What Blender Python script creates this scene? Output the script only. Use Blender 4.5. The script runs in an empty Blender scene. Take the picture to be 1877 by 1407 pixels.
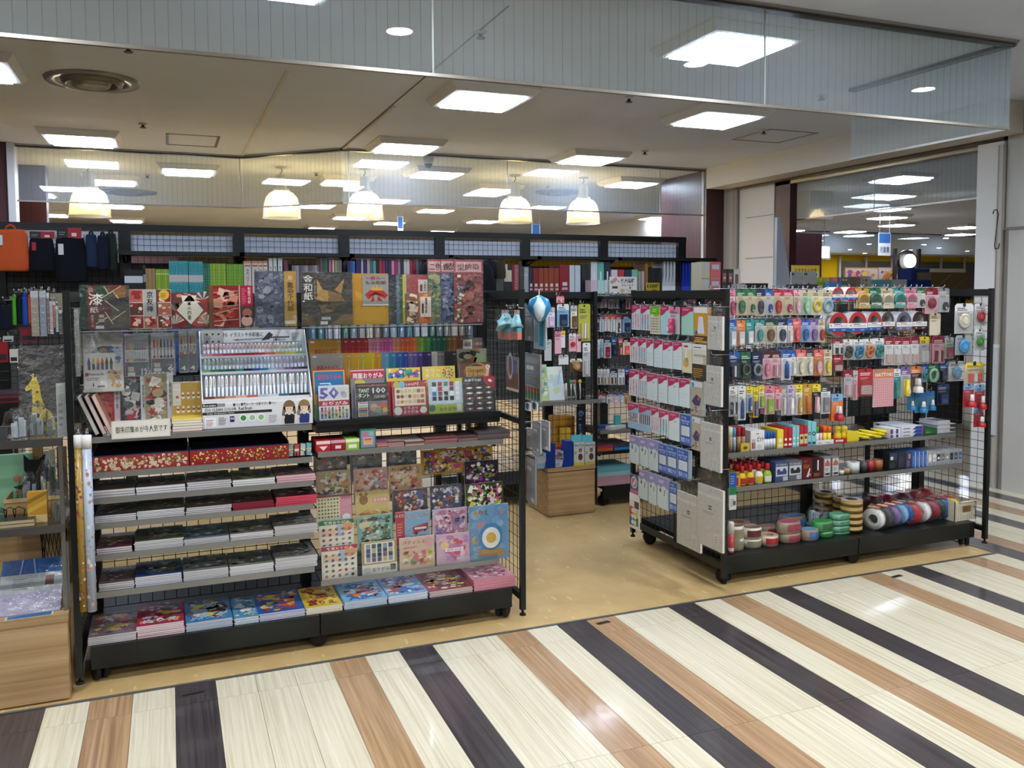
import bpy, math, random
from mathutils import Vector, Matrix
random.seed(7)
SC = bpy.context.scene
COL = SC.collection
R = math.radians

# ------------------------------------------------------------------ camera
IMG_W, IMG_H = 1877.0, 1407.0
FPX, U0, V0 = 1573.62, 938.38, 632.01
YAW, PITCH, ROLL, EYE = 0.380121, 0.0596846, -0.00511076, 1.535
_f = Vector((math.sin(YAW)*math.cos(PITCH), math.cos(YAW)*math.cos(PITCH), -math.sin(PITCH)))
_r = Vector((math.cos(YAW), -math.sin(YAW), 0.0))
_u = _r.cross(_f)
_c, _s = math.cos(ROLL), math.sin(ROLL)
CR, CU, CF = _c*_r+_s*_u, -_s*_r+_c*_u, _f
EYEP = Vector((0, 0, EYE))
cam = bpy.data.cameras.new('camera')
cam.sensor_fit = 'HORIZONTAL'
cam.sensor_width = 36.0
cam.lens = FPX/IMG_W*36.0
cam.shift_x = (IMG_W/2-U0)/IMG_W
cam.shift_y = (V0-IMG_H/2)/IMG_W
cam.clip_end = 200
cam_o = bpy.data.objects.new('camera', cam)
COL.objects.link(cam_o)
cam_o.matrix_world = Matrix(((CR.x, CU.x, -CF.x, 0), (CR.y, CU.y, -CF.y, 0), (CR.z, CU.z, -CF.z, EYE), (0, 0, 0, 1)))
SC.camera = cam_o

# ------------------------------------------------------------------ world and exposure
W = bpy.data.worlds.new('world'); SC.world = W
W.use_nodes = True
W.node_tree.nodes['Background'].inputs[0].default_value = (0.9, 0.95, 1.0, 1)
W.node_tree.nodes['Background'].inputs[1].default_value = 0.05
SC.view_settings.view_transform = 'Standard'
SC.view_settings.look = 'None'
SC.view_settings.gamma = 1.0
SC.view_settings.use_curve_mapping = False
SC.view_settings.exposure = 0.66
SC.cycles.max_bounces = 7
SC.cycles.diffuse_bounces = 5
SC.cycles.glossy_bounces = 3
SC.cycles.transparent_max_bounces = 24
SC.cycles.caustics_reflective = False
SC.cycles.caustics_refractive = False
FIX_EMIT, DOWN_EMIT, LAMP_EMIT = 19.0, 400.0, 3.0
ZC = 2.945          # ceiling height

# ------------------------------------------------------------------ measuring: a pixel of the photograph on a plane of the place
def at(px, py, Y=None, X=None, Z=None):
 d = CF + CR*((px-U0)/FPX) - CU*((py-V0)/FPX)
 if Y is not None: t = Y/d.y
 elif X is not None: t = X/d.x
 else: t = (Z-EYE)/d.z
 return EYEP + d*t

# ------------------------------------------------------------------ colour and mesh helpers
def lin(h):
 if not isinstance(h, str): return tuple(h[:3])
 h = h.lstrip('#')
 if len(h) == 3: h = ''.join(q*2 for q in h)
 o = []
 for i in (0, 2, 4):
  v = int(h[i:i+2], 16)/255.0
  o.append(v/12.92 if v <= 0.04045 else ((v+0.055)/1.055)**2.4)
 return tuple(o)

_TXT = {}
def text_mesh(body, bold=0.0):
 k = (body, bold)
 if k not in _TXT:
  cu = bpy.data.curves.new('t', 'FONT'); cu.body = body; cu.resolution_u = 1; cu.offset = bold
  cu.align_x = 'CENTER' if '\n' in body else 'LEFT'
  ob = bpy.data.objects.new('t', cu); COL.objects.link(ob)
  m = ob.to_mesh()
  vs = [(v.co.x, v.co.y) for v in m.vertices]; fs = [tuple(p.vertices) for p in m.polygons]
  ob.to_mesh_clear()
  bpy.data.objects.remove(ob); bpy.data.curves.remove(cu)
  if vs:
   x0 = min(v[0] for v in vs); x1 = max(v[0] for v in vs); y0 = min(v[1] for v in vs); y1 = max(v[1] for v in vs)
   vs = [((x-x0)/max(x1-x0, 1e-6), (y-y0)/max(y1-y0, 1e-6)) for x, y in vs]
  _TXT[k] = (vs, fs)
 return _TXT[k]

class MB:
 """collects faces; flat prints live in the local XZ plane and face -Y"""
 def __init__(s): s.v = []; s.f = []; s.c = []; s.m = []; s.sm = []
 def face(s, pts, col, mi=0, smooth=False):
  b = len(s.v); s.v += [tuple(p) for p in pts]; s.f.append(tuple(range(b, b+len(pts)))); s.c.append(lin(col)); s.m.append(mi); s.sm.append(smooth)
 def grid(s, rings, col, mi=0, closed=True, caps=True, smooth=True):
  b = len(s.v); n = len(rings[0]); col = lin(col)
  for r in rings: s.v += [tuple(p) for p in r]
  for i in range(len(rings)-1):
   for j in range(n if closed else n-1):
    k = (j+1) % n
    s.f.append((b+i*n+j, b+i*n+k, b+(i+1)*n+k, b+(i+1)*n+j)); s.c.append(col); s.m.append(mi); s.sm.append(smooth)
  if caps and closed:
   for q, o in ((b, True), (b+(len(rings)-1)*n, False)):
    l = list(range(q, q+n)); s.f.append(tuple(reversed(l)) if o else tuple(l)); s.c.append(col); s.m.append(mi); s.sm.append(False)
 def box(s, x0, x1, y0, y1, z0, z1, col='#808080', mi=0):
  b = len(s.v); col = lin(col)
  s.v += [(x0, y0, z0), (x1, y0, z0), (x1, y1, z0), (x0, y1, z0), (x0, y0, z1), (x1, y0, z1), (x1, y1, z1), (x0, y1, z1)]
  for f in ((3, 2, 1, 0), (4, 5, 6, 7), (0, 1, 5, 4), (1, 2, 6, 5), (2, 3, 7, 6), (3, 0, 4, 7)):
   s.f.append(tuple(b+i for i in f)); s.c.append(col); s.m.append(mi); s.sm.append(False)
  return s
 def bar(s, p0, p1, r, col='#808080', mi=0, n=4):
  p0 = Vector(p0); p1 = Vector(p1); d = (p1-p0).normalized()
  a = d.orthogonal().normalized(); b = d.cross(a)
  rg = []
  for p in (p0, p1):
   rg.append([p+(a*math.cos(2*math.pi*(i+.5)/n)+b*math.sin(2*math.pi*(i+.5)/n))*r for i in range(n)])
  s.grid(rg, col, mi, smooth=n > 5); return s
 def tube(s, path, r, col='#808080', mi=0, n=6):
  path = [Vector(p) for p in path]; rg = []
  for i, p in enumerate(path):
   d = (path[min(i+1, len(path)-1)]-path[max(i-1, 0)]).normalized()
   a = d.cross(Vector((0.13, 0.21, 0.97))).normalized(); b = d.cross(a)
   rr = r[i] if isinstance(r, (list, tuple)) else r
   rg.append([p+(a*math.cos(2*math.pi*k/n)+b*math.sin(2*math.pi*k/n))*rr for k in range(n)])
  s.grid(rg, col, mi); return s
 def lathe(s, prof, n=16, col='#808080', mi=0, c=(0, 0, 0), caps=True, smooth=True, axis='z', sx=1.0, sy=1.0):
  rg = []
  for r, z in prof:
   ring = []
   for k in range(n):
    a = 2*math.pi*k/n; x, y = r*math.cos(a)*sx, r*math.sin(a)*sy
    if axis == 'z': q = (c[0]+x, c[1]+y, c[2]+z)
    elif axis == 'y': q = (c[0]+x, c[1]+z, c[2]-y)
    else: q = (c[0]+z, c[1]+x, c[2]+y)
    ring.append(q)
   rg.append(ring)
  s.grid(rg, col, mi, caps=caps, smooth=smooth); return s
 def prism(s, pts, y0, y1, col, mi=0, side=None):
  """outline in XZ extruded along Y from y0 (front) to y1"""
  s.face([(x, y0, z) for x, z in pts], col, mi)
  s.face([(x, y1, z) for x, z in reversed(pts)], side or col, mi)
  n = len(pts)
  for i in range(n):
   (xa, za), (xb, zb) = pts[i], pts[(i+1) % n]
   s.face([(xa, y0, za), (xa, y1, za), (xb, y1, zb), (xb, y0, zb)], side or col, mi)
  return s
 # --- flat print on the front face (y slightly below 0)
 def pr(s, x0, x1, z0, z1, col, k=1): s.face([(x0, -2e-4*k, z0), (x1, -2e-4*k, z0), (x1, -2e-4*k, z1), (x0, -2e-4*k, z1)], col); return s
 def disc(s, x, z, r, col, k=2, n=10, rz=None, a0=0.0):
  rz = rz or r
  s.face([(x+r*math.cos(a0+2*math.pi*i/n), -2e-4*k, z+rz*math.sin(a0+2*math.pi*i/n)) for i in range(n)], col); return s
 def ply(s, pts, col, k=2): s.face([(x, -2e-4*k, z) for x, z in pts], col); return s
 def line(s, x0, z0, x1, z1, w, col, k=2):
  d = math.hypot(x1-x0, z1-z0) or 1; nx, nz = -(z1-z0)/d*w/2, (x1-x0)/d*w/2
  s.ply([(x0-nx, z0-nz), (x1-nx, z1-nz), (x1+nx, z1+nz), (x0+nx, z0+nz)], col, k); return s
 def text(s, body, x0, x1, z0, z1, col, k=4, bold=0.012):
  vs, fs = text_mesh(body, bold); b = len(s.v); col = lin(col)
  s.v += [(x0+(x1-x0)*u, -2e-4*k, z0+(z1-z0)*w) for u, w in vs]
  for f in fs: s.f.append(tuple(b+i for i in f)); s.c.append(col); s.m.append(0); s.sm.append(False)
  return s
 def art(s, x0, x1, z0, z1, pal, seed=0, n=26, k=2, size=0.22):
  """a scatter of printed shapes cut to the picture area"""
  rn = random.Random(seed); w, h = x1-x0, z1-z0; m = min(w, h)
  for i in range(n):
   r = m*size*rn.uniform(0.3, 1.0); rx = min(r, w*.49); rz = min(r*rn.uniform(.5, 1.1), h*.49)
   x = rn.uniform(x0+rx, x1-rx); z = rn.uniform(z0+rz, z1-rz); c = rn.choice(pal); q = rn.random()
   kk = k+0.25*(i % 12)
   if q < .5: s.disc(x, z, rx, c, kk, 9, rz, rn.random())
   elif q < .75: s.ply([(x-rx, z-rz*.6), (x+rx*.7, z-rz), (x+rx, z+rz*.5), (x-rx*.4, z+rz)], c, kk)
   else:
    a = rn.random()*6
    s.ply([(x+rx*(1 if j % 2 else .5)*math.cos(a+j*math.pi/5), z+rz*(1 if j % 2 else .5)*math.sin(a+j*math.pi/5)) for j in range(10)], c, kk)
  return s
 def dots(s, x0, x1, z0, z1, nx, nz, r, cols, k=2, sq=False, seed=1):
  rn = random.Random(seed)
  for i in range(nx):
   for j in range(nz):
    x = x0+(x1-x0)*(i+.5)/nx; z = z0+(z1-z0)*(j+.5)/nz; c = rn.choice(cols)
    if sq: s.pr(x-r, x+r, z-r, z+r, c, k)
    else: s.disc(x, z, r, c, k, 7)
  return s
 def lines(s, x0, x1, z0, z1, n, col, k=2, fill=.45, seed=3):
  rn = random.Random(seed); h = (z1-z0)/n
  for i in range(n):
   s.pr(x0, x0+(x1-x0)*rn.uniform(.55, 1), z0+h*i, z0+h*(i+fill), col, k)
  return s
 def mesh(s, name):
  me = bpy.data.meshes.new(name)
  me.from_pydata(s.v, [], s.f)
  a = me.attributes.new('Col', 'FLOAT_COLOR', 'FACE')
  flat = []
  for c in s.c: flat += [c[0], c[1], c[2], 1.0]
  a.data.foreach_set('color', flat)
  me.polygons.foreach_set('material_index', s.m)
  me.polygons.foreach_set('use_smooth', s.sm)
  me.update()
  return me
 def build(s, name, mats, parent=None, loc=(0, 0, 0), rot=(0, 0, 0)):
  me = s.mesh(name)
  for m in (mats if isinstance(mats, (list, tuple)) else [mats]): me.materials.append(MAT[m])
  return put(name, me, parent, loc, rot)

def put(name, me, parent=None, loc=(0, 0, 0), rot=(0, 0, 0)):
 o = bpy.data.objects.new(name, me); COL.objects.link(o)
 o.location = loc; o.rotation_euler = rot
 if parent is not None: o.parent = parent
 return o
def thing(name, label, cat, group=None, loc=(0, 0, 0), rot=(0, 0, 0)):
 o = put(name, None, None, loc, rot); o.empty_display_size = .05
 return tag(o, label, cat, group)
def tag(o, label=None, cat=None, group=None, kind=None):
 if label: o['label'] = label
 if cat: o['category'] = cat
 if group: o['group'] = group
 if kind: o['kind'] = kind
 return o
def struct(o, label=None): return tag(o, label, None, None, 'structure')
def copy_thing(src, label=None, group=None, loc=None, rot=None):
 r = src.copy(); COL.objects.link(r)
 if label: r['label'] = label
 if group: r['group'] = group
 if loc is not None: r.location = loc
 if rot is not None: r.rotation_euler = rot
 for ch in src.children:
  q = ch.copy(); COL.objects.link(q); q.parent = r
  for g in ch.children:
   w = g.copy(); COL.objects.link(w); w.parent = q
 return r
ORD = ['first', 'second', 'third', 'fourth', 'fifth', 'sixth', 'seventh', 'eighth', 'ninth', 'tenth', 'eleventh', 'twelfth', 'thirteenth', 'fourteenth', 'fifteenth', 'sixteenth', 'seventeenth', 'eighteenth', 'nineteenth', 'twentieth']
ORD += ['twenty-'+q for q in ORD[:9]] + ['thirtieth'] + ['thirty-'+q for q in ORD[:9]] + ['fortieth']
def nth(i, n=99, side='left'):
 if i == 0: return 'leftmost' if side == 'left' else 'nearest'
 if i == n-1: return 'rightmost' if side == 'left' else 'last'
 return ORD[i]+' from '+side

# ------------------------------------------------------------------ materials
MAT = {}
def nmat(name):
 m = bpy.data.materials.new(name); m.use_nodes = True; MAT[name] = m
 nt = m.node_tree; return m, nt, nt.nodes['Principled BSDF']
def attr_mat(name, rough, spec=.5, bump=0.0, bscale=200, coat=0.0, metal=0.0):
 m, nt, p = nmat(name)
 a = nt.nodes.new('ShaderNodeAttribute'); a.attribute_name = 'Col'
 nt.links.new(a.outputs['Color'], p.inputs['Base Color'])
 p.inputs['Roughness'].default_value = rough; p.inputs['Specular IOR Level'].default_value = spec
 p.inputs['Coat Weight'].default_value = coat; p.inputs['Coat Roughness'].default_value = .12; p.inputs['Metallic'].default_value = metal
 if bump:
  n = nt.nodes.new('ShaderNodeTexNoise'); n.inputs['Scale'].default_value = bscale
  t = nt.nodes.new('ShaderNodeTexCoord'); nt.links.new(t.outputs['Object'], n.inputs['Vector'])
  b = nt.nodes.new('ShaderNodeBump'); b.inputs['Strength'].default_value = bump; b.inputs['Distance'].default_value = .002
  nt.links.new(n.outputs['Fac'], b.inputs['Height']); nt.links.new(b.outputs['Normal'], p.inputs['Normal'])
 return m
attr_mat('paper', .62, .3)
attr_mat('gloss', .3, .45, coat=.25)
attr_mat('plastic', .32, .5)
attr_mat('cloth', .85, .2, bump=.5, bscale=500)
attr_mat('metal', .3, .5, metal=.85)
attr_mat('wall', .75, .25, bump=.12, bscale=120)
attr_mat('coat', .38, .45, bump=.06, bscale=900)
def solid(name, col, rough, spec=.5, metal=0.0):
 m, nt, p = nmat(name); p.inputs['Base Color'].default_value = lin(col)+(1,); p.inputs['Roughness'].default_value = rough
 p.inputs['Specular IOR Level'].default_value = spec; p.inputs['Metallic'].default_value = metal
solid('black', '#0a0f0e', .36, .45)
solid('rubber', '#101112', .6, .3)
solid('chrome', '#b9bcbd', .22, .5, 1.0)
solid('lip', '#8d8c88', .35, .5, .6)
def emit(name, col, s):
 m, nt, p = nmat(name); p.inputs['Base Color'].default_value = lin(col)+(1,)
 p.inputs['Emission Color'].default_value = lin(col)+(1,); p.inputs['Emission Strength'].default_value = s
emit('tube', '#dae7ff', FIX_EMIT)
emit('downlight', '#eef2f8', DOWN_EMIT)
emit('bulb', '#ffe2a8', LAMP_EMIT*6)
emit('sign_light', '#d9fff0', 2.5)
emit('screen_glow', '#ffffff', 6.0)
def clear(name, tint, gloss, rough=.05, bump=0.0, bscale=25, veil=0.0, dcol=(1, 1, 1), trans=False):
 """a thin clear sheet: transparent, with a Fresnel reflection"""
 m = bpy.data.materials.new(name); m.use_nodes = True; MAT[name] = m
 nt = m.node_tree; nt.nodes.remove(nt.nodes['Principled BSDF']); out = nt.nodes['Material Output']
 tr = nt.nodes.new('ShaderNodeBsdfTransparent'); tr.inputs[0].default_value = tuple(tint)+(1,)
 gl = nt.nodes.new('ShaderNodeBsdfGlossy'); gl.inputs['Roughness'].default_value = rough
 mx = nt.nodes.new('ShaderNodeMixShader')
 fr = nt.nodes.new('ShaderNodeLayerWeight'); fr.inputs['Blend'].default_value = .5
 pw = nt.nodes.new('ShaderNodeMath'); pw.operation = 'POWER'; pw.inputs[1].default_value = 5.0
 ma = nt.nodes.new('ShaderNodeMath'); ma.operation = 'MULTIPLY_ADD'; ma.inputs[1].default_value = .95; ma.inputs[2].default_value = .04+gloss; ma.use_clamp = True
 nt.links.new(fr.outputs['Facing'], pw.inputs[0]); nt.links.new(pw.outputs[0], ma.inputs[0]); nt.links.new(ma.outputs[0], mx.inputs[0])
 src = tr.outputs[0]
 if veil:      # a pale veil: dusty haze and reflection put in as colour, or frosting
  df = nt.nodes.new('ShaderNodeBsdfTranslucent' if trans else 'ShaderNodeBsdfDiffuse'); df.inputs[0].default_value = tuple(dcol)+(1,)
  m2 = nt.nodes.new('ShaderNodeMixShader'); m2.inputs[0].default_value = veil; nt.links.new(tr.outputs[0], m2.inputs[1]); nt.links.new(df.outputs[0], m2.inputs[2]); src = m2.outputs[0]
 nt.links.new(src, mx.inputs[1]); nt.links.new(gl.outputs[0], mx.inputs[2]); nt.links.new(mx.outputs[0], out.inputs[0])
 if bump:
  n = nt.nodes.new('ShaderNodeTexNoise'); n.inputs['Scale'].default_value = bscale; n.inputs['Detail'].default_value = 3
  t = nt.nodes.new('ShaderNodeTexCoord'); nt.links.new(t.outputs['Object'], n.inputs['Vector'])
  b = nt.nodes.new('ShaderNodeBump'); b.inputs['Strength'].default_value = bump; b.inputs['Distance'].default_value = .02
  nt.links.new(n.outputs['Fac'], b.inputs['Height']); nt.links.new(b.outputs['Normal'], gl.inputs['Normal']); nt.links.new(b.outputs['Normal'], fr.inputs['Normal'])
 return m
clear('glass', (.90, .94, .94), .0, .01, veil=.10, dcol=(.72, .82, .92))  # bluish veil stands in for the corridor's reflection and haze
clear('acrylic', (.96, .97, .97), .02, .03)
clear('film', (.93, .94, .94), .06, .12, bump=.9, bscale=30)
clear('lampglass', (.99, .94, .84), .04, .12, veil=.42, dcol=(.98, .86, .62), trans=True)
def streak(name, base, dark, light, rough, axis='y', scale=1.0, coat=.0):
 m, nt, p = nmat(name)
 t = nt.nodes.new('ShaderNodeTexCoord'); mp = nt.nodes.new('ShaderNodeMapping'); oi = nt.nodes.new('ShaderNodeObjectInfo')
 sc = [90*scale]*3; sc['xyz'.index(axis)] = 1.6*scale
 mp.inputs['Scale'].default_value = sc
 ad = nt.nodes.new('ShaderNodeVectorMath'); ad.operation = 'ADD'; sm = nt.nodes.new('ShaderNodeVectorMath'); sm.operation = 'SCALE'; sm.inputs['Scale'].default_value = 37.0
 cb = nt.nodes.new('ShaderNodeCombineXYZ')
 for i in range(3): nt.links.new(oi.outputs['Random'], cb.inputs[i])
 nt.links.new(cb.outputs[0], sm.inputs[0]); nt.links.new(t.outputs['Object'], ad.inputs[0]); nt.links.new(sm.outputs[0], ad.inputs[1]); nt.links.new(ad.outputs[0], mp.inputs['Vector'])
 n = nt.nodes.new('ShaderNodeTexNoise'); n.inputs['Scale'].default_value = 1.0; n.inputs['Detail'].default_value = 4; n.inputs['Roughness'].default_value = .6; n.inputs['Distortion'].default_value = .25
 nt.links.new(mp.outputs[0], n.inputs['Vector'])
 cr = nt.nodes.new('ShaderNodeValToRGB'); e = cr.color_ramp.elements
 e[0].position = .32; e[0].color = lin(dark)+(1,); e[1].position = .68; e[1].color = lin(light)+(1,)
 x = e.new(.5); x.color = lin(base)+(1,)
 nt.links.new(n.outputs['Fac'], cr.inputs[0]); nt.links.new(cr.outputs[0], p.inputs['Base Color'])
 p.inputs['Roughness'].default_value = rough; p.inputs['Coat Weight'].default_value = coat; p.inputs['Coat Roughness'].default_value = .09
 # slightly uneven, waxed gloss
 n2 = nt.nodes.new('ShaderNodeTexNoise'); n2.inputs['Scale'].default_value = 9; nt.links.new(t.outputs['Object'], n2.inputs['Vector'])
 b = nt.nodes.new('ShaderNodeBump'); b.inputs['Strength'].default_value = .05; b.inputs['Distance'].default_value = .01
 nt.links.new(n2.outputs['Fac'], b.inputs['Height']); nt.links.new(b.outputs['Normal'], p.inputs['Normal']); nt.links.new(b.outputs['Normal'], p.inputs['Coat Normal'])
streak('plank_cream', '#d6cdb2', '#c6bb9e', '#e1d9c1', .26, coat=.45)
streak('plank_tan', '#a98763', '#8e6e4d', '#bd9b75', .28, coat=.45)
streak('plank_dark', '#3f393a', '#2f2a2b', '#4d4646', .28, coat=.45)
streak('oak', '#a98a62', '#94764f', '#b89a72', .5, 'x', .35)
streak('maroon', '#4a2a2c', '#412325', '#533033', .35, 'z', .7)
def vinyl():
 m, nt, p = nmat('vinyl'); t = nt.nodes.new('ShaderNodeTexCoord')
 def noise(sc, det):
  n = nt.nodes.new('ShaderNodeTexNoise'); n.inputs['Scale'].default_value = sc; n.inputs['Detail'].default_value = det; nt.links.new(t.outputs['Object'], n.inputs['Vector']); return n
 n = noise(7, 5); cr = nt.nodes.new('ShaderNodeValToRGB'); e = cr.color_ramp.elements
 e[0].position = .35; e[0].color = lin('#bb9c68')+(1,); e[1].position = .7; e[1].color = lin('#c8ab76')+(1,); nt.links.new(n.outputs['Fac'], cr.inputs[0])
 mp = nt.nodes.new('ShaderNodeMapping'); mp.inputs['Scale'].default_value = (26, 9, 1); mp.inputs['Rotation'].default_value = (0, 0, .5)
 nt.links.new(t.outputs['Object'], mp.inputs[0]); v = nt.nodes.new('ShaderNodeTexNoise'); v.inputs['Scale'].default_value = 1; v.inputs['Detail'].default_value = 1; nt.links.new(mp.outputs[0], v.inputs['Vector'])
 r2 = nt.nodes.new('ShaderNodeValToRGB'); e = r2.color_ramp.elements; e[0].position = .66; e[0].color = (0, 0, 0, 1); e[1].position = .72; e[1].color = (1, 1, 1, 1); nt.links.new(v.outputs['Fac'], r2.inputs[0])
 mx = nt.nodes.new('ShaderNodeMix'); mx.data_type = 'RGBA'; mx.inputs['B'].default_value = lin('#d2bb8a')+(1,)
 nt.links.new(r2.outputs[0], mx.inputs['Factor']); nt.links.new(cr.outputs[0], mx.inputs['A']); nt.links.new(mx.outputs['Result'], p.inputs['Base Color'])
 p.inputs['Roughness'].default_value = .33
vinyl()
def ceilmat():
 m, nt, p = nmat('ceiling'); t = nt.nodes.new('ShaderNodeTexCoord')
 n = nt.nodes.new('ShaderNodeTexNoise'); n.inputs['Scale'].default_value = 60; n.inputs['Detail'].default_value = 4; nt.links.new(t.outputs['Object'], n.inputs['Vector'])
 n2 = nt.nodes.new('ShaderNodeTexNoise'); n2.inputs['Scale'].default_value = 1.2; n2.inputs['Detail'].default_value = 3; nt.links.new(t.outputs['Object'], n2.inputs['Vector'])
 cr = nt.nodes.new('ShaderNodeValToRGB'); e = cr.color_ramp.elements; e[0].position = .3; e[0].color = lin('#d9e0ee')+(1,); e[1].position = .7; e[1].color = lin('#e2e8f4')+(1,)
 nt.links.new(n2.outputs['Fac'], cr.inputs[0]); nt.links.new(cr.outputs[0], p.inputs['Base Color'])
 b = nt.nodes.new('ShaderNodeBump'); b.inputs['Strength'].default_value = .25; b.inputs['Distance'].default_value = .003; nt.links.new(n.outputs['Fac'], b.inputs['Height']); nt.links.new(b.outputs['Normal'], p.inputs['Normal'])
 p.inputs['Roughness'].default_value = .8; p.inputs['Specular IOR Level'].default_value = .2
ceilmat()
# ================================================================== THE SETTING
TH = 3.56            # where the shop floor meets the corridor planks
CXR = 4.47           # corner of the shop floor
# --- shop floor (beige vinyl) and the plank floor of the passage
fl = struct(MB().box(-8, CXR, TH, 32, -.05, -.002).build('floor', 'vinyl'), 'beige marbled vinyl floor of the stationery shop')
fb = struct(MB().box(-8, 30, -12, TH, -.06, -.006, '#3a3632').build('floor', 'paper'), 'striped wood-look plank floor of the passage')
MB().box(CXR, 30, TH, 32, -.06, -.006, '#8f806a').build('subfloor', 'paper', fb)
PW, PL = .1499, .9145
TONES = {-9: 'c', -8: 't', -7: 'c', -6: 'd', -5: 'c', -4: 'd', -3: 'c', -2: 't', -1: 'c', 0: 'd', 1: 'c', 2: 'c', 3: 'c', 4: 't', 5: 'c', 6: 'd', 7: 'c', 8: 'c', 9: 't', 10: 'c', 11: 'd', 12: 't', 13: 'c', 14: 'c', 15: 'd', 16: 'c', 17: 't', 18: 'c', 19: 'd', 20: 'c', 21: 'c', 22: 'c', 23: 't', 24: 'c', 25: 'd', 26: 'c', 27: 'c', 28: 't', 29: 'c', 30: 'd', 31: 't', 32: 'c', 33: 'c', 34: 'd', 35: 'c', 36: 't', 37: 'c', 38: 'd', 39: 'c', 40: 'c'}
_pm = {}
def plank_mesh(tone, l):
 k = (tone, round(l, 3))
 if k not in _pm:
  m = MB(); b = .0008; g = .0007
  m.box(-PW/2+g, PW/2-g, -l/2+g, l/2-g, -.005, 0)
  me = m.mesh('plank'); me.materials.append(MAT[{'c': 'plank_cream', 't': 'plank_tan', 'd': 'plank_dark'}[tone]]); _pm[k] = me
 return _pm[k]
XE0 = -.0155
rows = [(TH-.182-PL*j, TH-.182-PL*(j-1)) for j in range(1, 5)]
rows = [(TH-.182, TH-.016)]+rows
for kx in range(-6, 41):
 x = XE0+(kx+.5)*PW
 rr = list(rows)
 if x > CXR+.03:
  rr = rows[1:]+[(TH-.182+PL*j, TH-.182+PL*(j+1)) for j in range(0, 3)]
  rr[0] = (TH-.182-PL, TH-.182)
 for y0, y1 in rr:
  if y1 < 1.15: continue
  v = Vector((x, (y0+y1)/2, 0))-EYEP
  q = v.dot(CF)
  if q < .3 or abs(v.dot(CR)/q) > .75: continue
  if x > 5.97 and y1 < 4.7: continue
  put('plank', plank_mesh(TONES.get(kx, 'c'), y1-y0), fb, (x, (y0+y1)/2, 0))
tr = MB(); tr.box(-3, CXR, TH-.016, TH, -.02, .003, '#6f7072'); tr.box(-3, CXR, TH-.010, TH-.006, .003, .0045, '#a8a9a8')
struct(tr.build('trim_1', 'metal'), 'metal threshold strip between vinyl floor and planks')
tr = MB(); tr.box(CXR, CXR+.016, TH-.016, 5.6, -.02, .003, '#8a8b8c')
struct(tr.build('trim_2', 'metal'), 'metal edge strip running back along the shop floor side')
# little inlaid floor plates
for i, (px, py, L, lab) in enumerate(((354, 1272, .09, 'on the dark plank'), (1106, 1141, .07, 'on the tan plank'), (1644, 1056, .07, 'on the cream plank'))):
 p = at(px, py, Z=.0005); m = MB(); m.box(-L/2, L/2, -.012, .012, 0, .002, '#7d776c'); m.box(-L/2+.006, L/2-.006, -.006, .006, .002, .0028, '#4a4540')
 tag(m.build('floor_plate', 'metal', None, p, (0, 0, .12)), 'small metal floor plate set '+lab+' near the threshold', 'floor plate', 'floor plates')
# --- ceiling
ce = struct(MB().box(-10, 36, -12, 34, ZC, ZC+.1).build('ceiling', 'ceiling'), 'off-white textured ceiling with surface fixtures')
m = MB(); m.box(.725, .747, 5.6, 9.2, ZC-.008, ZC-.0005, '#dcd6c9'); struct(m.build('trim_3', 'wall'), 'pale ceiling batten running towards the rear glass')
m = MB(); m.box(1.585, 1.593, 4.0, 8.42, ZC-.004, ZC-.0005, '#6b655c'); m.box(1.60, 1.625, 6.4, 8.42, ZC-.012, ZC-.0005, '#d5cfc3'); struct(m.build('trim_4', 'wall'), 'open ceiling seam beside a sagging board edge')
def hatch(x0, x1, y0, y1, n):
 m = MB(); t = .022
 for b in ((x0, x1, y0, y0+t), (x0, x1, y1-t, y1), (x0, x0+t, y0, y1), (x1-t, x1, y0, y1)): m.box(*b, ZC-.004, ZC-.0004, '#8f8b84')
 struct(m.build('trim_%d' % n, 'metal'), 'metal frame of a ceiling access hatch')
hatch(.02, .47, 8.15, 8.75, 5); hatch(4.87, 5.4, 6.15, 6.7, 6)
# --- walls far and near
def wallbox(name, b, col, mat='wall', label=None):
 return struct(MB().box(*b, col).build(name, mat), label)
wallbox('wall_back', (-9, 36, 31.5, 31.7, 0, ZC), '#d9d2c3', label='far cream wall of the store')
wallbox('wall_left', (-9.2, -9, -12, 32, 0, ZC), '#d0c9bb', label='far left wall of the store')
wallbox('wall_front', (-9, 30, -12.2, -12, 0, ZC), '#c9c3b6', label='passage wall behind the viewer')
# right wall of the passage with shutter rail, recess and end column
wr = MB(); wr.box(5.97, 6.2, -12, 4.74, 0, ZC, '#c6c4bd')
wr = struct(wr.build('wall_right', 'wall'), 'grey beige painted wall of the passage on the right')
m = MB(); m.box(5.955, 5.9695, -2, 4.70, 0, 2.0, '#c2c0b8'); m.build('wall_panel', 'wall', wr)
m = MB(); m.box(5.945, 5.9695, -2, 4.735, 2.0, 2.02, '#8d877c'); m.build('panel_edge', 'wall', wr)
m = MB(); m.box(5.953, 5.9695, 4.70, 4.725, 0, 2.0, '#857f74'); m.build('panel_edge', 'wall', wr)
ec = MB(); ec.box(5.95, 6.2, 4.76, 4.985, 0, 2.68, '#e2e1dc')
ec = struct(ec.build('wall_column', 'wall'), 'white end column of the shop opening on the right')
m = MB(); m.box(5.944, 5.9495, 4.775, 4.80, 0, 2.65, '#8f897d'); m.box(5.93, 5.9495, 4.745, 4.775, 0, 2.65, '#b7b1a6'); m.build('guide_rail', 'coat', ec)
m = MB(); m.box(5.915, 5.93, 4.735, 4.80, .42, 1.10, '#c9cccb'); m.box(5.912, 5.93, 4.73, 4.805, 1.10, 1.125, '#dfe2e1'); m.build('clear_guard', 'plastic', ec)
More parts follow.
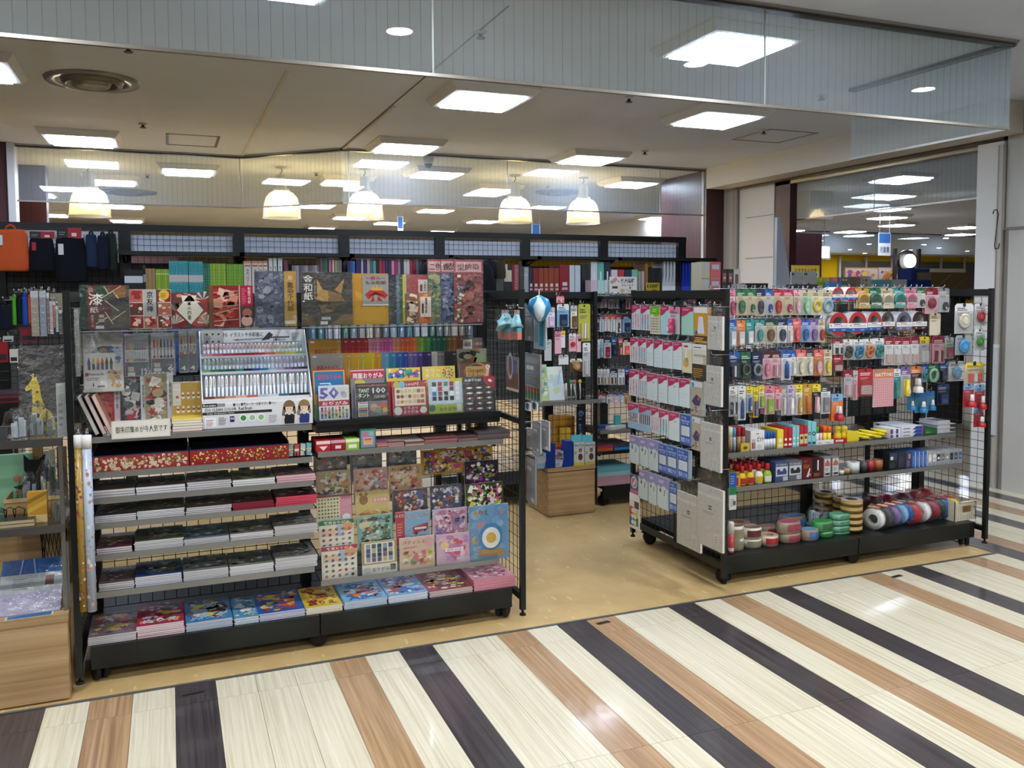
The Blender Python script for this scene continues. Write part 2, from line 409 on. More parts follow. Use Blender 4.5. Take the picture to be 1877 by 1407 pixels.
pts = [at(1818+q[0], q[1], Y=4.735) for q in ((2, 392), (4, 385), (9, 384), (12, 392), (8, 425), (5, 450), (6, 456), (12, 455), (14, 446))]
tag(MB().tube(pts, .004, '#3a3230', n=5).build('wire_hook', 'metal'), 'long dark wire hook hanging beside the end column', 'hook')
# soffit with shutter slot over the side opening
so = MB(); so.box(5.70, 5.95, 4.6, 8.3, 2.71, ZC, '#dcd6c9'); so = struct(so.build('wall_soffit', 'wall'), 'cream soffit beam over the side opening')
m = MB(); m.box(5.95, 6.03, 4.76, 8.1, 2.69, 2.80, '#5a5148'); m.box(6.03, 6.09, 4.76, 8.1, 2.66, 2.72, '#a89b82'); m.build('shutter_slot', 'metal', so)
m = MB(); m.box(6.09, 6.4, 4.76, 8.1, 2.71, ZC, '#bdb8ae'); m.build('soffit_back', 'wall', so)
# column group at the rear right
wallbox('wall_maroon', (5.80, 5.86, 8.46, 9.42, 0, ZC), '#4a2a2c', 'maroon', 'maroon panelled wall end behind the rear rack')
m = MB(); m.box(5.745, 5.80, 8.42, 8.46, 0, ZC, '#c9c9c8'); struct(m.build('trim_7', 'plastic'), 'white corner trim of the maroon panel')
wallbox('wall_maroon', (5.75, 5.99, 8.37, 8.40, 0, 2.72), '#4a2a2c', 'maroon', 'narrow maroon panel under the soffit end')
cl = MB(); cl.box(5.99, 6.10, 8.20, 8.40, 0, 2.72, '#b1a99b'); cl.box(5.985, 6.01, 8.12, 8.20, 0, 2.72, '#9d978c'); cl = struct(cl.build('wall_column', 'wall'), 'beige pier with shutter rail at the rear right')
wp = MB(); wp.box(6.02, 6.2, 7.52, 8.12, 0, 2.95, '#d6d3cc'); wp = struct(wp.build('wall_pier', 'wall'), 'white painted pier beside the side opening')
m = MB(); m.box(6.0185, 6.02, 7.53, 8.0, 1.905, 1.92, '#a19c93'); m.box(6.0185, 6.02, 7.53, 8.0, 2.36, 2.368, '#8a857d'); m.build('joint', 'wall', wp)
wallbox('wall_maroon', (6.03, 6.12, 7.28, 7.515, 0, 2.95), '#4a2a2c', 'maroon', 'narrow maroon edge of the white pier')
wallbox('wall_maroon', (at(1437, 480, Y=9.2).x, at(1506, 480, Y=9.2).x, 9.2, 9.3, 0, at(1500, 428, Y=9.2).z), '#3c2224', 'maroon', 'dark maroon partition seen through the side opening')
# left rear column
m = MB(); m.box(-1.34, -1.28, 9.1, 9.3, 0, ZC, '#cfd0cf'); struct(m.build('trim_8', 'plastic'), 'white column edge at the far left')
wallbox('wall_maroon', (-1.9, -1.34, 9.12, 9.3, 0, ZC), '#4a2a2c', 'maroon', 'maroon column at the far left')
wallbox('wall_maroon', (-1.62, -1.2, 10.6, 10.8, 0, ZC), '#5b3a34', 'maroon', 'maroon column behind the rear glass at left')
wallbox('wall_maroon', (-2.0, .2, 17.5, 17.6, 0, 2.45), '#3b2020', 'maroon', 'low maroon wall far behind the pendant lamps')
# beam seen through rear glass
m = MB(); m.box(8.3, 8.7, 9.6, 26, 2.55, ZC, '#d8d3c8'); struct(m.build('wall_beam', 'wall'), 'cream beam beyond the rear glass')
# neighbouring yellow shop far right
yw = struct(MB().box(9, 34, 26.0, 26.2, 0, ZC, '#e3bd08').build('wall_yellow', 'wall'), 'bright yellow wall of the children section')
for i in range(7):
 m = MB(); x = 23.9+i*1.3; m.box(x, x+1.22, 25.93, 25.995, 1.2, 2.72, '#5a5a58'); m.build('window_pane', 'gloss', yw)
for i in range(8):
 m = MB(); x = 23.8+i*1.3; m.box(x, x+.09, 25.88, 25.99, 0, 2.9, '#cfcac0'); m.build('window_post', 'wall', yw)
gb = struct(MB().box(9.4, 30, 15.9, 15.94, 2.45, ZC).build('window_1', 'glass'), 'clear smoke curtain before the yellow section')
MB().box(9.4, 30, 15.88, 15.96, ZC-.03, ZC, '#5d5750').build('top_rail', 'metal', gb)
# --- glass smoke curtains
def curtain(n, p0, p1, zt, zb, joints, label, wire=True):
 p0 = Vector(p0); p1 = Vector(p1); L = (p1-p0).length; a = math.atan2(p1.y-p0.y, p1.x-p0.x)
 root = put('window_%d' % n, None, None, (p0.x, p0.y, 0), (0, 0, a)); struct(root, label)
 cuts = [0]+joints+[L]
 for i in range(len(cuts)-1):
  MB().box(cuts[i]+.004, cuts[i+1]-.004, -.003, .003, zb, zt-.02).build('pane', 'glass', root)
  if i: MB().box(cuts[i]-.0035, cuts[i]+.0035, -.004, .004, zb, zt-.02, '#b9c4bd').build('joint_strip', 'plastic', root)
 m = MB(); m.box(0, L, -.03, .03, zt-.022, zt-.001, '#4b4744'); m.box(0, L, -.05, -.03, zt-.014, zt-.001, '#a9a49b'); m.build('top_rail', 'metal', root)
 MB().box(0, L, -.009, .009, zb-.014, zb, '#9a958c').build('bottom_rail', 'metal', root)
 if wire:
  m = MB(); x = .03
  while x < L:
   m.face([(x, -.0034, zb), (x+.0009, -.0034, zb), (x+.0009, -.0034, zt-.02), (x, -.0034, zt-.02)], '#3c4444'); x += .047
  o = m.build('wire_lines', 'paper', root); o['kind'] = 'stuff'
 return root
curtain(2, (-1.6, TH), (4.49, TH), ZC, 2.468, [1.6+at(793, 60, Y=TH).x, 1.6+at(1402, 90, Y=TH).x], 'front glass smoke curtain along the shop edge')
curtain(3, (4.49, TH), (4.46, 4.76), ZC, 2.468, [], 'short return of the front glass smoke curtain')
curtain(4, (-1.28, 9.2), (.734, 9.227), ZC, 2.43, [1.99], 'rear glass smoke curtain, left run')
curtain(5, (.734, 9.227), (1.603, 8.42), ZC, 2.43, [], 'rear glass smoke curtain, slanting run')
curtain(6, (1.603, 8.42), (5.75, 8.43), ZC, 2.43, [.06, 1.72, 3.57], 'rear glass smoke curtain, right run')
curtain(7, (6.15, 7.5), (6.15, 4.9), 2.70, 2.30, [1.25], 'glass smoke curtain in the side opening')
# --- ceiling fixtures
_fx = None
def fixture(x, y, label, s=1.0):
 global _fx
 if _fx is None:
  r = thing('ceiling_light', label, 'ceiling light', 'square fluorescent ceiling lights', (x, y, ZC))
  m = MB(); o, i, z = .32, .25, -.055
  rings = [[(-o, -o, 0), (o, -o, 0), (o, o, 0), (-o, o, 0)], [(-o, -o, -.012), (o, -o, -.012), (o, o, -.012), (-o, o, -.012)], [(-i-.035, -i-.035, z), (i+.035, -i-.035, z), (i+.035, i+.035, z), (-i-.035, i+.035, z)],
                 [(-i, -i, z), (i, -i, z), (i, i, z), (-i, i, z)], [(-i, -i, -.02), (i, -i, -.02), (i, i, -.02), (-i, i, -.02)]]
  m.grid([list(reversed(q)) for q in rings], '#dedbd4', caps=False, smooth=False); m.build('housing', 'wall', r)
  m = MB()
  q = i-.012; m.grid([[(-q, q, -.021), (q, q, -.021), (q, -q, -.021), (-q, -q, -.021)], [(-q, q, -.068), (q, q, -.068), (q, -q, -.068), (-q, -q, -.068)]], '#ffffff', smooth=False); m.build('diffuser', 'tube', r)  # added glowing block in place of tubes, dropped below rim to light ceiling
  for k in range(4):
   y0 = -.19+k*.127; m = MB(); m.box(i-.011, i-.001, y0-.018, y0+.018, -.05, -.022, '#b9bdc0'); m.build('lamp_holder', 'plastic', r)
  _fx = r
  return r
 return copy_thing(_fx, label, loc=(x, y, ZC))
FRONT = [(2.10, 5.80, 'above the papers rack'), (4.06, 5.79, 'nearest the side opening soffit'), (2.95, 4.09, 'behind the front glass at right'), (at(488, -64, Z=ZC).x, at(488, -64, Z=ZC).y, 'behind the front glass at left'), (2.10, 7.93, 'before the rear glass, centre'), (4.04, 7.95, 'before the rear glass, right'), (-.67, 8.5, 'before the rear glass, far left'), (at(36, 130, Z=ZC).x-.29, 6.08, 'beside the round air vent')]
for x, y, d in FRONT: fixture(x, y, 'square fluorescent ceiling light '+d)
REAR = [(345, 312), (205, 331), (60, 354), (92, 392), (228, 376), (232, 403), (800, 317), (632, 332), (713, 366), (579, 375), (905, 347), (1000, 378), (1156, 335), (640, 397), (798, 384), (713, 407), (588, 417), (885, 404), (807, 423)]
for i, (px, py) in enumerate(REAR):
 p = at(px, py, Z=ZC-.03); fixture(p.x, p.y, 'square ceiling light beyond the rear glass, %s, %s row' % (nth(sorted(REAR).index((px, py)), 19), 'near' if p.y < 11.4 else 'middle' if p.y < 14 else 'far'))
SIDE = [(1649, 327), (1630, 358), (1628, 381), (1626, 397), (1643, 411), (1558, 423), (1574, 430), (1770, 415), (1761, 428), (1450, 404), (1445, 421), (1115, 420), (1205, 398)]
for i, (px, py) in enumerate(SIDE):
 p = at(px, py, Z=ZC-.03); fixture(p.x, p.y, 'square ceiling light seen through the right opening, %s in nearness' % ORD[sorted([q[1] for q in SIDE]).index(py)])
_dl = None
def downlight(x, y, label, group):
 global _dl
 if _dl is None:
  r = thing('downlight', label, 'downlight', group, (x, y, ZC))
  m = MB(); m.lathe([(.085, -.0005), (.085, -.006), (.07, -.007), (.07, -.0005)], 20, '#e8e6e0', caps=False); m.build('rim', 'plastic', r)
  m = MB(); m.face([(.07*math.cos(-2*math.pi*k/20), .07*math.sin(-2*math.pi*k/20), -.003) for k in range(20)], '#ffffff'); m.build('lens', 'downlight', r)
  _dl = r; return r
 return copy_thing(_dl, label, group, (x, y, ZC))
for j, y in enumerate((2.54, .3, -2.0, -4.4)):
 for i in range(6): downlight(-2.55+1.87*i, y, 'round passage downlight, %s in the %s row from the shop' % (nth(i, 6), ORD[j]), 'passage downlights')
for i, (px, py) in enumerate(((1593, 447), (1694, 448), (1734, 436), (1558, 457), (1585, 464), (1669, 458), (1721, 454), (1685, 465), (1773, 460))):
 p = at(px, py, Z=ZC); downlight(p.x, p.y, 'round downlight before the yellow wall, %s from the left' % ORD[[1558, 1585, 1593, 1669, 1685, 1694, 1721, 1734, 1773].index(px)], 'downlights of the yellow section')
# --- pendant lamps
_pl = None
for i, (px, py, d) in enumerate(((162, 299, 'far left'), (515, 306, 'left of the glass bend'), (668, 309, 'right of the glass bend'), (944, 321, 'fourth from left'), (1069, 325, 'nearest the maroon panel'))):
 p = at(px, py, Z=ZC); lab = 'clear dome pendant lamp glowing warm, '+d
 if _pl is None:
  r = thing('pendant_lamp', lab, 'pendant lamp', 'glass dome pendant lamps', (p.x, p.y, ZC))
  MB().lathe([(.06, -.0005), (.06, -.012), (.02, -.02)], 16, '#d8d6cf').build('ceiling_rose', 'plastic', r)
  MB().tube([(0, 0, -.018), (.012, 0, -.045), (-.01, .004, -.07), (0, 0, -.10)], .006, '#8b8479').build('cord', 'plastic', r)
  MB().lathe([(.01, -.085), (.052, -.09), (.055, -.10), (.06, -.23), (.085, -.245), (.088, -.265), (.075, -.27)], 20, '#c6c7c2').build('lamp_cap', 'plastic', r)
  MB().lathe([(.09, -.265), (.135, -.29), (.172, -.34), (.192, -.41), (.20, -.48), (.206, -.555), (.214, -.563)], 28, '#ffffff', caps=False).build('glass_shade', 'lampglass', r)
  MB().lathe([(.03, -.272), (.06, -.30), (.105, -.36), (.115, -.42), (.09, -.47), (.02, -.49)], 16, '#ffffff').build('bulb', 'bulb', r)
  _pl = r
 else: copy_thing(_pl, lab, loc=(p.x, p.y, ZC))
# --- vents, sprinklers, camera dome
def vent(px, py, lab, rad=.29):
 p = at(px, py, Z=ZC); r = thing('ceiling_vent', lab, 'air vent', 'round ceiling air vents', (p.x, p.y, ZC))
 MB().lathe([(rad, -.0005), (rad*.97, -.02), (rad*.72, -.012), (rad*.70, -.001)], 36, '#8d8c87', caps=False).build('outer_ring', 'metal', r)
 MB().lathe([(rad*.66, -.001), (rad*.60, -.04), (rad*.50, -.03), (rad*.46, -.001)], 30, '#77756f', caps=False).build('middle_ring', 'metal', r)
 MB().lathe([(rad*.42, -.001), (rad*.34, -.045), (rad*.16, -.03), (rad*.02, -.028)], 24, '#8f8d87', caps=False).build('inner_cone', 'metal', r)
vent(170, 147, 'round metal ceiling vent at upper left', .29); vent(1024, 351, 'round ceiling vent between the right pendant lamps', .33); vent(236, 351, 'round ceiling vent behind the leftmost pendant lamp', .36)
for i, (px, py, d) in enumerate(((262, 226, 'left of the access hatch'), (881, 58, 'seen through the front glass, centre'), (1506, 174, 'seen through the front glass, right'), (1182, 276, 'right of the centre lights'), (1400, 238, 'beside the right access hatch'), (235, 84, 'under the front glass edge at left'), (1153, 178, 'under the front glass edge at right'), (270, 320, 'behind the rear glass at left'), (1003, 339, 'right of the fourth pendant'), (580, 316, 'between the middle pendants'))):
 p = at(px, py, Z=ZC); r = thing('fire_sprinkler', 'small ceiling sprinkler or sensor head, '+d, 'sprinkler', 'ceiling sprinkler heads', (p.x, p.y, ZC))
 MB().lathe([(.035, -.0005), (.033, -.012), (.012, -.014)], 12, '#c9c5bb').build('collar', 'plastic', r)
 MB().lathe([(.012, -.012), (.012, -.03), (.026, -.033), (.024, -.038)], 12, '#5b554e').build('head', 'metal', r)
p = at(791, 286, Z=ZC); r = thing('security_camera', 'white dome security camera under the ceiling by the glass', 'camera', None, (p.x, p.y+.12, ZC))
MB().lathe([(.055, -.0005), (.055, -.06), (.045, -.065)], 18, '#dcdad4').build('camera_base', 'plastic', r)
MB().lathe([(.045, -.063), (.042, -.085), (.025, -.105), (.004, -.11)], 18, '#22262a').build('camera_dome', 'gloss', r)
# exit sign beyond the opening, and hanging signs
p = at(1512, 462, Y=12.5); p0z = p.z; r = thing('exit_sign', 'small white and green exit sign with arrow beyond the opening', 'exit sign', None, p)
MB().box(-.13, .13, 0, .04, -.13, .13, '#dfe8e2').build('sign_case', 'plastic', r)
m = MB(); m.pr(-.1, .1, -.1, .1, '#f3fff9', 1); m.ply([(-.08, 0), (0, .07), (0, .03), (.08, .03), (.08, -.03), (0, -.03), (0, -.07)], '#0aa08a', 3); m.build('sign_face', 'sign_light', r); MB().bar((0, .02, .13), (0, .02, ZC-p0z), .008, '#b8b8b4').build('drop_rod', 'metal', r)
def hang_sign(x0, x1, y0, y1, Y, name, lab, head, body=None):
 a = at(x0, y1, Y=Y); b = at(x1, y0, Y=Y); w, h = b.x-a.x, b.z-a.z
 r = thing('hanging_sign', lab, 'sign', 'section signs hung from the ceiling', ((a.x+b.x)/2, Y, a.z))
 m = MB(); m.box(-w/2, w/2, 0, .012, 0, h, '#e8ecef'); m.pr(-w/2+.01, w/2-.01, h*head, h*.98, '#3f6fae', 1)
 if body: m.text(body, -w*.4, w*.4, h*.12, h*.40, '#3b3f44', 2)
 m.build('board', 'paper', r)
 for s in (-1, 1): MB().bar((s*w*.4, .006, h), (s*w*.4, .006, ZC-a.z), .003, '#b8b8b4').build('wire', 'metal', r)
hang_sign(1610, 1633, 427, 468, 11.5, '', 'blue and white hanging sign for the children books section', .55, '児童書')
hang_sign(729, 739, 397, 430, 14.0, '', 'narrow blue hanging sign beyond the middle pendant lamps', .35)
hang_sign(975, 990, 411, 436, 13.5, '', 'blue hanging sign beyond the right pendant lamps', .05)
# ================================================================== RACKS
C = {'pink': '#d77f9c', 'rose': '#e4b0bb', 'magenta': '#b5325f', 'green': '#1d6a45', 'lime': '#8fb53a', 'palegreen': '#a9cfae', 'navy': '#1b2749', 'blue': '#2458a8', 'skyblue': '#7db0d6', 'red': '#b6222b', 'crimson': '#8f1b30', 'coral': '#e0625a', 'orange': '#dc7a36', 'yellow': '#e6cf35', 'teal': '#2f8f8c', 'purple': '#775f9e', 'lavender': '#c2b1cf', 'white': '#e2e2e0', 'grey': '#8b8e92', 'palegrey': '#bdbfc0', 'charcoal': '#3b3d40', 'black': '#17181b', 'beige': '#c9bb9b', 'brown': '#6b482f', 'tan': '#a8855c', 'maroon': '#4c1f27', 'cream': '#e4dac0', 'mint': '#9fd0bf', 'aqua': '#7cc6ce', 'gold': '#b5872f', 'silver': '#a7a5a0', 'ochre': '#c39431', 'darkgreen': '#17402f', 'clear': '#d5d6d4'}
_wm = {}
def wire_grid(w, h, pitch=.05, r=.0017):
 k = (round(w, 3), round(h, 3), pitch)
 if k not in _wm:
  m = MB(); nx = max(1, round(w/pitch)); nz = max(1, round(h/pitch))
  for i in range(nx+1): m.bar((w*i/nx, 0, 0), (w*i/nx, 0, h), r)
  for j in range(nz+1): m.bar((0, -.003, h*j/nz), (w, -.003, h*j/nz), r)
  me = m.mesh('wire_grid'); me.materials.append(MAT['black']); _wm[k] = me
 return _wm[k]
_hook = {}
def hook(root, loc, L, rotz=0.0, plate=True):
 k = round(L, 3)
 if k not in _hook:
  m = MB(); m.tube([(0, 0, 0), (0, -L*.9, .001), (0, -L, .006), (0, -L-.004, .018)], .0026, n=5)
  if plate: m.box(-.006, .006, -.003, .003, -.0, .022)
  me = m.mesh('hook'); me.materials.append(MAT['chrome']); _hook[k] = me
 return put('hook', _hook[k], root, loc, (0, 0, rotz))
_cs = []
def caster(root, x, y, rot=.3):
 if not _cs:
  m = MB(); m.box(-.012, .012, -.02, .02, .065, .09); m.box(-.018, .018, -.012, .012, .08, .1)
  a = m.mesh('caster'); a.materials.append(MAT['black'])
  m = MB();
  for s in (-1, 1): m.lathe([(.018, -.010), (.034, -.011), (.038, -.006), (.038, .006), (.034, .011), (.018, .010)], 18, axis='x', c=(s*.016, 0, .038))
  b = m.mesh('wheel'); b.materials.append(MAT['rubber']); _cs.extend([a, b])
 c = put('caster', _cs[0], root, (x, y, 0), (0, 0, rot)); put('wheel', _cs[1], c)
 return c
def end_panel(root, x, y0, y1, h, zlow=.10, mid=(.93,), feet=True, t=.024):
 m = MB()
 for y in (y0, y1): m.box(x-t/2, x+t/2, y-t/2, y+t/2, .055, h)
 m.box(x-t/2, x+t/2, y0+t/2, y1-t/2, h-.045, h-.004); m.box(x-t/2, x+t/2, y0+t/2, y1-t/2, zlow, zlow+.03)
 for z in mid: m.box(x-t/2+.002, x+t/2-.002, y0+t/2, y1-t/2, z, z+.025)
 e = m.build('end_panel', 'black', root)
 put('wire_grid', wire_grid(y1-y0-t-.004, h-.05-zlow-.03), e, (x, y0+t/2+.002, zlow+.03), (0, 0, R(90)))
 if feet:
  for y in (y0, y1): MB().lathe([(.006, .034), (.006, .056)], 8, c=(x, y, 0)).lathe([(.016, .028), (.014, .036)], 12, c=(x, y, 0)).build('levelling_foot', 'rubber', e)
 return e
def shelf(root, x0, x1, yf, yb, z, lip='lip', t=.022):
 """z is the upper surface; a grey price rail runs along the front edge"""
 m = MB(); m.box(x0, x1, yf, yb, z-t, z);
 for x in (x0+.01, x1-.022): m.box(x, x+.012, yf+.06, yb, z-.042, z-t)
 s = m.build('shelf', 'black', root)
 if lip: MB().box(x0, x1, yf-.01, yf, z-.020, z+.003).build('price_rail', lip, s)
 return s
def gondola(label, x0, x1, yf, yb, h, bays, front_base=.04, ends=(1, 1), mid=(.93,), wheels=True, double=True):
 ym = (yf+yb)/2 if double else yb-.03
 root = thing('display_rack', label, 'display rack', 'black wire-mesh shop racks')
 if ends[0]: end_panel(root, x0, yf, yb, h, mid=mid)
 if ends[1]: end_panel(root, x1, yf, yb, h, mid=mid)
 xs = [x0+.035+(x1-x0-.07)*i/bays for i in range(bays+1)]
 for x in xs: MB().box(x-.022, x+.022, ym-.03, ym+.03, .08, h-.01).build('upright', 'black', root)
 m = MB(); m.box(xs[0], xs[-1], ym-.025, ym+.025, h-.05, h-.012); m.build('top_bar', 'black', root)
 for i in range(bays):
  a, b = xs[i]+.024, xs[i+1]-.024
  put('wire_grid', wire_grid(b-a, h-.25), root, (a, ym-.02, .17))
 for i in range(bays):
  a, b = xs[i]+.003, xs[i+1]-.003
  for (ya, yb2) in (((yf+front_base, ym),) if not double else ((yf+front_base, ym), (ym, yb-front_base))):
   m = MB(); m.box(a, b, ya, yb2, .125, .15)
   yk = ya if ya < ym else yb2
   m.box(a, b, min(yk, yk+(.018 if ya < ym else -.018)), max(yk, yk+(.018 if ya < ym else -.018)), .058, .125)
   m.box(a, b, yk-.004 if ya < ym else yk, yk if ya < ym else yk+.004, .112, .150)
   m.build('base_deck', 'black', root)
 if wheels:
  for i, x in enumerate(xs):
   xx = x+(.03 if i == 0 else -.03 if i == bays else 0)
   caster(root, xx, yf+front_base+.05, .4+i);
   if double: caster(root, xx, yb-front_base-.05, 1.2+i)
 return root, xs, ym
AL, AR, AY0, AY1, AH = -.359, 1.508, 3.655, 4.585, 1.555
rackA, axs, AYM = gondola('black wheeled rack on the left with coloured papers and magazines', AL, AR, AY0, AY1, AH, 2)
BL, BR, BY0, BY1, BH = 2.64, 4.51, 3.66, 4.60, 1.552
rackB, bxs, BYM = gondola('black wheeled rack on the right with tapes and glue', BL, BR, BY0, BY1, BH, 2, mid=())
rackD, dxs, DYM = gondola('black mesh rack behind the wooden plinth in the aisle', 1.82, 2.79, 5.70, 6.2, 1.548, 1, ends=(0, 0), wheels=True, double=False)
end_panel(rackD, 2.79, 5.40, 6.15, 1.548, mid=(), feet=False)
rackF, fxs, FYM = gondola('black mesh rack in the aisle between the two front racks', 2.83, 5.0, 5.38, 5.80, 1.535, 2, ends=(0, 0), wheels=True, double=False)
# shelves of the left rack: left bay narrow tiers, right bay display shelves
ax0, axm, ax1 = axs[0]+.024, axs[1], axs[2]-.024
AZ = {'goshuin': .972, 'tray': .83, 'm1': .727, 'm2': .625, 'm3': .497, 'm4': .346}
for k, z in AZ.items(): shelf(rackA, ax0, axm-.012, 3.755, AYM-.03, z)
shelf(rackA, axm+.012, ax1, 3.785, AYM-.03, .978, lip='black', t=.05)
shelf(rackA, axm+.012, ax1, 3.755, AYM-.03, .848)
# two shelves of the right rack
bx0, bxm, bx1 = bxs[0]+.024, bxs[1], bxs[2]-.024
BZ1, BZ2 = .666, .487
shelf(rackB, bx0, bxm-.004, 3.84, BYM-.03, BZ1); shelf(rackB, bxm+.004, bx1, 3.84, BYM-.03, BZ1)
shelf(rackB, bx0, bxm-.004, 3.80, BYM-.03, BZ2); shelf(rackB, bxm+.004, bx1, 3.80, BYM-.03, BZ2)
# --- tall rear rack with a slatted bracket shelf on top
CY = 7.75
cxs = [at(px, 430, Y=CY).x for px in (228, 437, 630, 805, 962, 1105, 1248)]
cxs = [cxs[0]-1.8, cxs[0]-.9]+cxs
rackC = thing('tall_rack', 'long tall black mesh rack across the rear of the shop', 'display rack', 'black wire-mesh shop racks', (0, 0, 0))
CH = 2.115
for i, x in enumerate(cxs): MB().box(x-.045, x+.045, CY-.03, CY+.03, 0, CH-.02).build('upright', 'black', rackC)
MB().box(cxs[0], cxs[-1]+.045, CY-.035, CY+.035, CH-.055, CH).build('top_rail', 'black', rackC)
for i in range(len(cxs)-1):
 a, b = cxs[i]+.045, cxs[i+1]-.045
 put('wire_grid', wire_grid(round(b-a, 2), 1.5, .05), rackC, (a, CY, .55))
 MB().box(a, b, CY+.02, CY+.026, 1.885, 2.035, '#dbe4f2').build('pale_backing', 'paper', rackC)
 MB().box(a, b, CY+.02, CY+.026, .5, 1.80, '#565656').build('dark_backing', 'paper', rackC)
 if i >= 2: MB().box(cxs[i]-.02, cxs[i+1]+(.02 if i < len(cxs)-2 else .2), CY-.36, CY-.03, 1.855, 1.885).build('bracket_shelf', 'black', rackC)
 MB().box(a, b, CY-.36, CY-.03, 1.505, 1.53).build('shelf', 'black', rackC)
for i in range(2, len(cxs)):
 x = cxs[i]; m = MB()
 m.v += [(x-.012, CY-.03, 1.80), (x-.012, CY-.03, 1.857), (x-.012, CY-.33, 1.857), (x+.012, CY-.03, 1.80), (x+.012, CY-.03, 1.857), (x+.012, CY-.33, 1.857)]
 for f in ((0, 1, 2), (5, 4, 3), (0, 2, 5, 3), (0, 3, 4, 1), (1, 4, 5, 2)): m.f.append(f); m.c.append((0, 0, 0)); m.m.append(0); m.sm.append(False)
 m.build('bracket', 'black', rackC)
# ================================================================== GOODS: shared builders
class Pr:
 """print on a sheet of width w and height h in units 0..1"""
 def __init__(s, m, w, h): s.m, s.w, s.h = m, w, h
 def X(s, u): return (u-.5)*s.w
 def r(s, a, b, c, d, col, k=1): s.m.pr(s.X(a), s.X(b), c*s.h, d*s.h, C.get(col, col), k); return s
 def t(s, body, a, b, c, d, col='#20242a', k=5, bold=.012): s.m.text(body, s.X(a), s.X(b), c*s.h, d*s.h, C.get(col, col), k, bold); return s
 def d(s, u, v, r, col, k=3, n=12, rz=None): s.m.disc(s.X(u), v*s.h, r*s.w, C.get(col, col), k, n, (rz*s.w if rz else None)); return s
 def p(s, pts, col, k=3): s.m.ply([(s.X(a), b*s.h) for a, b in pts], C.get(col, col), k); return s
 def l(s, a, b, c, d, w, col, k=4): s.m.line(s.X(a), b*s.h, s.X(c), d*s.h, w*s.w, C.get(col, col), k); return s
 def art(s, a, b, c, d, pal, seed=0, n=26, k=2, size=.22): s.m.art(s.X(a), s.X(b), c*s.h, d*s.h, [C.get(q, q) for q in pal], seed, n, k, size); return s
 def dots(s, a, b, c, d, nx, nz, r, cols, k=3, sq=False, seed=1): s.m.dots(s.X(a), s.X(b), c*s.h, d*s.h, nx, nz, r*s.w, [C.get(q, q) for q in cols], k, sq, seed); return s
 def lines(s, a, b, c, d, n, col, k=3, fill=.4, seed=3): s.m.lines(s.X(a), s.X(b), c*s.h, d*s.h, n, C.get(col, col), k, fill, seed); return s
def rect(box, Y=None, X=None):
 x0, x1, y0, y1 = box
 if Y is not None:
  a = at(x0, (y0+y1)/2, Y=Y).x; b = at(x1, (y0+y1)/2, Y=Y).x; xm = (x0+x1)/2
  zb = at(xm, y1, Y=Y).z; zt = at(xm, y0, Y=Y).z
  return Vector(((a+b)/2, Y, zb)), b-a, zt-zb, (0, 0, 0)
 a = at(x0, (y0+y1)/2, X=X).y; b = at(x1, (y0+y1)/2, X=X).y; xm = (x0+x1)/2
 zb = at(xm, y1, X=X).z; zt = at(xm, y0, X=X).z
 return Vector((X, (a+b)/2, zb)), a-b, zt-zb, (0, 0, R(-90))
def sheet(name, label, cat, box, draw, Y=None, X=None, t=.004, base='white', mat='gloss', group=None, tilt=0.0, part='cover', zb=None, film=False, spin=0.0, back=None):
 loc, w, h, rot = rect(box, Y, X)
 if zb is not None: h += loc.z-zb; loc.z = zb
 r = thing(name, label, cat, group, loc, (rot[0]-R(tilt), 0, rot[2]+R(spin)))
 MB().box(-w/2, w/2, 0, t, 0, h, C.get(back or base, back or base)).build('paper_stack' if part == 'cover' else 'backing', 'paper', r)
 m = MB(); m.pr(-w/2, w/2, 0, h, C.get(base, base), .5)
 if draw: draw(Pr(m, w, h))
 m.build(part, mat, r)
 if film:
  e = .003; m = MB(); m.face([(-w/2-e, -.004, .0005), (w/2+e, -.004, .0005), (w/2+e, -.004, h+e), (-w/2-e, -.004, h+e)], '#ffffff'); m.build('clear_sleeve', 'film', r)
 return r
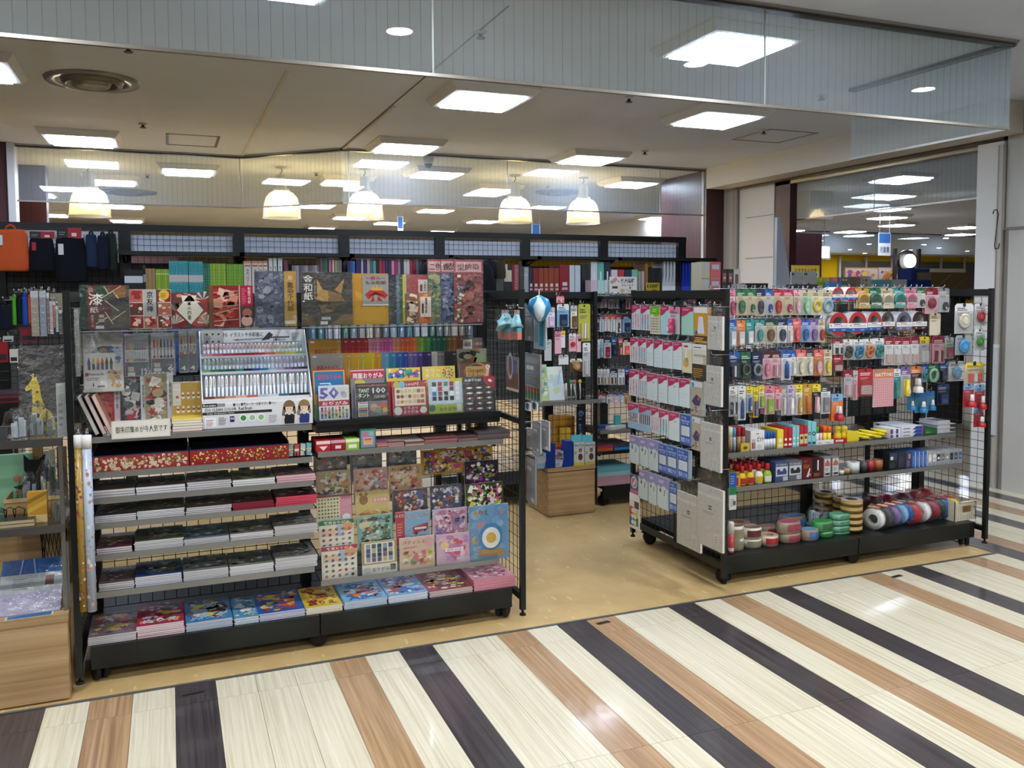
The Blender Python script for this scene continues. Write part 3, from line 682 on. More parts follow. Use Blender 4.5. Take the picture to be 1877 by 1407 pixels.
# ------------------------------------------------------------------ washi papers in the clear pocket along the top of the left rack
PY = 3.725
for a, b in ((147, 545), (553, 883)):
 p0 = at(a, 602, Y=PY); p1 = at(b, 596, Y=PY); z0 = 1.402
 pk = MB().box(p0.x, p1.x, PY-.006, PY+.012, z0-.008, z0).build('pocket_ledge', 'acrylic', rackA)
 MB().box(p0.x, p1.x, PY-.007, PY-.005, z0, z0+.105).build('pocket_pane', 'acrylic', pk)
 m = MB(); m.box(p0.x, p1.x, PY-.0085, PY-.005, z0-.009, z0-.004); m.build('pocket_lip', 'lip', pk)
 for x in (p0.x+.03, p1.x-.03): MB().box(x-.004, x+.004, PY+.012, AYM-.02, z0-.012, z0+.006).build('pocket_arm', 'black', pk)
RD = ['#7d2227', '#a5443c', '#8c3a34', '#c78a7a', '#d9b9a6', '#5b3a36']
def d1(p):
 p.r(0, .18, 0, 1, '#173a2c', 1).r(.14, .30, 0, 1, '#6b1d20', 2).r(.3, .62, .28, .62, '#5c1d1c', 2).r(.2, .55, .7, 1, '#24402c', 1.5).p([(.5, 1), (.72, .86), (.82, 1)], '#7a1f20', 2.5).r(.72, .93, .7, 1, '#8a5a17', 2)
 p.r(.56, 1, .52, .72, '#1d2023', 2)
 for q in ((.49, .98, .58, .82), (.43, .71, .84, .99), (.68, .86, .78, .7), (.5, .66, .78, .42), (.5, .4, .66, .12), (.62, .2, .92, .42), (.3, .13, .55, .28)): p.l(*q, .018, '#cdbf8d', 4)
 p.t('漆', .17, .46, .55, .82, '#e9e6dc').t('紙', .19, .37, .38, .52, '#d8d3c6').t('和\n紙\n千\n代', .21, .27, .05, .34, '#b9aea0').r(.37, .48, .27, .34, '#a59a93', 5).r(.36, .48, .17, .24, '#a59a93', 5).r(.3, .47, .02, .09, '#cfc8c4', 5).r(.17, .26, .86, .95, '#8a7466', 5).lines(.62, .95, .04, .1, 2, '#5c5547')
def d2(p):
 p.r(0, 1, 0, 1, '#cbb6a8', 1)
 for i in range(3):
  for j in range(3):
   if i == 1 and j > 0: continue
   a, b, c, d = i/3+.01, (i+1)/3-.01, j/3+.012, (j+1)/3-.012; p.r(a, b, c, d, ['#7d2227', '#a5644f', '#5b3a30'][(i+j*2) % 3], 2); p.art(a, b, c, d, ['#d9b9a6', '#b5544d', '#e6d4c4', '#8c2a2c'], i*3+j, 9, 3, .24)
 p.r(.34, .64, .31, 1, '#a8a5a0', 3).t('京\n友\n禅', .41, .57, .42, .95, '#23201d').r(.64, .68, .31, 1, '#50484a', 3).d(.83, .86, .13, '#c9a63a', 6).lines(.75, .91, .8, .92, 3, '#7a5d12', 7)
def d3(p):
 p.r(0, 1, 0, 1, '#6d342f', 1).art(0, 1, 0, 1, RD+['#3d4a63', '#8b7350'], 5, 40, 2, .3)
 for u, v, q in ((.82, .8, '#4a5168'), (.12, .12, '#a9a39c'), (.9, .12, '#9a8f86'), (.7, .3, '#7d5a33')):
  for k in range(7): p.p([(u, v), (u+.24*math.cos(.4*k+.4), v+.24*math.sin(.4*k+.4)), (u+.24*math.cos(.4*k+.7), v+.24*math.sin(.4*k+.7))], q if k % 2 else '#c4b6a2', 6)
 p.p([(.48, .96), (.82, .5), (.5, .1), (.16, .5)], '#d8d2c2', 7).p([(.28, .92), (.66, .92), (.6, .75), (.3, .75)], '#d8d2c2', 7).t('日\n本\nの\n四\n季', .42, .52, .22, .88, '#2b2724', 9)
def d4(p):
 p.r(0, .68, 0, 1, '#7f2020', 1).art(0, .68, 0, 1, ['#9e2b27', '#a8483c', '#cfae9a', '#5c1d1b', '#bb7d66'], 8, 46, 2, .2).r(0, .1, 0, 1, '#6a4a34', 6).r(.68, .7, 0, 1, '#c9bdb0', 3)
 for k in range(5): p.l(.1, .15+.17*k, .66, .24+.17*k+(.05 if k % 2 else -.05), .012, '#cbb5a4', 7)
 p.r(.71, 1, .5, 1, '#9a1c36', 3).t('和\n紙\n千\n代\n紙', .88, .95, .56, .96, '#e8cfd2').lines(.74, .86, .55, .95, 9, '#c46a7c', 4).r(.71, 1, 0, .48, '#4c3833', 3).d(.86, .34, .11, '#a5655a', 5).d(.85, .15, .13, '#c79a90', 5)
def d5(p):
 p.r(0, .70, 0, 1, '#3c4356', 1).art(0, .70, 0, 1, ['#4d566e', '#6f7788', '#8a8f9a', '#2a3350', '#565e70'], 9, 90, 2, .16).r(.44, .62, 0, 1, '#454d62', 5.2).art(.44, .62, 0, 1, ['#7d8594', '#333c55'], 10, 30, 5.5, .3)
 p.r(.71, 1, 0, 1, '#b58a2e', 6).t('藍\n染\n千\n代\n紙', .78, .94, .27, .80, '#2d2410', 8).r(.81, .91, .85, .92, '#c9b184', 7).r(.73, .97, .04, .1, '#d6cdb8', 7).lines(.8, .95, .13, .24, 4, '#8c6a24', 7)
def d6(p):
 p.r(0, 1, 0, 1, '#2e2c28', 1).art(0, 1, .0, 1, ['#35332e', '#3a372f', '#292724'], 2, 14, 1.2, .5).t('金\n和\n紙', .04, .22, .48, .95, '#dcd8cd').t('き\nん\nわ\nが\nみ', .24, .28, .5, .86, '#9d978a')
 p.p([(.30, .88), (.41, .68), (.60, .67), (.84, .88), (.80, .60), (.83, .45), (.70, .47), (.62, .26), (.55, .25), (.40, .24), (.36, .33), (.26, .50), (.30, .56)], '#8a6a2c', 3)
 p.p([(.30, .88), (.41, .68), (.30, .57)], '#b38d3e', 4).p([(.84, .88), (.78, .60), (.64, .67)], '#a07b33', 4).p([(.26, .50), (.52, .42), (.52, .66), (.40, .68)], '#a9833a', 4).p([(.52, .42), (.83, .47), (.76, .60), (.52, .66)], '#7a5c26', 4).p([(.28, .47), (.52, .40), (.80, .45), (.52, .45)], '#1f1c17', 5).p([(.32, .38), (.50, .40), (.44, .24)], '#6e5322', 5).p([(.54, .40), (.74, .42), (.60, .26)], '#5c451d', 5)
 p.p([(0, 0), (0, .26), (.2, .16), (.3, 0)], '#5f4a20', 3).p([(.55, 0), (.8, .2), (1, .22), (1, 0)], '#755a25', 3).r(.38, .56, .11, .16, '#b9b6ae', 5).r(.36, .50, .02, .08, '#d3d0ca', 5)
def d7(p):
 p.r(0, 1, 0, 1, '#b5872f', 1).art(0, 1, 0, 1, ['#ad7f29', '#bd9038'], 3, 12, 1.2, .5)
def d7b(p):
 p.r(0, 1, 0, 1, '#8d8b85', 1).t('〜極み〜', .12, .9, .83, .95, '#a8432d').t('もみ和紙', .12, .92, .68, .80, '#4c4537').p([(.32, .5), (.42, .64), (.5, .54), (.56, .66), (.62, .54), (.74, .62), (.78, .44)], '#c79a3a', 3).p([(.1, .36), (.3, .5), (.8, .48), (.98, .34), (.86, .22), (.5, .36), (.22, .2)], '#a8322a', 4).p([(.2, .3), (.5, .44), (.9, .3), (.5, .36)], '#2a2623', 5).p([(.3, .12), (.42, .32), (.46, .16)], '#9c2d26', 5).p([(.56, .16), (.6, .32), (.78, .14)], '#9c2d26', 5).r(0, 1, 0, .05, '#c9c5bb', 3)
def d8(p):
 for a, b, q in ((0, .24, '#2d2b31'), (.24, .31, '#54707f'), (.31, .38, '#39592e'), (.38, .46, '#c2b35a'), (.46, .53, '#8e4a50'), (.53, 1, '#93393c')): p.r(a, b, 0, 1, q, 1)
 p.r(.53, 1, .62, .98, '#a03c3e', 2).r(.72, .93, .63, .9, '#cbb9b4', 3).t('千\n草\n和\n紙', .84, .9, .66, .86, '#3a2c2b').r(.76, .81, .66, .8, '#46393a', 4)
def d8b(p):
 p.r(0, 1, 0, 1, '#a8683f', 1).r(0, .5, 0, 1, '#6f5b4c', 1.2).art(0, .5, 0, 1, ['#b59a80', '#d6c4ab', '#3f3a44', '#8a4d3a'], 6, 40, 2, .3).art(.5, 1, 0, 1, ['#bb6f36', '#c9904d', '#8c3b2c'], 7, 20, 2, .4).r(.56, .98, .22, .88, '#cdbdb0', 6).t('雲\n竜\n和\n紙', .74, .84, .34, .84, '#33292a', 8).r(.62, .69, .34, .66, '#2e2a2b', 8)
def dz(pal, title, seed):
 def f(p):
  p.r(0, 1, 0, 1, pal[0], 1).art(0, 1, 0, .79, pal[1:], seed, 130, 2, .22).r(0, 1, .79, 1, '#9c4a52', 6).r(.06, .94, .81, .97, '#c99a9a', 7).t(title, .12, .88, .83, .94, '#43262b', 9)
 return f
def d12(p):
 dz(['#7c3a3b', '#8f4644', '#6d3033', '#9a5a50', '#84403f'], '型絵染', 14)(p)
 p.art(0, .36, 0, .79, ['#c9b58a', '#3a4538', '#b5552f', '#3c4a78', '#d9c9a2', '#4a5a3c'], 15, 60, 4.5, .2)
G = 'decorative papers in the clear top pocket'
W1 = [('dark lacquer-look paper pack with gold lines and large white characters', (147, 237, 523, 601), d1, 0), ('red patterned paper pack divided into squares with grey title strip', (237, 314, 530, 600.5), d2, .006), ('paper pack with folding-fan pictures around a white diamond title', (312, 386, 536, 600), d3, .012), ('deep red wave-pattern paper pack with crimson title label', (383, 464, 523, 599), d4, .006), ('tall slate-blue paper pack with an ochre title strip', (467, 543, 497, 598), d5, 0), ('black paper pack showing a folded gold paper mask', (553, 646, 499, 596), d6, 0), ('plain gold crumpled paper pack beside the gold mask pack', (644, 712, 501, 595.5), d7, .010), ('dark paper bundle with blue, green, yellow and red edges', (706, 790, 503, 595), d8, .016), ('orange and brown marbled paper pack with a white label', (744, 791, 537, 594.5), d8b, .009), ('tall green mottled paper pack with a pink title strip', (784, 812, 475, 594), dz(['#55664a', '#6f7d4e', '#8b8a55', '#3f6a5a', '#a09a6a'], '二色', 11), .012), ('tall blue mottled paper pack with a pink title strip', (808, 836, 475, 593.5), dz(['#3a4566', '#4b5c86', '#8a93a6', '#2a3050', '#6c6f80'], '藍', 12), .008), ('tall red flower-pattern paper pack at the right end', (832, 885, 476, 593), d12, 0)]
for lab, box, dr, dy in W1: sheet('paper_pack', lab, 'paper pack', box, dr, Y=PY+dy, t=.003, base='#4b443d', group=G, film=lab[:4] in ('dark', 'blac', 'tall'), zb=1.4025)
sheet('instruction_leaflet', 'grey leaflet with red and gold helmet on the gold paper', 'leaflet', (664, 712, 503, 560), d7b, Y=PY+.007, t=.001, base='silver', zb=None)
# ------------------------------------------------------------------ hanging pen sets in the left bay
HY = 3.90
m = MB(); m.box(at(226, 614, Y=HY+.02).x, at(364, 610, Y=HY+.02).x, HY+.015, HY+.035, 1.352, 1.375, '#9b9d9e'); m.build('hook_bar', 'metal', rackA)
for x in (at(230, 614, Y=HY+.02).x, at(361, 610, Y=HY+.02).x): MB().box(x-.005, x+.005, HY+.03, AYM-.02, 1.356, 1.37).build('bar_arm', 'black', rackA)
def pens_print(p, cols, z0, z1, x0=.08, x1=.92):
 n = len(cols); w = (x1-x0)/n
 for i, c in enumerate(cols):
  u = x0+w*(i+.5); p.p([(u-w*.32, z0+(z1-z0)*.55), (u+w*.32, z0+(z1-z0)*.55), (u+w*.1, z1), (u-w*.1, z1)], c, 3).r(u-w*.34, u+w*.34, z0+(z1-z0)*.12, z0+(z1-z0)*.55, '#d5d8da', 3).r(u-w*.12, u+w*.12, z0+(z1-z0)*.12, z0+(z1-z0)*.5, '#4c5055', 4).r(u-w*.34, u+w*.34, z0, z0+(z1-z0)*.12, c, 4)
RAIN = ['#c03a35', '#d9784a', '#d9a94a', '#c9bb52', '#5f8a45', '#3c6a52', '#35508a', '#5a4a80', '#8a3a58', '#3a3a44', '#7c4a38', '#a06a6a']
def dwater(p):
 p.r(.02, .98, .02, .82, '#c7c6bd', 1).art(.02, .98, .45, .82, ['#6a7fae', '#9fb2cc', '#56699c', '#b9c2c6', '#d8d2b8'], 4, 40, 2, .3).d(.52, .72, .17, '#5a5f6c', 6, 12, .10).d(.5, .7, .11, '#8a7468', 7, 10, .07).r(.05, .80, .34, .66, '#d6d3ca', 6)
 for i, c in enumerate(('#5a6ea6', '#c9b04a', '#d99a4a', '#c2603e', '#7a3a34', '#4a6a44')): p.p([(.1+.11*i, .48), (.19+.11*i, .48), (.145+.11*i, .60)], c, 8).r(.11+.11*i, .18+.11*i, .38, .48, '#6a6e76', 8)
 p.r(.03, .58, .06, .36, '#d9d8d2', 8).t('Watercolor Art', .12, .5, .28, .33, '#2d2b2b', 10).r(.04, .12, .27, .33, '#b04a4a', 9).lines(.06, .5, .20, .26, 2, '#8f8d88', 9).p([(.22, .1), (.26, .1), (.24, .18)], '#3a3a3a', 9).r(.34, .52, .08, .11, '#777', 9).art(.6, .97, .05, .40, ['#8fa3c8', '#b98a5a', '#5a6ea0', '#d8cfb4', '#d2a86a'], 6, 26, 7, .3)
def dset(n):
 def f(p):
  p.r(.04, .96, .40, .97, '#c3c9cf', 1).r(.04, .96, .03, .40, '#6f7479', 2); pens_print(p, RAIN[:12] if n == 12 else [RAIN[i] for i in (0, 1, 9, 6, 7, 8)], .42, .86)
  p.t(str(n), .68, .93, .10, .26, '#e6e8ea').r(.14, .38, .2, .3, '#c9bdb6', 4).r(.12, .42, .10, .18, '#d5d6d6', 4).dots(.06, .94, .035, .085, 5, 1, .05, ['#d9dbdd'], 4, True).r(.04, .96, .88, .97, '#aeb6bd', 2)
 return f
def dfour(p):
 p.r(.05, .95, .3, .98, '#b9bfc4', 1).r(.05, .95, .03, .55, '#6d7277', 2); pens_print(p, ['#c2554a', '#d9b05a'], .45, .86, .1, .9); p.t('4', .2, .75, .06, .17, '#e9eaeb')
sheet('brush_pen_set', 'bagged watercolour brush pen set with umbrella picture', 'pen set', (152, 226, 610, 718), dwater, Y=HY-.03, t=.006, base='#aeb0ad', part='card', film=True, tilt=3)
sheet('brush_pen_set', 'grey set of twelve brush pens in a rainbow of colours', 'pen set', (228, 273, 613, 697), dset(12), Y=HY, t=.012, base='#9a9fa3', part='card', film=True)
sheet('brush_pen_set', 'grey set of six brush pens, nearer the slim pair', 'pen set', (276, 321, 610, 688), dset(6), Y=HY, t=.012, base='#9a9fa3', part='card', film=True)
sheet('brush_pen_set', 'slim grey four-pen set, left of the slim pair', 'pen set', (328, 344, 606, 683), dfour, Y=HY, t=.010, base='#9a9fa3', part='card', film=True)
sheet('brush_pen_set', 'slim grey four-pen set, right of the slim pair', 'pen set', (345, 361, 605, 682), dfour, Y=HY, t=.010, base='#9a9fa3', part='card', film=True)
for px in (190, 250, 298, 336, 353):
 p = at(px, 609, Y=HY); hook(rackA, (p.x, HY+.015, at(px, {190: 609, 250: 612, 298: 609, 336: 605, 353: 604}[px], Y=HY).z+.002), .03)
# ------------------------------------------------------------------ brush pen display stand
DY = 3.80
dl, dw = at(371, 760, Y=DY).x, at(573, 750, Y=DY).x-at(371, 760, Y=DY).x
dz0 = .9725
st = thing('pen_display', 'white tiered counter display full of brush pens', 'display stand', None, (dl+dw/2, DY, dz0))
m = MB()
for s in (-1, 1):
 m.prism([(0, 0), (.22, 0), (.22, .405), (.19, .405), (0, .12)], -.002, .002, '#d8dde0')
 k = len(m.v)
 # turn the side cheek into the YZ plane
 for i in range(k-30, k): x, y, z = m.v[i]; m.v[i] = (s*(dw/2-.002)+y, x, z)
m.box(-dw/2, dw/2, .215, .22, 0, .405, '#d5dadd'); m.box(-dw/2, dw/2, 0, .22, 0, .004, '#cfd4d7')
TI = [(.045, .125), (.10, .235), (.155, .300)]
for y, z in TI: m.box(-dw/2+.004, dw/2-.004, y-.012, y+.045, z-.006, z, '#dfe3e5')
m.build('stand_body', 'plastic', st)
m = MB(); p = Pr(m, dw, .115); p.r(0, 1, 0, 1, '#d9d9da', .5).r(0, 1, .87, .97, '#e6e7e8', 1).r(.0, .62, .50, .60, '#2b2a2c', 2).r(.0, .13, .78, .92, '#2a2a2c', 3).t('Kuretake', .01, .12, .81, .89, '#eeeeee', 5).r(.13, .20, .79, .91, '#8c8a8a', 3).t('筆ペン専門メーカー水彩カラー筆ペン', .27, .66, .78, .90, '#26262a').t('ZIG CLEAN COLOR', .02, .30, .63, .74, '#2a2a2e').t('Real Brush', .32, .44, .63, .75, '#3a3a3e').t('Design  Art Illustration  Comics', .04, .28, .515, .575, '#e8e8e8').lines(.14, .22, .12, .42, 6, '#55575c').r(.24, .28, .2, .42, '#1c2c56', 3).t('90', .245, .275, .28, .38, '#ffffff').r(.02, .12, .06, .4, '#f2f2f2', 3).lines(.03, .11, .1, .36, 4, '#b06a6a', 4)
for i, c in enumerate(('#3f8a4a', '#9fc0a0', '#8ab87a')): p.d(.36+.08*i, .33, .036, '#eef2ee', 3, 14).d(.36+.08*i, .33, .026, c, 4, 12)
p.lines(.59, .68, .1, .42, 5, '#9a9a9c')
for u, hair, dress in ((.78, '#7a6248', '#20222a'), (.92, '#8a7450', '#2f3c78')):
 p.d(u, .68, .055, hair, 3, 14, .06).p([(u-.055, .7), (u-.07, .35), (u-.045, .3), (u-.03, .6)], hair, 3).p([(u+.055, .7), (u+.065, .4), (u+.045, .36), (u+.03, .6)], hair, 3).d(u, .60, .036, '#e6cbb4', 5, 12, .042).p([(u-.012, .45), (u+.012, .45), (u+.014, .36), (u-.014, .36)], '#e6cbb4', 5).p([(u-.045, .02), (u-.05, .34), (u-.02, .40), (u+.02, .40), (u+.05, .34), (u+.045, .02)], dress, 4).p([(u-.075, .1), (u-.05, .34), (u-.04, .3), (u-.055, .08)], '#e6cbb4', 4.5).d(u-.014, .59, .005, '#3a2a20', 7, 6).d(u+.014, .59, .005, '#3a2a20', 7, 6).p([(u-.04, .72), (u, .80), (u+.04, .72), (u+.035, .66), (u-.035, .66)], hair, 6)
m.build('front_panel', 'gloss', st, (0, -.001, .002))
m = MB(); p = Pr(m, dw*.98, .052); p.r(0, 1, 0, 1, '#d4dade', .5).t('イラストや水彩画に', .28, .6, .45, .85, '#5b6066').t('90', .21, .26, .45, .85, '#b06060').r(.66, .86, .3, .45, '#5a6268', 3).t('1本¥200', .70, .82, .05, .28, '#4a5056').p([(.30, .22), (.36, .3), (.36, .14)], '#b04038', 3).l(.36, .22, .62, .3, .012, '#8a9096', 3).p([(.58, .1), (.66, .85), (.70, .6), (.66, .2)], '#3c4044', 4).lines(.88, .98, .2, .8, 5, '#7c848a')
m.build('header_card', 'gloss', st, (0, .205, .352))
STRIP = ['#e3a0a8 #dd6a78 #c8385a #b8284a #b02436 #c03a2a #d86a3a #d9b04a #cfd04a #8fc06a'.split(), '#6fc07a #3f8a4a #23704e #1d5a4a #2f9a8a #1a2a50 #2258a6 #2f8ac0 #9fc4dc #b8a8d0 #8a6ab0 #5a4a8a #3a2a40'.split(), '#6a4028 #9a6a3a #c0906a #e0b0a0 #c86a4a #b8bcc4 #d0d4da #2f6a78 #23364a #2a2a2e'.split()]
for ti, (y, z) in enumerate(TI):
 sc = STRIP[2-ti]; n = 30; m = MB()
 for i, c in enumerate(sc): m.pr(-dw/2+.006+(dw-.012)*i/len(sc), -dw/2+.006+(dw-.012)*(i+1)/len(sc), .002, .012, c, 1)
 m.pr(-dw/2+.006, dw/2-.006, -.008, .002, '#e4e6e8', 1); m.build('colour_strip', 'gloss', st, (0, y-.0125, z-.004))
_pen = {}
def pen_mesh(cap, tip):
 if (cap, tip) not in _pen:
  m = MB(); m.lathe([(.0042, 0), (.0045, .002), (.0045, .05)], 8, '#c9ced2'); m.lathe([(.0048, .05), (.0052, .052), (.0050, .085), (.003, .098), (.001, .1)], 8, cap); m.box(-.0012, .0012, -.0058, -.0048, .06, .09, tip)
  me = m.mesh('brush_pen'); me.materials.append(MAT['plastic']); _pen[(cap, tip)] = me
 return _pen[(cap, tip)]
CAPS = [['#dfe3e6', '#e6e4e2', '#d8d2cc', '#c8ccd0'], None, None]
for ti, (y, z) in enumerate(TI):
 n = 26; sc = STRIP[2-ti]; row = ('bottom', 'middle', 'top')[ti]
 for i in range(n):
  c = sc[int(i*len(sc)/n)]; lc = lin(c); tip = tuple(.45*q+.3 for q in lc)
  cap = CAPS[0][i % 4] if ti == 0 else tuple(.35*q+.42 for q in lc)
  o = put('brush_pen', pen_mesh(cap, tip), None, (dl+.012+(dw-.024)*(i+.5)/n, DY+y+.016+.003*(i % 2), dz0+z+.0005), (R(-6), 0, random.uniform(-.4, .4)))
  o.scale = (1.25, 1.25, (.92, .52, .48)[ti])
  tag(o, 'slim brush pen, %s in the %s tier of the white pen display' % (nth(i, n), row), 'pen', 'brush pens in the white display')
def note(label, cat, box, Y, draw, base='white', tilt=0, spin=0): return sheet('note_card', label, cat, box, draw, Y=Y, t=.0012, base=base, mat='paper', part='print', tilt=tilt, spin=spin)
ny = DY+.214
note('grey sample card with black dots beside the pen display header', 'card', (370, 408, 604, 640), ny-.018, lambda p: p.dots(.1, .95, .2, .95, 3, 2, .05, ['#1d1d1f']).lines(.08, .5, .3, .85, 7, '#55575a').r(.05, .9, .02, .10, '#b05a5a', 2), '#a9abac')
note('lavender handwritten note above the pen display', 'note', (414, 478, 610, 624), ny+.004, lambda p: p.t('細かいところから太い線まで', .06, .94, .52, .86, '#3b3a6a').t('これ1本で自由自在です', .06, .8, .1, .44, '#3b3a6a'), '#9d98b8')
note('cream flag-shaped note tied with a green knot', 'note', (468, 489, 607, 625), ny-.006, lambda p: p.d(.2, .3, .12, '#5a7a3a').d(.35, .25, .1, '#6a8a44'), 'cream', spin=0)
note('white framed price card above the pen display', 'card', (513, 546, 609, 625), ny+.004, lambda p: p.r(.04, .96, .08, .92, '#e9e8e2', 2).t('1本 ¥200', .2, .85, .5, .82, '#3a3a3c').lines(.15, .85, .15, .45, 2, '#8a8a8c'), '#3a3d42')
# ------------------------------------------------------------------ stamp books (goshuin) on the upper left shelf
GZ = AZ['goshuin']
def book_art(base, pal, seed, band=True, n=40):
 def f(p):
  p.r(0, 1, 0, 1, base, 1).art(0, .78 if band else 1, 0, 1, pal, seed, n, 2, .3)
  if band: p.r(.78, 1, 0, 1, '#bfc0bf', 6).t('御\n朱\n印\n帳', .85, .93, .4, .85, '#4a4a4c', 8)
 return f
def dcat(p):
 p.r(0, 1, 0, 1, '#b8933a', 1)
 for i in range(5):
  for j in range(2): p.d(.18+.17*i, .38+.3*j, .06, '#e6e0d0', 3, 10, .07).d(.18+.17*i, .46+.3*j, .04, '#e6e0d0', 3, 8).r(.14+.17*i, .22+.17*i, .39+.3*j, .42+.3*j, '#7a3a30', 5)
 p.r(.02, .28, .5, .98, '#d6cfc4', 6).d(.16, .68, .05, '#b03a34', 8).lines(.1, .9, .06, .16, 1, '#d8c890', 3)
GB = 'stamp books on the upper left shelf'
for lab, box, dr, y in (('olive patterned stamp book half hidden at the back', (148, 180, 705, 790), book_art('#4c4f3c', ['#6a6a4c', '#3a3c30', '#82805e'], 1, False), 3.92), ('red swirl-pattern stamp book standing upright', (172, 220, 690, 786), book_art('#9a3a3c', ['#a84a4a', '#7c2a2c', '#c08078', '#b4605a'], 2), 3.90), ('dark floral stamp book with red flowers and grey leaves', (222, 268, 690, 780), book_art('#2c3234', ['#7a8482', '#a8aaa4', '#9a2c30', '#4a5654', '#c9c6be'], 3), 3.89), ('beige floral stamp book with white and red flowers', (266, 318, 684, 775), book_art('#8a7f62', ['#c9c4b4', '#3a3c34', '#a8926a', '#9a3034', '#d8d4c8'], 4), 3.88)):
 sheet('stamp_book', lab, 'book', box, dr, Y=y, t=.014, base='white', group=GB, film=True, zb=GZ+.0005)
sheet('stamp_book', 'ochre stamp book with rows of little white cats', 'book', (316, 372, 700, 772), dcat, Y=3.87, t=.014, base='white', group=GB, film=True, zb=GZ+.0005)
for i, (x, col, cov, nm) in enumerate(((140, '#b9b4ac', '#2e2f31', 'charcoal'), (150, '#c4b3ae', '#4a3034', 'dark plum'), (160, '#d0b5a8', '#8a6450', 'tan'))):
 a = at(x, 790, Y=3.80); r = thing('stamp_book', nm+' stamp book leaning against the others by the left post', 'book', GB, (-.283+.026*i, 3.775, GZ+.008), (0, R(-22), 0))
 MB().box(0, .014, 0, .12, 0, .165, col).build('page_block', 'paper', r); m = MB(); m.box(-.0015, 0, -.001, .121, 0, .167, cov); m.box(.014, .0155, -.001, .121, 0, .167, cov); m.build('cover', 'gloss', r)
_sb = {}
def flat_book(name, label, cat, group, x0, x1, y0, y1, z, t, pages, cover, rot=0.0, draw=None, mat='gloss'):
 w, d = x1-x0, y1-y0
 r = thing(name, label, cat, group, ((x0+x1)/2, (y0+y1)/2, z), (0, 0, rot))
 k = (round(w, 3), round(d, 3), round(t, 4), pages, cover)
 if k not in _sb:
  m = MB(); m.box(-w/2, w/2, -d/2, d/2, .0006, t-.0006, pages); a = m.mesh('page_block'); a.materials.append(MAT['paper'])
  m = MB(); m.box(-w/2-.0006, w/2+.0006, -d/2-.0006, d/2, t-.0006, t, cover); m.box(-w/2, w/2, -d/2, d/2, 0, .0006, cover); b = m.mesh('cover'); b.materials.append(MAT[mat]); _sb[k] = (a, b)
 put('page_block', _sb[k][0], r); put('cover', _sb[k][1], r)
 if draw:
  m = MB(); draw(Pr(m, w, d)); m.build('cover_print', mat, r, (0, -d/2, t+.0002), (R(-90), 0, 0))
 return r
def pile(x0, x1, yf, z, specs, name, labtop, lablow, cat, group, depth=.12, draw=None, jit=.003, mat='gloss'):
 """specs: bottom to top list of (thickness, page colour, cover colour)"""
 n = len(specs)
 for i, (t, pg, cv) in enumerate(specs):
  top = i == n-1; j = 0 if i == 0 else random.uniform(-jit, jit)
  flat_book(name, labtop if top else lablow, cat, group, x0+j, x1+j, yf+abs(j), yf+depth+abs(j), z, t, C.get(pg, pg), C.get(cv, cv), random.uniform(-.008, .008) if i else 0, draw if top else None, mat); z += t+.0001
 return z
xa = lambda px, py, Y: at(px, py, Y=Y).x
pile(xa(188, 790, 3.785), xa(254, 785, 3.785), 3.785, GZ+.0005, [(.010, 'white', 'palegreen'), (.010, 'white', '#d89aa8'), (.010, 'white', '#d0607a'), (.010, '#eed8dd', '#c9587a')], 'stamp_book', 'pink edged stamp book on top of the pile behind the handwritten sign', 'stamp book in the pink pile behind the handwritten sign', 'book', GB, .11)
pile(xa(256, 787, 3.79), xa(314, 783, 3.79), 3.79, GZ+.0005, [(.011, 'white', '#c9b0a8'), (.011, 'white', '#b8a498'), (.011, 'white', '#d0cac2'), (.010, 'white', '#c4c0ba')], 'stamp_book', 'white stamp book on top of the middle pile', 'stamp book in the white middle pile', 'book', GB, .11)
pile(xa(316, 786, 3.785), xa(371, 783, 3.785), 3.785, GZ+.0005, [(.011, 'cream', '#b5453f'), (.011, 'white', '#a8343a'), (.011, 'cream', '#2f6a9a'), (.010, 'white', '#b5a13a'), (.012, '#e8d48a', '#d2b23a')], 'stamp_book', 'yellow stamp book on top of the colourful pile', 'stamp book in the colourful pile under the cats book', 'book', GB, .11)
sheet('shelf_sign', 'white handwritten sign with black brush lettering on the shelf edge', 'sign', (204, 312, 769, 802), lambda p: p.r(.02, .98, .06, .94, '#dcd8cc', 1).t('御朱印集めが今人気です', .07, .95, .3, .68, '#26241f', bold=0), Y=3.738, t=.001, base='#cfcabd', mat='paper', part='print', tilt=-2)
# ------------------------------------------------------------------ red patterned trays and small rack
def tray(label, p0, p1, bg, dots, seed):
 y = 3.765; x0, x1 = xa(p0, 850, y), xa(p1, 840, y); z = AZ['tray']+.0005; w, h, d = x1-x0, .062, .24
 r = thing('paper_tray', label, 'tray', 'red patterned trays', ((x0+x1)/2, y, z)); m = MB()
 t = .004
 m.box(-w/2, w/2, t, d, 0, t, '#151d33'); m.box(-w/2, -w/2+t, t, d, 0, h+.014, '#151d33'); m.box(w/2-t, w/2, t, d, 0, h+.014, '#151d33'); m.box(-w/2, w/2, d-t, d, t, h+.03, '#151d33'); m.box(-w/2, w/2, 0, t, 0, h, bg); m.box(-w/2-.001, w/2+.001, -.0008, t+.001, h, h+.003, '#1d2a52')
 m.build('tray_body', 'paper', r); m = MB(); rn = random.Random(seed)
 for i in range(150):
  u, v = rn.uniform(-w/2+.01, w/2-.01), rn.uniform(.007, h-.008); c = rn.choice(dots); q = rn.uniform(.0025, .006)
  if len(dots) > 4:
   for a in range(5): m.disc(u+q*.8*math.cos(a*1.257), v+q*.8*math.sin(a*1.257), q*.6, c, 2+.1*(i % 9), 6)
   m.disc(u, v, q*.4, '#b08a3a', 4, 6)
  else: m.disc(u, v, q*.75, c, 2+.1*(i % 9), 7)
 m.build('flower_print', 'paper', r)
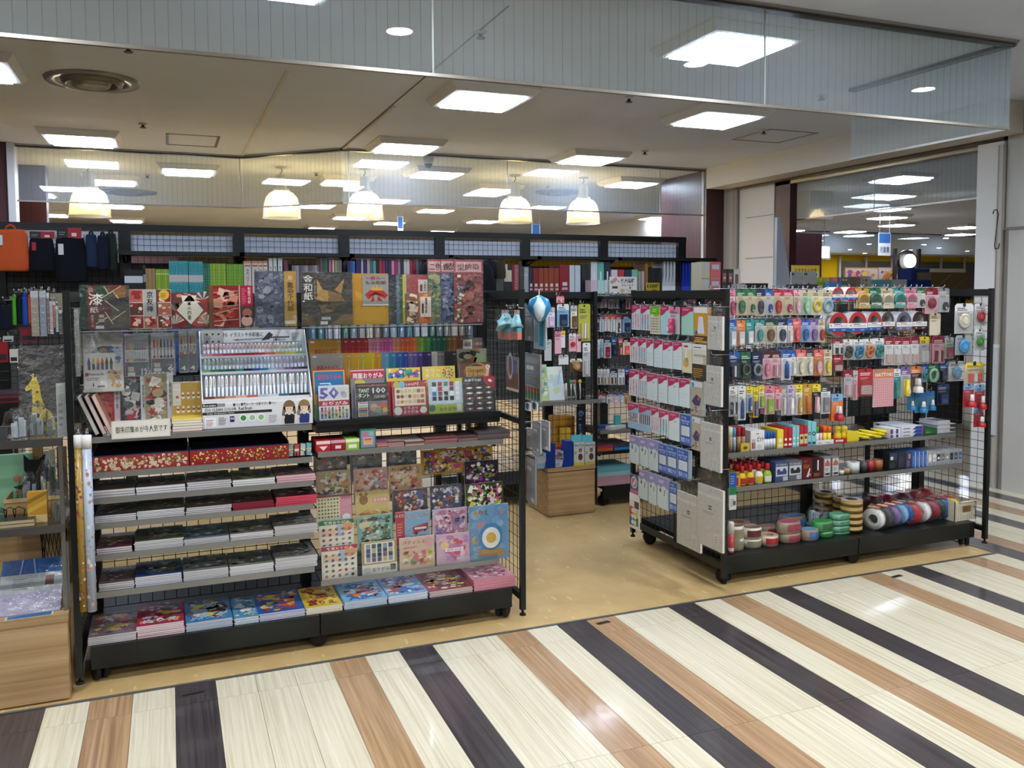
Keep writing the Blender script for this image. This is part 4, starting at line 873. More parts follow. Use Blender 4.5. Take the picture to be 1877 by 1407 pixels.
tray('red tray patterned with white plum blossoms, navy inside', 170, 346, '#8f2f24', ['#d8cdb8', '#cdbba4', '#e2d9c8', '#7a6a3a', '#c9b79a'], 1)
tray('red tray patterned with small yellow and white dots', 348, 530, '#8a1f1c', ['#d6b23a', '#cfc9a8', '#6a7a3a'], 2)
r = thing('wire_rack', 'tiny curled wire rack beside the red trays', 'rack', None, (xa(551, 828, 3.79), 3.79, AZ['tray'])); m = MB()
for a in (-.035, 0.0, .035): m.tube([(a-.015, 0, .002), (a-.017, 0, .022), (a, 0, .03), (a+.017, 0, .022), (a+.015, 0, .002)], .0013, '#111', n=5)
m.tube([(-.055, 0, .002), (.055, 0, .002), (.055, .05, .002), (-.055, .05, .002), (-.055, 0, .002)], .0014, '#111', n=5); m.build('wire', 'metal', r)
for i, (c, nm) in enumerate((('mint', 'mint'), ('coral', 'pink'), ('white', 'white striped'), ('aqua', 'pale green'))):
 a = -.042+.026*i; o = MB().box(-.010, .010, 0, .03, 0, .05, C[c]).box(-.0102, .0102, -.0003, .0303, .018, .03, C['cream']).build('masking_tape_box', 'paper', None, (xa(551, 828, 3.79)+a, 3.798, AZ['tray']+.0035), (0, R(3), 0))
 tag(o, nm+' little box standing in the curled wire rack', 'box', 'little boxes in the wire rack')
# ------------------------------------------------------------------ gift wrap rolls on the left post
for px, nm, base, pal, w in ((148, 'gold gift wrap roll with red and white flowers', '#9a7a2c', ['#c9b79a', '#8a4a3a', '#6f5a22', '#a5605a'], .028), (163.5, 'pale blue gift wrap roll with small flowers', '#a9b4c6', ['#c9c4bc', '#b58a7a', '#8a97b4', '#d6d2cc'], .034)):
 y = 3.612; x = xa(px-2, 900, y); z0 = at(px+6, 1119, Y=y).z; z1 = at(px, 797, Y=y).z; r_ = w/2; L = z1-z0
 r = thing('gift_wrap_roll', nm+' hanging on the left post', 'wrapping paper', 'gift wrap rolls', (x, y, z0)); m = MB(); m.lathe([(r_, 0), (r_, L-.05)], 16, base)
 rn = random.Random(int(px))
 for i in range(110):
  a = rn.uniform(0, 6.28); zz = rn.uniform(.01, L-.07); q = rn.uniform(.003, .009); c = rn.choice(pal); pts = []
  for k in range(6):
   aa = a+q/r_*math.cos(k*1.047)*.8; pts.append((math.cos(aa)*(r_+.0008), math.sin(aa)*(r_+.0008), zz+q*math.sin(k*1.047)))
  m.face(pts, c)
 m.build('printed_paper', 'gloss', r); MB().lathe([(r_+.001, L-.05), (r_+.001, L)], 16, '#d8d5cf').build('paper_band', 'paper', r)
 hook(rackA, (x, 3.643, z1+.002), .012)
# ================================================================== LEFT RACK, RIGHT BAY: folding papers
MZ = .978
OG = 'folding paper packs in the tiered clear display'
# clear tiered stand (its own thing)
oy = 3.80
ox0, ox1 = xa(577.5, 760, oy), xa(908, 745, oy)
r = thing('paper_stand', 'clear acrylic tiered stand holding folding papers', 'display stand', None, ((ox0+ox1)/2, oy, MZ+.0005))
w2 = (ox1-ox0)/2
for s in (-1, 1):
 m = MB(); pts = [(-.004, 0), (.225, 0), (.225, .335), (.17, .335), (-.004, .06)]
 m.prism(pts, -.0015, .0015, '#ffffff')
 m.v = [(s*w2+y, x, z) for x, y, z in m.v]
 m.build('side_cheek', 'acrylic', r)
TR = [(.0, .0, .05), (.085, .105, .155), (.155, .185, .235)]     # y of tier front, floor z, lip z
for y, z, zl in TR:
 m = MB(); m.box(-w2+.002, w2-.002, y, y+.065, z+.0004, z+.0024); m.box(-w2+.002, w2-.002, y-.003, y, z+.0004, zl); m.build('tier', 'acrylic', r)
def row_packs(tier, first, edges, y0px, y1px, title):
 """edges: (right edge px, colour, name); the leftmost pack lies in front"""
 y, z, zl = TR[tier]; Y = oy+y+.006; zb = MZ+z+.003
 n = len(edges)
 for i, (px, col, nm) in enumerate(edges):
  yy = Y+i*.0022; x1 = xa(px, (y0px+y1px)/2, yy); h = at(px, y0px-.35*i*.6, Y=yy).z-zb; w = .152 if i else x1-xa(first, (y0px+y1px)/2, yy)
  rr = thing('folding_paper_pack', '%s folding paper pack, %s in the %s coloured row' % (nm, nth(i, n), ('', 'lower', 'upper')[tier]), 'paper pack', OG, (x1-w/2, yy, zb), (R(-3), 0, 0))
  MB().box(-w/2, w/2, 0, .0016, 0, h, col).build('paper_stack', 'paper', rr)
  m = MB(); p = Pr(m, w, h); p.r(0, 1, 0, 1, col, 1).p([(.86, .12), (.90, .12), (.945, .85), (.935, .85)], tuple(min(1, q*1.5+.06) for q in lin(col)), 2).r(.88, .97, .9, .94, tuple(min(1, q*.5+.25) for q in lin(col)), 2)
  if i == 0: p.t('単色おりがみ', .18, .85, .50, .72, '#a8202c').d(.12, .93, .07, '#e8e4dc', 3, 12, .03).t('トーヨー', .07, .17, .915, .945, '#a02a30')
  m.build('wrapper', 'gloss', rr)
row_packs(2, 566, [(625.7, '#b98a35', 'gold'), (639, '#8c1c2c', 'deep red'), (652, '#9c1e2a', 'crimson'), (663, '#a8202c', 'red'), (676, '#b02a30', 'bright red'), (683, '#d58a98', 'pale pink'), (691, '#d07a90', 'soft pink'), (697, '#d88aa0', 'light rose'), (705, '#cc5f92', 'rose'), (712, '#c44f8c', 'magenta pink'), (721, '#c85a94', 'bright pink'), (725, '#cf9272', 'peach'), (734, '#c98058', 'apricot'), (743, '#c8622a', 'orange'), (752, '#cc5a22', 'deep orange'), (765, '#d0662a', 'warm orange'), (778, '#6f9a2c', 'lime green'), (790, '#3f8a3c', 'grass green'), (801, '#1f6a48', 'green'), (809, '#1a5c44', 'dark green'), (820, '#1e5a3c', 'forest green'), (829, '#7a5a2c', 'olive brown'), (838, '#8a5a32', 'brown'), (852, '#6e4630', 'dark brown')], 621, 662, '')
row_packs(1, 570, [(630, '#97938c', 'silver'), (645, '#b9923c', 'pale gold'), (662, '#c9a22e', 'mustard'), (671, '#b5b23a', 'yellow green'), (688, '#cfb418', 'yellow'), (700, '#cc9320', 'amber'), (714, '#5f9cba', 'light blue'), (727, '#2f86a8', 'turquoise'), (739, '#2462a8', 'azure'), (749, '#244f9c', 'cobalt'), (758, '#6a609a', 'lilac'), (766, '#5c4f90', 'violet'), (776, '#45347e', 'purple'), (792, '#2f2360', 'indigo'), (803, '#b9b5ae', 'white'), (811, '#77746e', 'grey'), (816, '#5f5c58', 'mid grey'), (838, '#2c2829', 'black')], 647, 700, '')
def dsq(p): p.r(0, 1, 0, 1, '#6a6458', 1).r(.02, .48, .05, .95, '#cfc8ba', 2).t('和紙風', .1, .42, .72, .88, '#3a322c').p([(.1, .3), (.42, .22), (.42, .27), (.1, .38)], '#7a4030', 4); p.dots(.52, .98, .08, .95, 3, 3, .06, ['#b5605a', '#c9b58a', '#6a8ab0', '#c98a9a', '#8a9a6a'], 3, True)
sheet('folding_paper_pack', 'sample-coloured folding paper set at the right end of upper row', 'paper pack', (848, 884, 619, 664), dsq, Y=oy+.155+.062, t=.002, base='#6a6458', group=OG, zb=MZ+.188)
def dchi(bg, title, seed, strip): return lambda p: p.r(0, 1, 0, 1, bg, 1).art(0, 1, .3, 1, ['#b9b39e', '#8a9a72', '#a85a3a', '#3a3a36', '#c9a08a', '#7a6a4a'], seed, 26, 2, .3).r(.25, .85, .2, .62, strip, 6).t(title, .3, .8, .28, .56, '#3b2a20', 8)
sheet('folding_paper_pack', 'grey-green patterned paper pack behind the brown one', 'paper pack', (838, 892, 639, 700), dchi('#8f8c7c', 'Chiyogami\nCollection', 3, '#a9a593'), Y=oy+.085+.05, t=.003, group=OG, zb=MZ+.108)
FR = [  # front tier: (label, box, draw)
 ('blue folding paper pack with rainbow frame behind the fifty-colour pack', (575, 636, 676, 768), lambda p: p.r(0, 1, 0, 1, '#b02a30', 1).r(.02, .96, .0, .97, '#c9a52a', 2).r(.05, .93, 0, .95, '#1f6a9a', 3).t('徳用おりがみ', .14, .86, .78, .90, '#c0485a', 6).lines(.2, .7, .70, .75, 1, '#c9dce6', 5).t('1', .48, .56, .6, .7, '#8ab0c8', 6).r(0, .12, 0, .5, '#c08a3a', 4).r(0, .1, 0, .3, '#4a8a5a', 5).r(.9, 1, 0, .6, '#6a5a8a', 4), 1),
 ('red and grey double-sided folding paper pack', (645, 707, 676, 764), lambda p: p.r(0, 1, 0, 1, '#7a747a', 1).r(0, 1, .80, 1, '#a8303c', 2).t('両面おりがみ', .06, .95, .80, .92, '#ece6e4').r(0, 1, .955, .985, '#c9a0a0', 3).d(.26, .72, .16, '#b9a92e', 4, 9, .1), 1),
 ('blue and yellow patterned cellophane paper pack', (711, 773, 674, 760), lambda p: p.r(0, 1, 0, 1, '#c9b23a', 1).art(0, 1, .76, 1, ['#3a6ab0', '#c04a6a', '#3a9a6a', '#d8d4c8', '#2f4a90'], 4, 40, 2, .3).t('教育セロファン', .1, .95, .80, .90, '#2a4ea0', 6).r(0, 1, .0, .72, '#a82430', 5), 1),
 ('yellow foil paper pack with a ring of coloured dots', (777, 837, 671, 757), lambda p: [p.r(0, 1, 0, 1, '#c9b444', 1).t('カラー\nホイル', .08, .55, .76, .95, '#d8d4d4').t('12', .68, .88, .80, .90, '#3a3a8a')]+[p.d(.78+.15*math.cos(k*.628), .85+.11*math.sin(k*.628), .03, ['#b03a50', '#4a50a0', '#3a8a6a', '#c06a3a'][k % 4], 5, 8) for k in range(10)], 1),
 ('brown patterned paper collection pack at the right end', (845, 903, 664, 754), lambda p: p.r(0, 1, 0, 1, '#5f4334', 1).art(0, 1, .55, 1, ['#a86a52', '#c9a08a', '#7a5a40', '#3a2a26'], 6, 16, 2, .4).r(.2, .8, .62, .92, '#a8834a', 6).t('Chiyogami\nCollection', .25, .76, .67, .88, '#3a2a1c', 8).d(.9, .9, .07, '#e0dcd4', 7, 14).t('42', .86, .94, .87, .93, '#3a3a3a', 9), 1),
 ('white fifty-colour folding paper pack with big purple number', (585, 641, 706, 767), lambda p: [p.r(0, 1, 0, 1, '#d8d6dc', 1).t('50', .03, .66, .60, .95, '#5a58a8', bold=.03).r(.62, .98, .6, .94, '#c9cfc0', 2).t('色', .72, .92, .64, .82, '#7a78b8').r(0, 1, .40, .56, '#b02a38', 2).t('おりがみ', .1, .95, .42, .53, '#f0e8e8', 6).dots(.04, .96, .04, .37, 8, 5, .035, ['#b03a40', '#c98a3a', '#c9c04a', '#5a9a5a', '#3a6ab0', '#7a4a90', '#8a5a3a', '#3a3a44', '#c98aa0'], 3, True, 5)], 0),
 ('black hundred-colour paper pack with colour photo', (653, 713, 702, 762), lambda p: [p.r(0, 1, 0, 1, '#191718', 1).t('100', .52, .92, .70, .86, '#d8d8d8').t('COLOR PAPERS', .55, .9, .56, .64, '#9a9a9a').r(.0, .38, .60, .86, '#243a2a', 2).t('TANT\nタント', .08, .42, .58, .84, '#e0dcd0', 6).r(.06, .95, .91, .95, '#8a4040', 2).r(.06, .36, .04, .46, '#cfcac0', 3).r(.38, .96, .04, .48, '#6a6a6e', 3)]+[p.r(.08, .34, .06+.035*k, .09+.035*k, ['#b03a3a', '#d0a03a', '#5a9a5a', '#3a6ab0', '#2a2a60', '#c06a8a', '#8a5a3a', '#c9c04a', '#3aa0a0', '#d0d0d0', '#7a4a90'][k], 5) for k in range(11)]+[p.d(.55, .28, .13, '#b5867a', 5), p.d(.68, .22, .1, '#7a9a7a', 6), p.d(.82, .3, .12, '#c04a3a', 5), p.d(.88, .2, .08, '#c9b03a', 6)], 0),
 ('red and cream folding paper pack with small animal pictures', (721, 784, 698, 759), lambda p: p.r(0, 1, 0, 1, '#a82a34', 1).r(.06, .95, .28, .82, '#d6cdb0', 2).d(.12, .90, .1, '#b9b84a', 4).d(.27, .90, .1, '#7ab0c8', 5).t('100円', .4, .75, .86, .94, '#e6dada').dots(.1, .55, .32, .78, 4, 3, .055, ['#7a4a2c', '#c9a0a8', '#b5863a', '#c9b58a', '#6a4030'], 4).dots(.58, .92, .32, .78, 3, 3, .05, ['#c9b58a', '#a8605a', '#d0a050'], 4, True).t('どうぶつ\nおりがみ', .3, .72, .05, .25, '#f0e4e0').d(.14, .14, .12, '#e6e2de', 5).d(.88, .14, .1, '#e6e2de', 5), 0),
 ('pale blue and green folding paper pack with picture grid', (787, 849, 694, 755), lambda p: p.r(0, 1, 0, 1, '#b3c6d2', 1).r(0, 1, 0, .26, '#a8b83a', 2).r(.62, 1, .88, 1, '#c9c23a', 2).dots(.08, .94, .36, .92, 5, 4, .06, ['#a82a34', '#2a2a2e', '#3a7ab0', '#e0e0de', '#3a8a5a', '#7a4a3a', '#d8d4cc'], 3, True, 8).t('おりがみ', .3, .8, .06, .18, '#2f6a3a').d(.08, .16, .1, '#2f6a3a', 3).r(.82, .96, .04, .26, '#dcdcd8', 4), 0),
 ('dark folding paper pack with red corner and bow pictures', (850, 909, 690, 752), lambda p: [p.r(0, 1, 0, 1, '#343132', 1).p([(.62, 1), (1, 1), (1, .66), (.72, .76)], '#a81e34', 2).p([(.78, .88), (.84, .93), (.93, .86), (.86, .82)], '#ece4e0', 4).t('友禅千代紙', .06, .58, .86, .94, '#d8d4ce').lines(.06, .3, .80, .83, 1, '#8a8684')]+[[p.d(.2+.3*k, .68-.15*j, .1, [('#d8d2ca', '#c9c0b4', '#b58a80'), ('#c9b8a0', '#b9b4ae', '#a89a90'), ('#b0503a', '#c99a4a', '#8a8890'), ('#d0ccc6', '#b04a3a', '#c9b59a'), ('#b06a60', '#e0dcd6', '#8a8482')][j][k], 4, 8, .03), p.d(.2+.3*k, .68-.15*j, .03, '#e8e4dc', 5, 6)] for j in range(5) for k in range(3)], 0)]
for lab, box, dr, back in FR: sheet('folding_paper_pack', lab, 'paper pack', box, dr, Y=oy+(.034 if back else .008), t=.004, base='white', group=OG, zb=MZ+.003, tilt=7, film=not back)
# ------------------------------------------------------------------ narrow shelf of boxes below
LZ = .8485; ly = 3.765
def block(name, label, cat, px0, px1, pyt, Y, z, d, col, draw=None, group=None, mat='gloss', side=None):
 x0, x1 = xa(px0, pyt+20, Y), xa(px1, pyt+20, Y); h = at((px0+px1)/2, pyt, Y=Y).z-z; w = x1-x0
 r = thing(name, label, cat, group, ((x0+x1)/2, Y, z))
 MB().box(-w/2, w/2, 0, d, 0, h, C.get(side or col, side or col)).build('carton', 'paper', r); m = MB(); m.pr(-w/2, w/2, 0, h, C.get(col, col), .5)
 if draw: draw(Pr(m, w, h))
 m.build('front_print', mat, r); return r
BG = 'small boxes on the narrow shelf under the folding papers'
block('paper_box', 'left flat red box on the narrow shelf', 'box', 580, 606, 808, ly, LZ, .15, 'red', lambda p: p.r(0, 1, .7, 1, '#d8c9c6', 2).p([(.2, .5), (.8, .5), (.5, .1)], '#e6d8d4', 3), BG)
block('paper_box', 'right flat red box on the narrow shelf', 'box', 607, 633, 806, ly, LZ, .15, 'crimson', lambda p: p.r(0, 1, .72, 1, '#c99aa0', 2).r(.3, .7, .2, .5, '#e0d0d0', 3), BG)
block('paper_box', 'flat lime green box on the narrow shelf', 'box', 634, 659, 804, ly, LZ, .15, 'lime', lambda p: p.r(0, 1, .7, 1, '#dfe2c0', 2).r(.2, .8, .15, .5, '#e6e8d0', 3), BG)
block('paper_box', 'upright green framed box with a pink and orange picture', 'box', 660, 689, 786, ly-.004, LZ, .17, '#1f7a5a', lambda p: p.r(.08, .92, .08, .92, '#8a86a0', 2).d(.3, .75, .16, '#b56a8a', 3).d(.7, .75, .15, '#7ab0a0', 3).r(.22, .78, .22, .58, '#d8b5b0', 4).r(.26, .74, .44, .54, '#c0506a', 5).r(.26, .74, .34, .43, '#d8954a', 5).r(.26, .74, .25, .33, '#c9b04a', 5), BG, side='#20302a')
for j, (a, b, n, t, cs, nm) in enumerate(((690, 711, 4, .007, ['#7a5a8a', '#c98a4a', '#b5727a', '#8a4a5a'], 'purple and orange'), (712, 741, 4, .006, ['#b58a86', '#a87a7a', '#c09a92', '#3a3436'], 'dusty pink'), (743, 778, 3, .006, ['#c9b5a8', '#a8605a', '#3a3436'], 'pink and cream'), (779, 838, 4, .006, ['#9a605e', '#8a5656', '#b07a74', '#3a3032'], 'red-brown'), (840, 876, 3, .007, ['#7a5a58', '#8a6a66', '#3f3638'], 'plum'), (877, 936, 5, .008, ['#4f4545', '#5c5252', '#6a5c5a', '#4a4242', '#574c4c'], 'dark grey'))):
 pile(xa(a, 815, ly), xa(b, 812, ly), ly, LZ+.0005, [(t, cs[i % len(cs)], cs[(i+1) % len(cs)]) for i in range(n)], 'paper_packet', nm+' paper packet on top of its pile on the narrow shelf', nm+' paper packet lower in its pile on the narrow shelf', 'paper packet', BG, .15)
# ------------------------------------------------------------------ leaning picture books in the tiered rack (lower right bay)
Z0 = .262
rt = rackA
bx_0, bx_1 = axm+.02, ax1-.015
TY = [3.795, 3.826, 3.857, 3.888, 3.915]; TZ = [.262, .37, .475, .575, .67]
for k in range(5):
 m = MB(); m.box(bx_0, bx_1, TY[k]-.004, TY[k]+.026, TZ[k]-.004, TZ[k]); m.box(bx_0, bx_1, TY[k]-.007, TY[k]-.004, TZ[k]-.006, TZ[k]+(.035 if k == 0 else .03)); m.build('book_tier', 'acrylic', rt)
MB().box(bx_0, bx_1, TY[0]-.014, TY[0]-.007, TZ[0]-.016, TZ[0]+.006).build('book_tier_rail', 'lip', rt)
m = MB()
for x in (bx_0+.004, (bx_0+bx_1)/2, bx_1-.004):
 for k in range(5): m.bar((x, TY[k]+.02, TZ[k]-.006), (x, AYM-.02, TZ[k]-.006), .003)
m.build('tier_arms', 'black', rt)
BK = 'picture books in the tiered rack'
def pb(base, pal, seed, title=None, tcol='#f0ece4', n=34, extra=None):
 def f(p):
  p.r(0, 1, 0, 1, base, 1).art(.02, .98, .02, .98, pal, seed, n, 2, .2).art(.03, .97, .03, .97, pal+['#d8d2c8', '#2a2426'], seed+50, n*2, 5, .08)
  if title: p.t(title, .08, .92, .82, .93, tcol, 8)
  if extra: extra(p)
 return f
def d_anim(title, hb, seed):
 def f(p):
  p.r(0, 1, 0, 1, '#d9d3bd', 1).r(0, 1, .86, 1, hb, 2).t(title, .14, .88, .88, .97, '#f2e8d8', 6).d(.82, .78, .17, '#d99a6a', 4, 12, .13)
  p.r(.05, .95, .03, .84, '#dfd8c6', 1.5).r(.5, .72, .5, .84, '#a8b4cc', 2).r(.05, .48, .52, .72, '#dab89e', 2)
  rn = random.Random(seed)
  for i in range(5):
   for j in range(5):
    c = rn.choice(['#a8342e', '#3a6a8a', '#4a7a4a', '#2a2624', '#b5783a', '#6a4a7a', '#8a5a3a']); u, v = .13+.185*i, .1+.155*j
    p.p([(u-.06, v-.02), (u, v+.04), (u+.07, v+.02), (u+.02, v-.03)], c, 4) if (i+j) % 2 else p.d(u, v, .045, c, 4, 8)
 return f
def d_board(p): p.r(0, 1, 0, 1, '#dcd9cd', 1).r(.0, 1, .3, 1, '#b08f4a', 2).r(.07, .93, .35, .96, '#e0e0dc', 3).dots(.1, .9, .38, .93, 5, 4, .06, ['#2f3440', '#8a94a4', '#7a4a5a', '#b9a86a', '#3a4a6a', '#4a4a4e'], 5, True, 3).t('おりがみ', .3, .78, .08, .2, '#2a2a2c').d(.14, .14, .1, '#c9c6be', 4).r(.8, .96, .08, .26, '#2f4a3a', 4)
def d_sweets(p): p.r(0, 1, 0, 1, '#d3b59f', 1).art(.03, .97, .05, .6, ['#c07a6a', '#d9a58a', '#e6d6c4', '#8a4a34', '#d8b050', '#c4607a', '#7aa05a'], 5, 40, 2, .24).t('パティシエ', .08, .75, .78, .90, '#a8405a').d(.84, .82, .14, '#d8a0a4', 5, 14).lines(.12, .6, .66, .72, 2, '#c04a4a', 5)
def d_girls(p): p.r(0, 1, 0, 1, '#cfa9c0', 1).art(.02, .98, .02, .98, ['#d98ab0', '#c07aa8', '#e6c4d4', '#b58ac4', '#d9b0c8', '#c9506a', '#e0c48a'], 6, 50, 2, .2).r(.25, .8, .42, .54, '#efe2ec', 8).t('おりがみ', .3, .75, .44, .52, '#b04a80', 10)
def d_blue(p):
 p.r(0, 1, 0, 1, '#5f93bb', 1).art(.02, .98, .02, .5, ['#4f84b0', '#7aa8c8', '#c09a5a', '#a87f48', '#6a8aa8', '#c9c4b4'], 7, 22, 2, .25).art(.02, .98, .55, .98, ['#6fa0c4', '#b5808a', '#86aecb', '#5a8ab4'], 9, 14, 2, .25)
 for i, (ch, c) in enumerate(zip('ぬりえ', ('#c9a02a', '#b03a34', '#3a6a3a'))): p.t(ch, .12+.13*i, .23+.13*i, .82, .92, c, 9, .03)
 p.d(.55, .42, .30, '#2f7fb8', 6, 26, .33).d(.55, .40, .23, '#e9e9e6', 7, 24, .25).d(.55, .40, .13, '#d8b03a', 8, 18).p([(.2, .08), (.9, .05), (.8, .2), (.3, .2)], '#b58a4a', 6)
def d_dots(p): p.r(0, .66, 0, 1, '#d6d0ac', 1).dots(.02, .64, .1, .92, 7, 8, .03, ['#5a5a34', '#7a6a3a', '#9a8a4a'], 3).r(.66, 1, 0, 1, '#cf8f9c', 2).t('おりがみ', .7, .97, .84, .95, '#b03050').d(.84, .3, .12, '#e6e0e0', 4).d(.36, .1, .22, '#b84a54', 4, 12, .12).r(0, 1, .94, 1, '#8a3a3a', 4)
def d_bear(p): p.r(0, 1, 0, 1, '#c9b26a', 1).d(.24, .75, .13, '#8a6038', 3, 12, .14).d(.16, .92, .05, '#8a6038', 3).d(.32, .92, .05, '#8a6038', 3).r(.5, .95, .66, .8, '#d08a8a', 4).t('おりがみ', .54, .92, .68, .78, '#f6eee6').art(.05, .95, .02, .45, ['#a8804a', '#8a5a34', '#e0d4b4', '#c99a5a', '#b56a4a'], 3, 22, 2, .3)
BOOKS = [
 (4, 'cloudy clear bag book with rounded frame, leftmost in the back tier', (575, 636, 829, 875), pb('#77706c', ['#8a807c', '#6a6260', '#9a8a88', '#a06a6a'], 1, None, n=18), True),
 (4, 'grey-blue bagged book with red lettering in the back tier', (642, 700, 826, 872), pb('#6d7679', ['#7f8a8c', '#5f686c', '#8a9290'], 2, 'シール', '#a8342e', n=16), True),
 (4, 'dark bagged book with rounded window in the back tier', (709, 764, 822, 866), pb('#55595c', ['#8a8c8c', '#3c4044', '#a8a4a0', '#6a7a84'], 3, n=18), True),
 (4, 'large yellow picture book crowded with blue and white shapes', (772, 904, 821, 890), pb('#b58a22', ['#3f5f9a', '#c9c4bc', '#7a3a34', '#2f3a5c', '#c9a23a', '#a8406a', '#5a4a34', '#d0ccc8'], 4, n=80), False),
 (3, 'tan food picture paper pack, leftmost in the second back tier', (580, 642, 863, 916), pb('#a89470', ['#c9bfa4', '#7a6a4a', '#b5763a', '#5a4a4a', '#8aa05a', '#c9c4b4'], 5), True),
 (3, 'pink sticker book with berries and pale blue top', (649, 711, 858, 908), pb('#b98a80', ['#c05a5a', '#d0a08a', '#8a9ab0', '#d8c8b4', '#a04a4a', '#c9b06a'], 6), True),
 (3, 'cream and orange lunch box paper pack', (713, 774, 852, 903), pb('#b5905a', ['#c9a56a', '#b04a3a', '#d8c094', '#8a5a2c', '#c98a8a'], 7, 'おべんとう', '#4a2a1c'), True),
 (3, 'dark purple cover with white and magenta figures-like shapes', (852, 914, 844, 892), pb('#2a1c2e', ['#5a2a5c', '#8a3a6a', '#3a2a4a', '#c9c4cc', '#1c141f', '#6a8a3a'], 8, n=40), False),
 (2, 'cream dotted sticker book with a pink side panel', (581, 645, 907, 958), d_dots, True),
 (2, 'yellow paper pack with brown bear-like round shapes', (652, 714, 900, 950), d_bear, True),
 (2, 'dark red and blue robot-like patterned book', (720, 784, 897, 945), pb('#43333a', ['#8a3034', '#3a4a7a', '#b9b4b4', '#2a2a34', '#a87a4a'], 9), True),
 (2, 'navy book with silver star-like shapes and colourful bar', (789, 846, 889, 938), pb('#222c54', ['#3a4a8a', '#b9bcc4', '#c9a04a', '#1a1f3c', '#8a3a3a', '#6a7ab0'], 10, 'おりがみ', '#d8d8e0'), True),
 (2, 'black and green cover with yellow splashes', (854, 923, 885, 936), pb('#39401f', ['#8aa03a', '#c9b83a', '#1c1f14', '#d0cfc4', '#b04a7a', '#2a5a2c', '#111'], 11, n=44), False),
 (1, 'green headed teaching paper pack with animal pictures', (585, 649, 953, 1008), d_anim('教育おりがみ', '#1f7a54', 4), True),
 (1, 'teal paper pack with forest animal pictures', (656, 720, 944, 1004), pb('#6fa39a', ['#4a7a5a', '#a87a4a', '#8ab0a0', '#c9bf9a', '#5a4a34', '#3f6a4a'], 12, 'おりがみ', '#3a2a1c'), True),
 (1, 'blue book with red spine and a red bus', (726, 788, 937, 992), lambda p: p.r(0, 1, 0, 1, '#7aa3c0', 1).r(0, .26, 0, 1, '#b02a34', 2).t('トミカ', .03, .23, .84, .94, '#f0e8e8').lines(.04, .22, .3, .7, 5, '#d88a8a').t('はたらくくるま', .3, .95, .80, .92, '#c9a23a', 8).p([(.5, .3), (.95, .42), (.95, .62), (.5, .52)], '#a8242c', 4).r(.55, .9, .44, .5, '#c9d4dc', 5).d(.6, .32, .04, '#222', 6).d(.86, .4, .04, '#222', 6).art(.28, .98, .02, .28, ['#b5a890', '#8a3034', '#c9c4bc', '#5a7a8a'], 2, 12, 3, .3), True),
 (1, 'lilac and pink jewel sticker book behind the lilac pack', (794, 857, 932, 990), pb('#c3a4bc', ['#b5607a', '#d8b4c8', '#a8709a', '#e0ccd6', '#c98a9a', '#7a6aa0'], 13, None, n=44), True),
 (0, 'red headed teaching paper pack with small pictures in front', (590, 655, 1000, 1074), d_anim('教育おりがみ', '#a8243a', 5), True),
 (0, 'white paper pack with gold framed pictures in front', (664, 728, 992, 1062), d_board, True),
 (0, 'cream sweets and cakes paper pack in front', (733, 797, 984, 1055), d_sweets, True),
 (0, 'pink sparkling paper pack in front', (801, 862, 978, 1045), d_girls, True),
 (0, 'large blue colouring book with yellow centred disc', (861, 933, 926, 1037), d_blue, True)]
for tier, lab, box, dr, fl_ in BOOKS: sheet('picture_book', lab, 'book', box, dr, Y=TY[tier]+.004, t=.006, base='white', group=BK, tilt=3, zb=TZ[tier]+.002, film=fl_)
# ------------------------------------------------------------------ piles of magazines on the left tiers and along the base
MG = 'magazine piles on the left rack'
PAPER = ['#c9c6c6', '#d2d0d2', '#c2c0c2', '#d8d6d6']
def mag_pile(a, b, shelf_name, z, yf, n, t, depth, pal, nm, title=None, edge=None, cover=None, bg=None, k=0, base=False):
 def dr(p):
  p.r(0, 1, 0, 1, bg or pal[0], 1).art(.02, .98, .05, .98, pal, k*7+3, 30, 2, .25).art(.02, .98, .05, .98, pal+['#d8d4d0', '#2a2628'], k*5+1, 70, 5, .09)
  if title: p.t(title, .12, .88, .06, .24, pal[-1], 8, .03)
 pg = edge or PAPER[k % 4]
 pile(xa(a+1, 900, yf), xa(b-1, 900, yf), yf, z+.0005, [(t*(1+.12*((i*7) % 3-1)), pg, cover or pal[0]) for i in range(n)], 'magazine', '%s magazine topping the %s pile, %s' % (nm, nth(k, 10 if base else 5), shelf_name), 'magazine under the %s one, %s' % (nm, shelf_name), 'magazine', MG, depth, dr, .0025)
dk = ['#4a3a38', '#5c4a48', '#6a5a58', '#3c3232', '#7a6460']
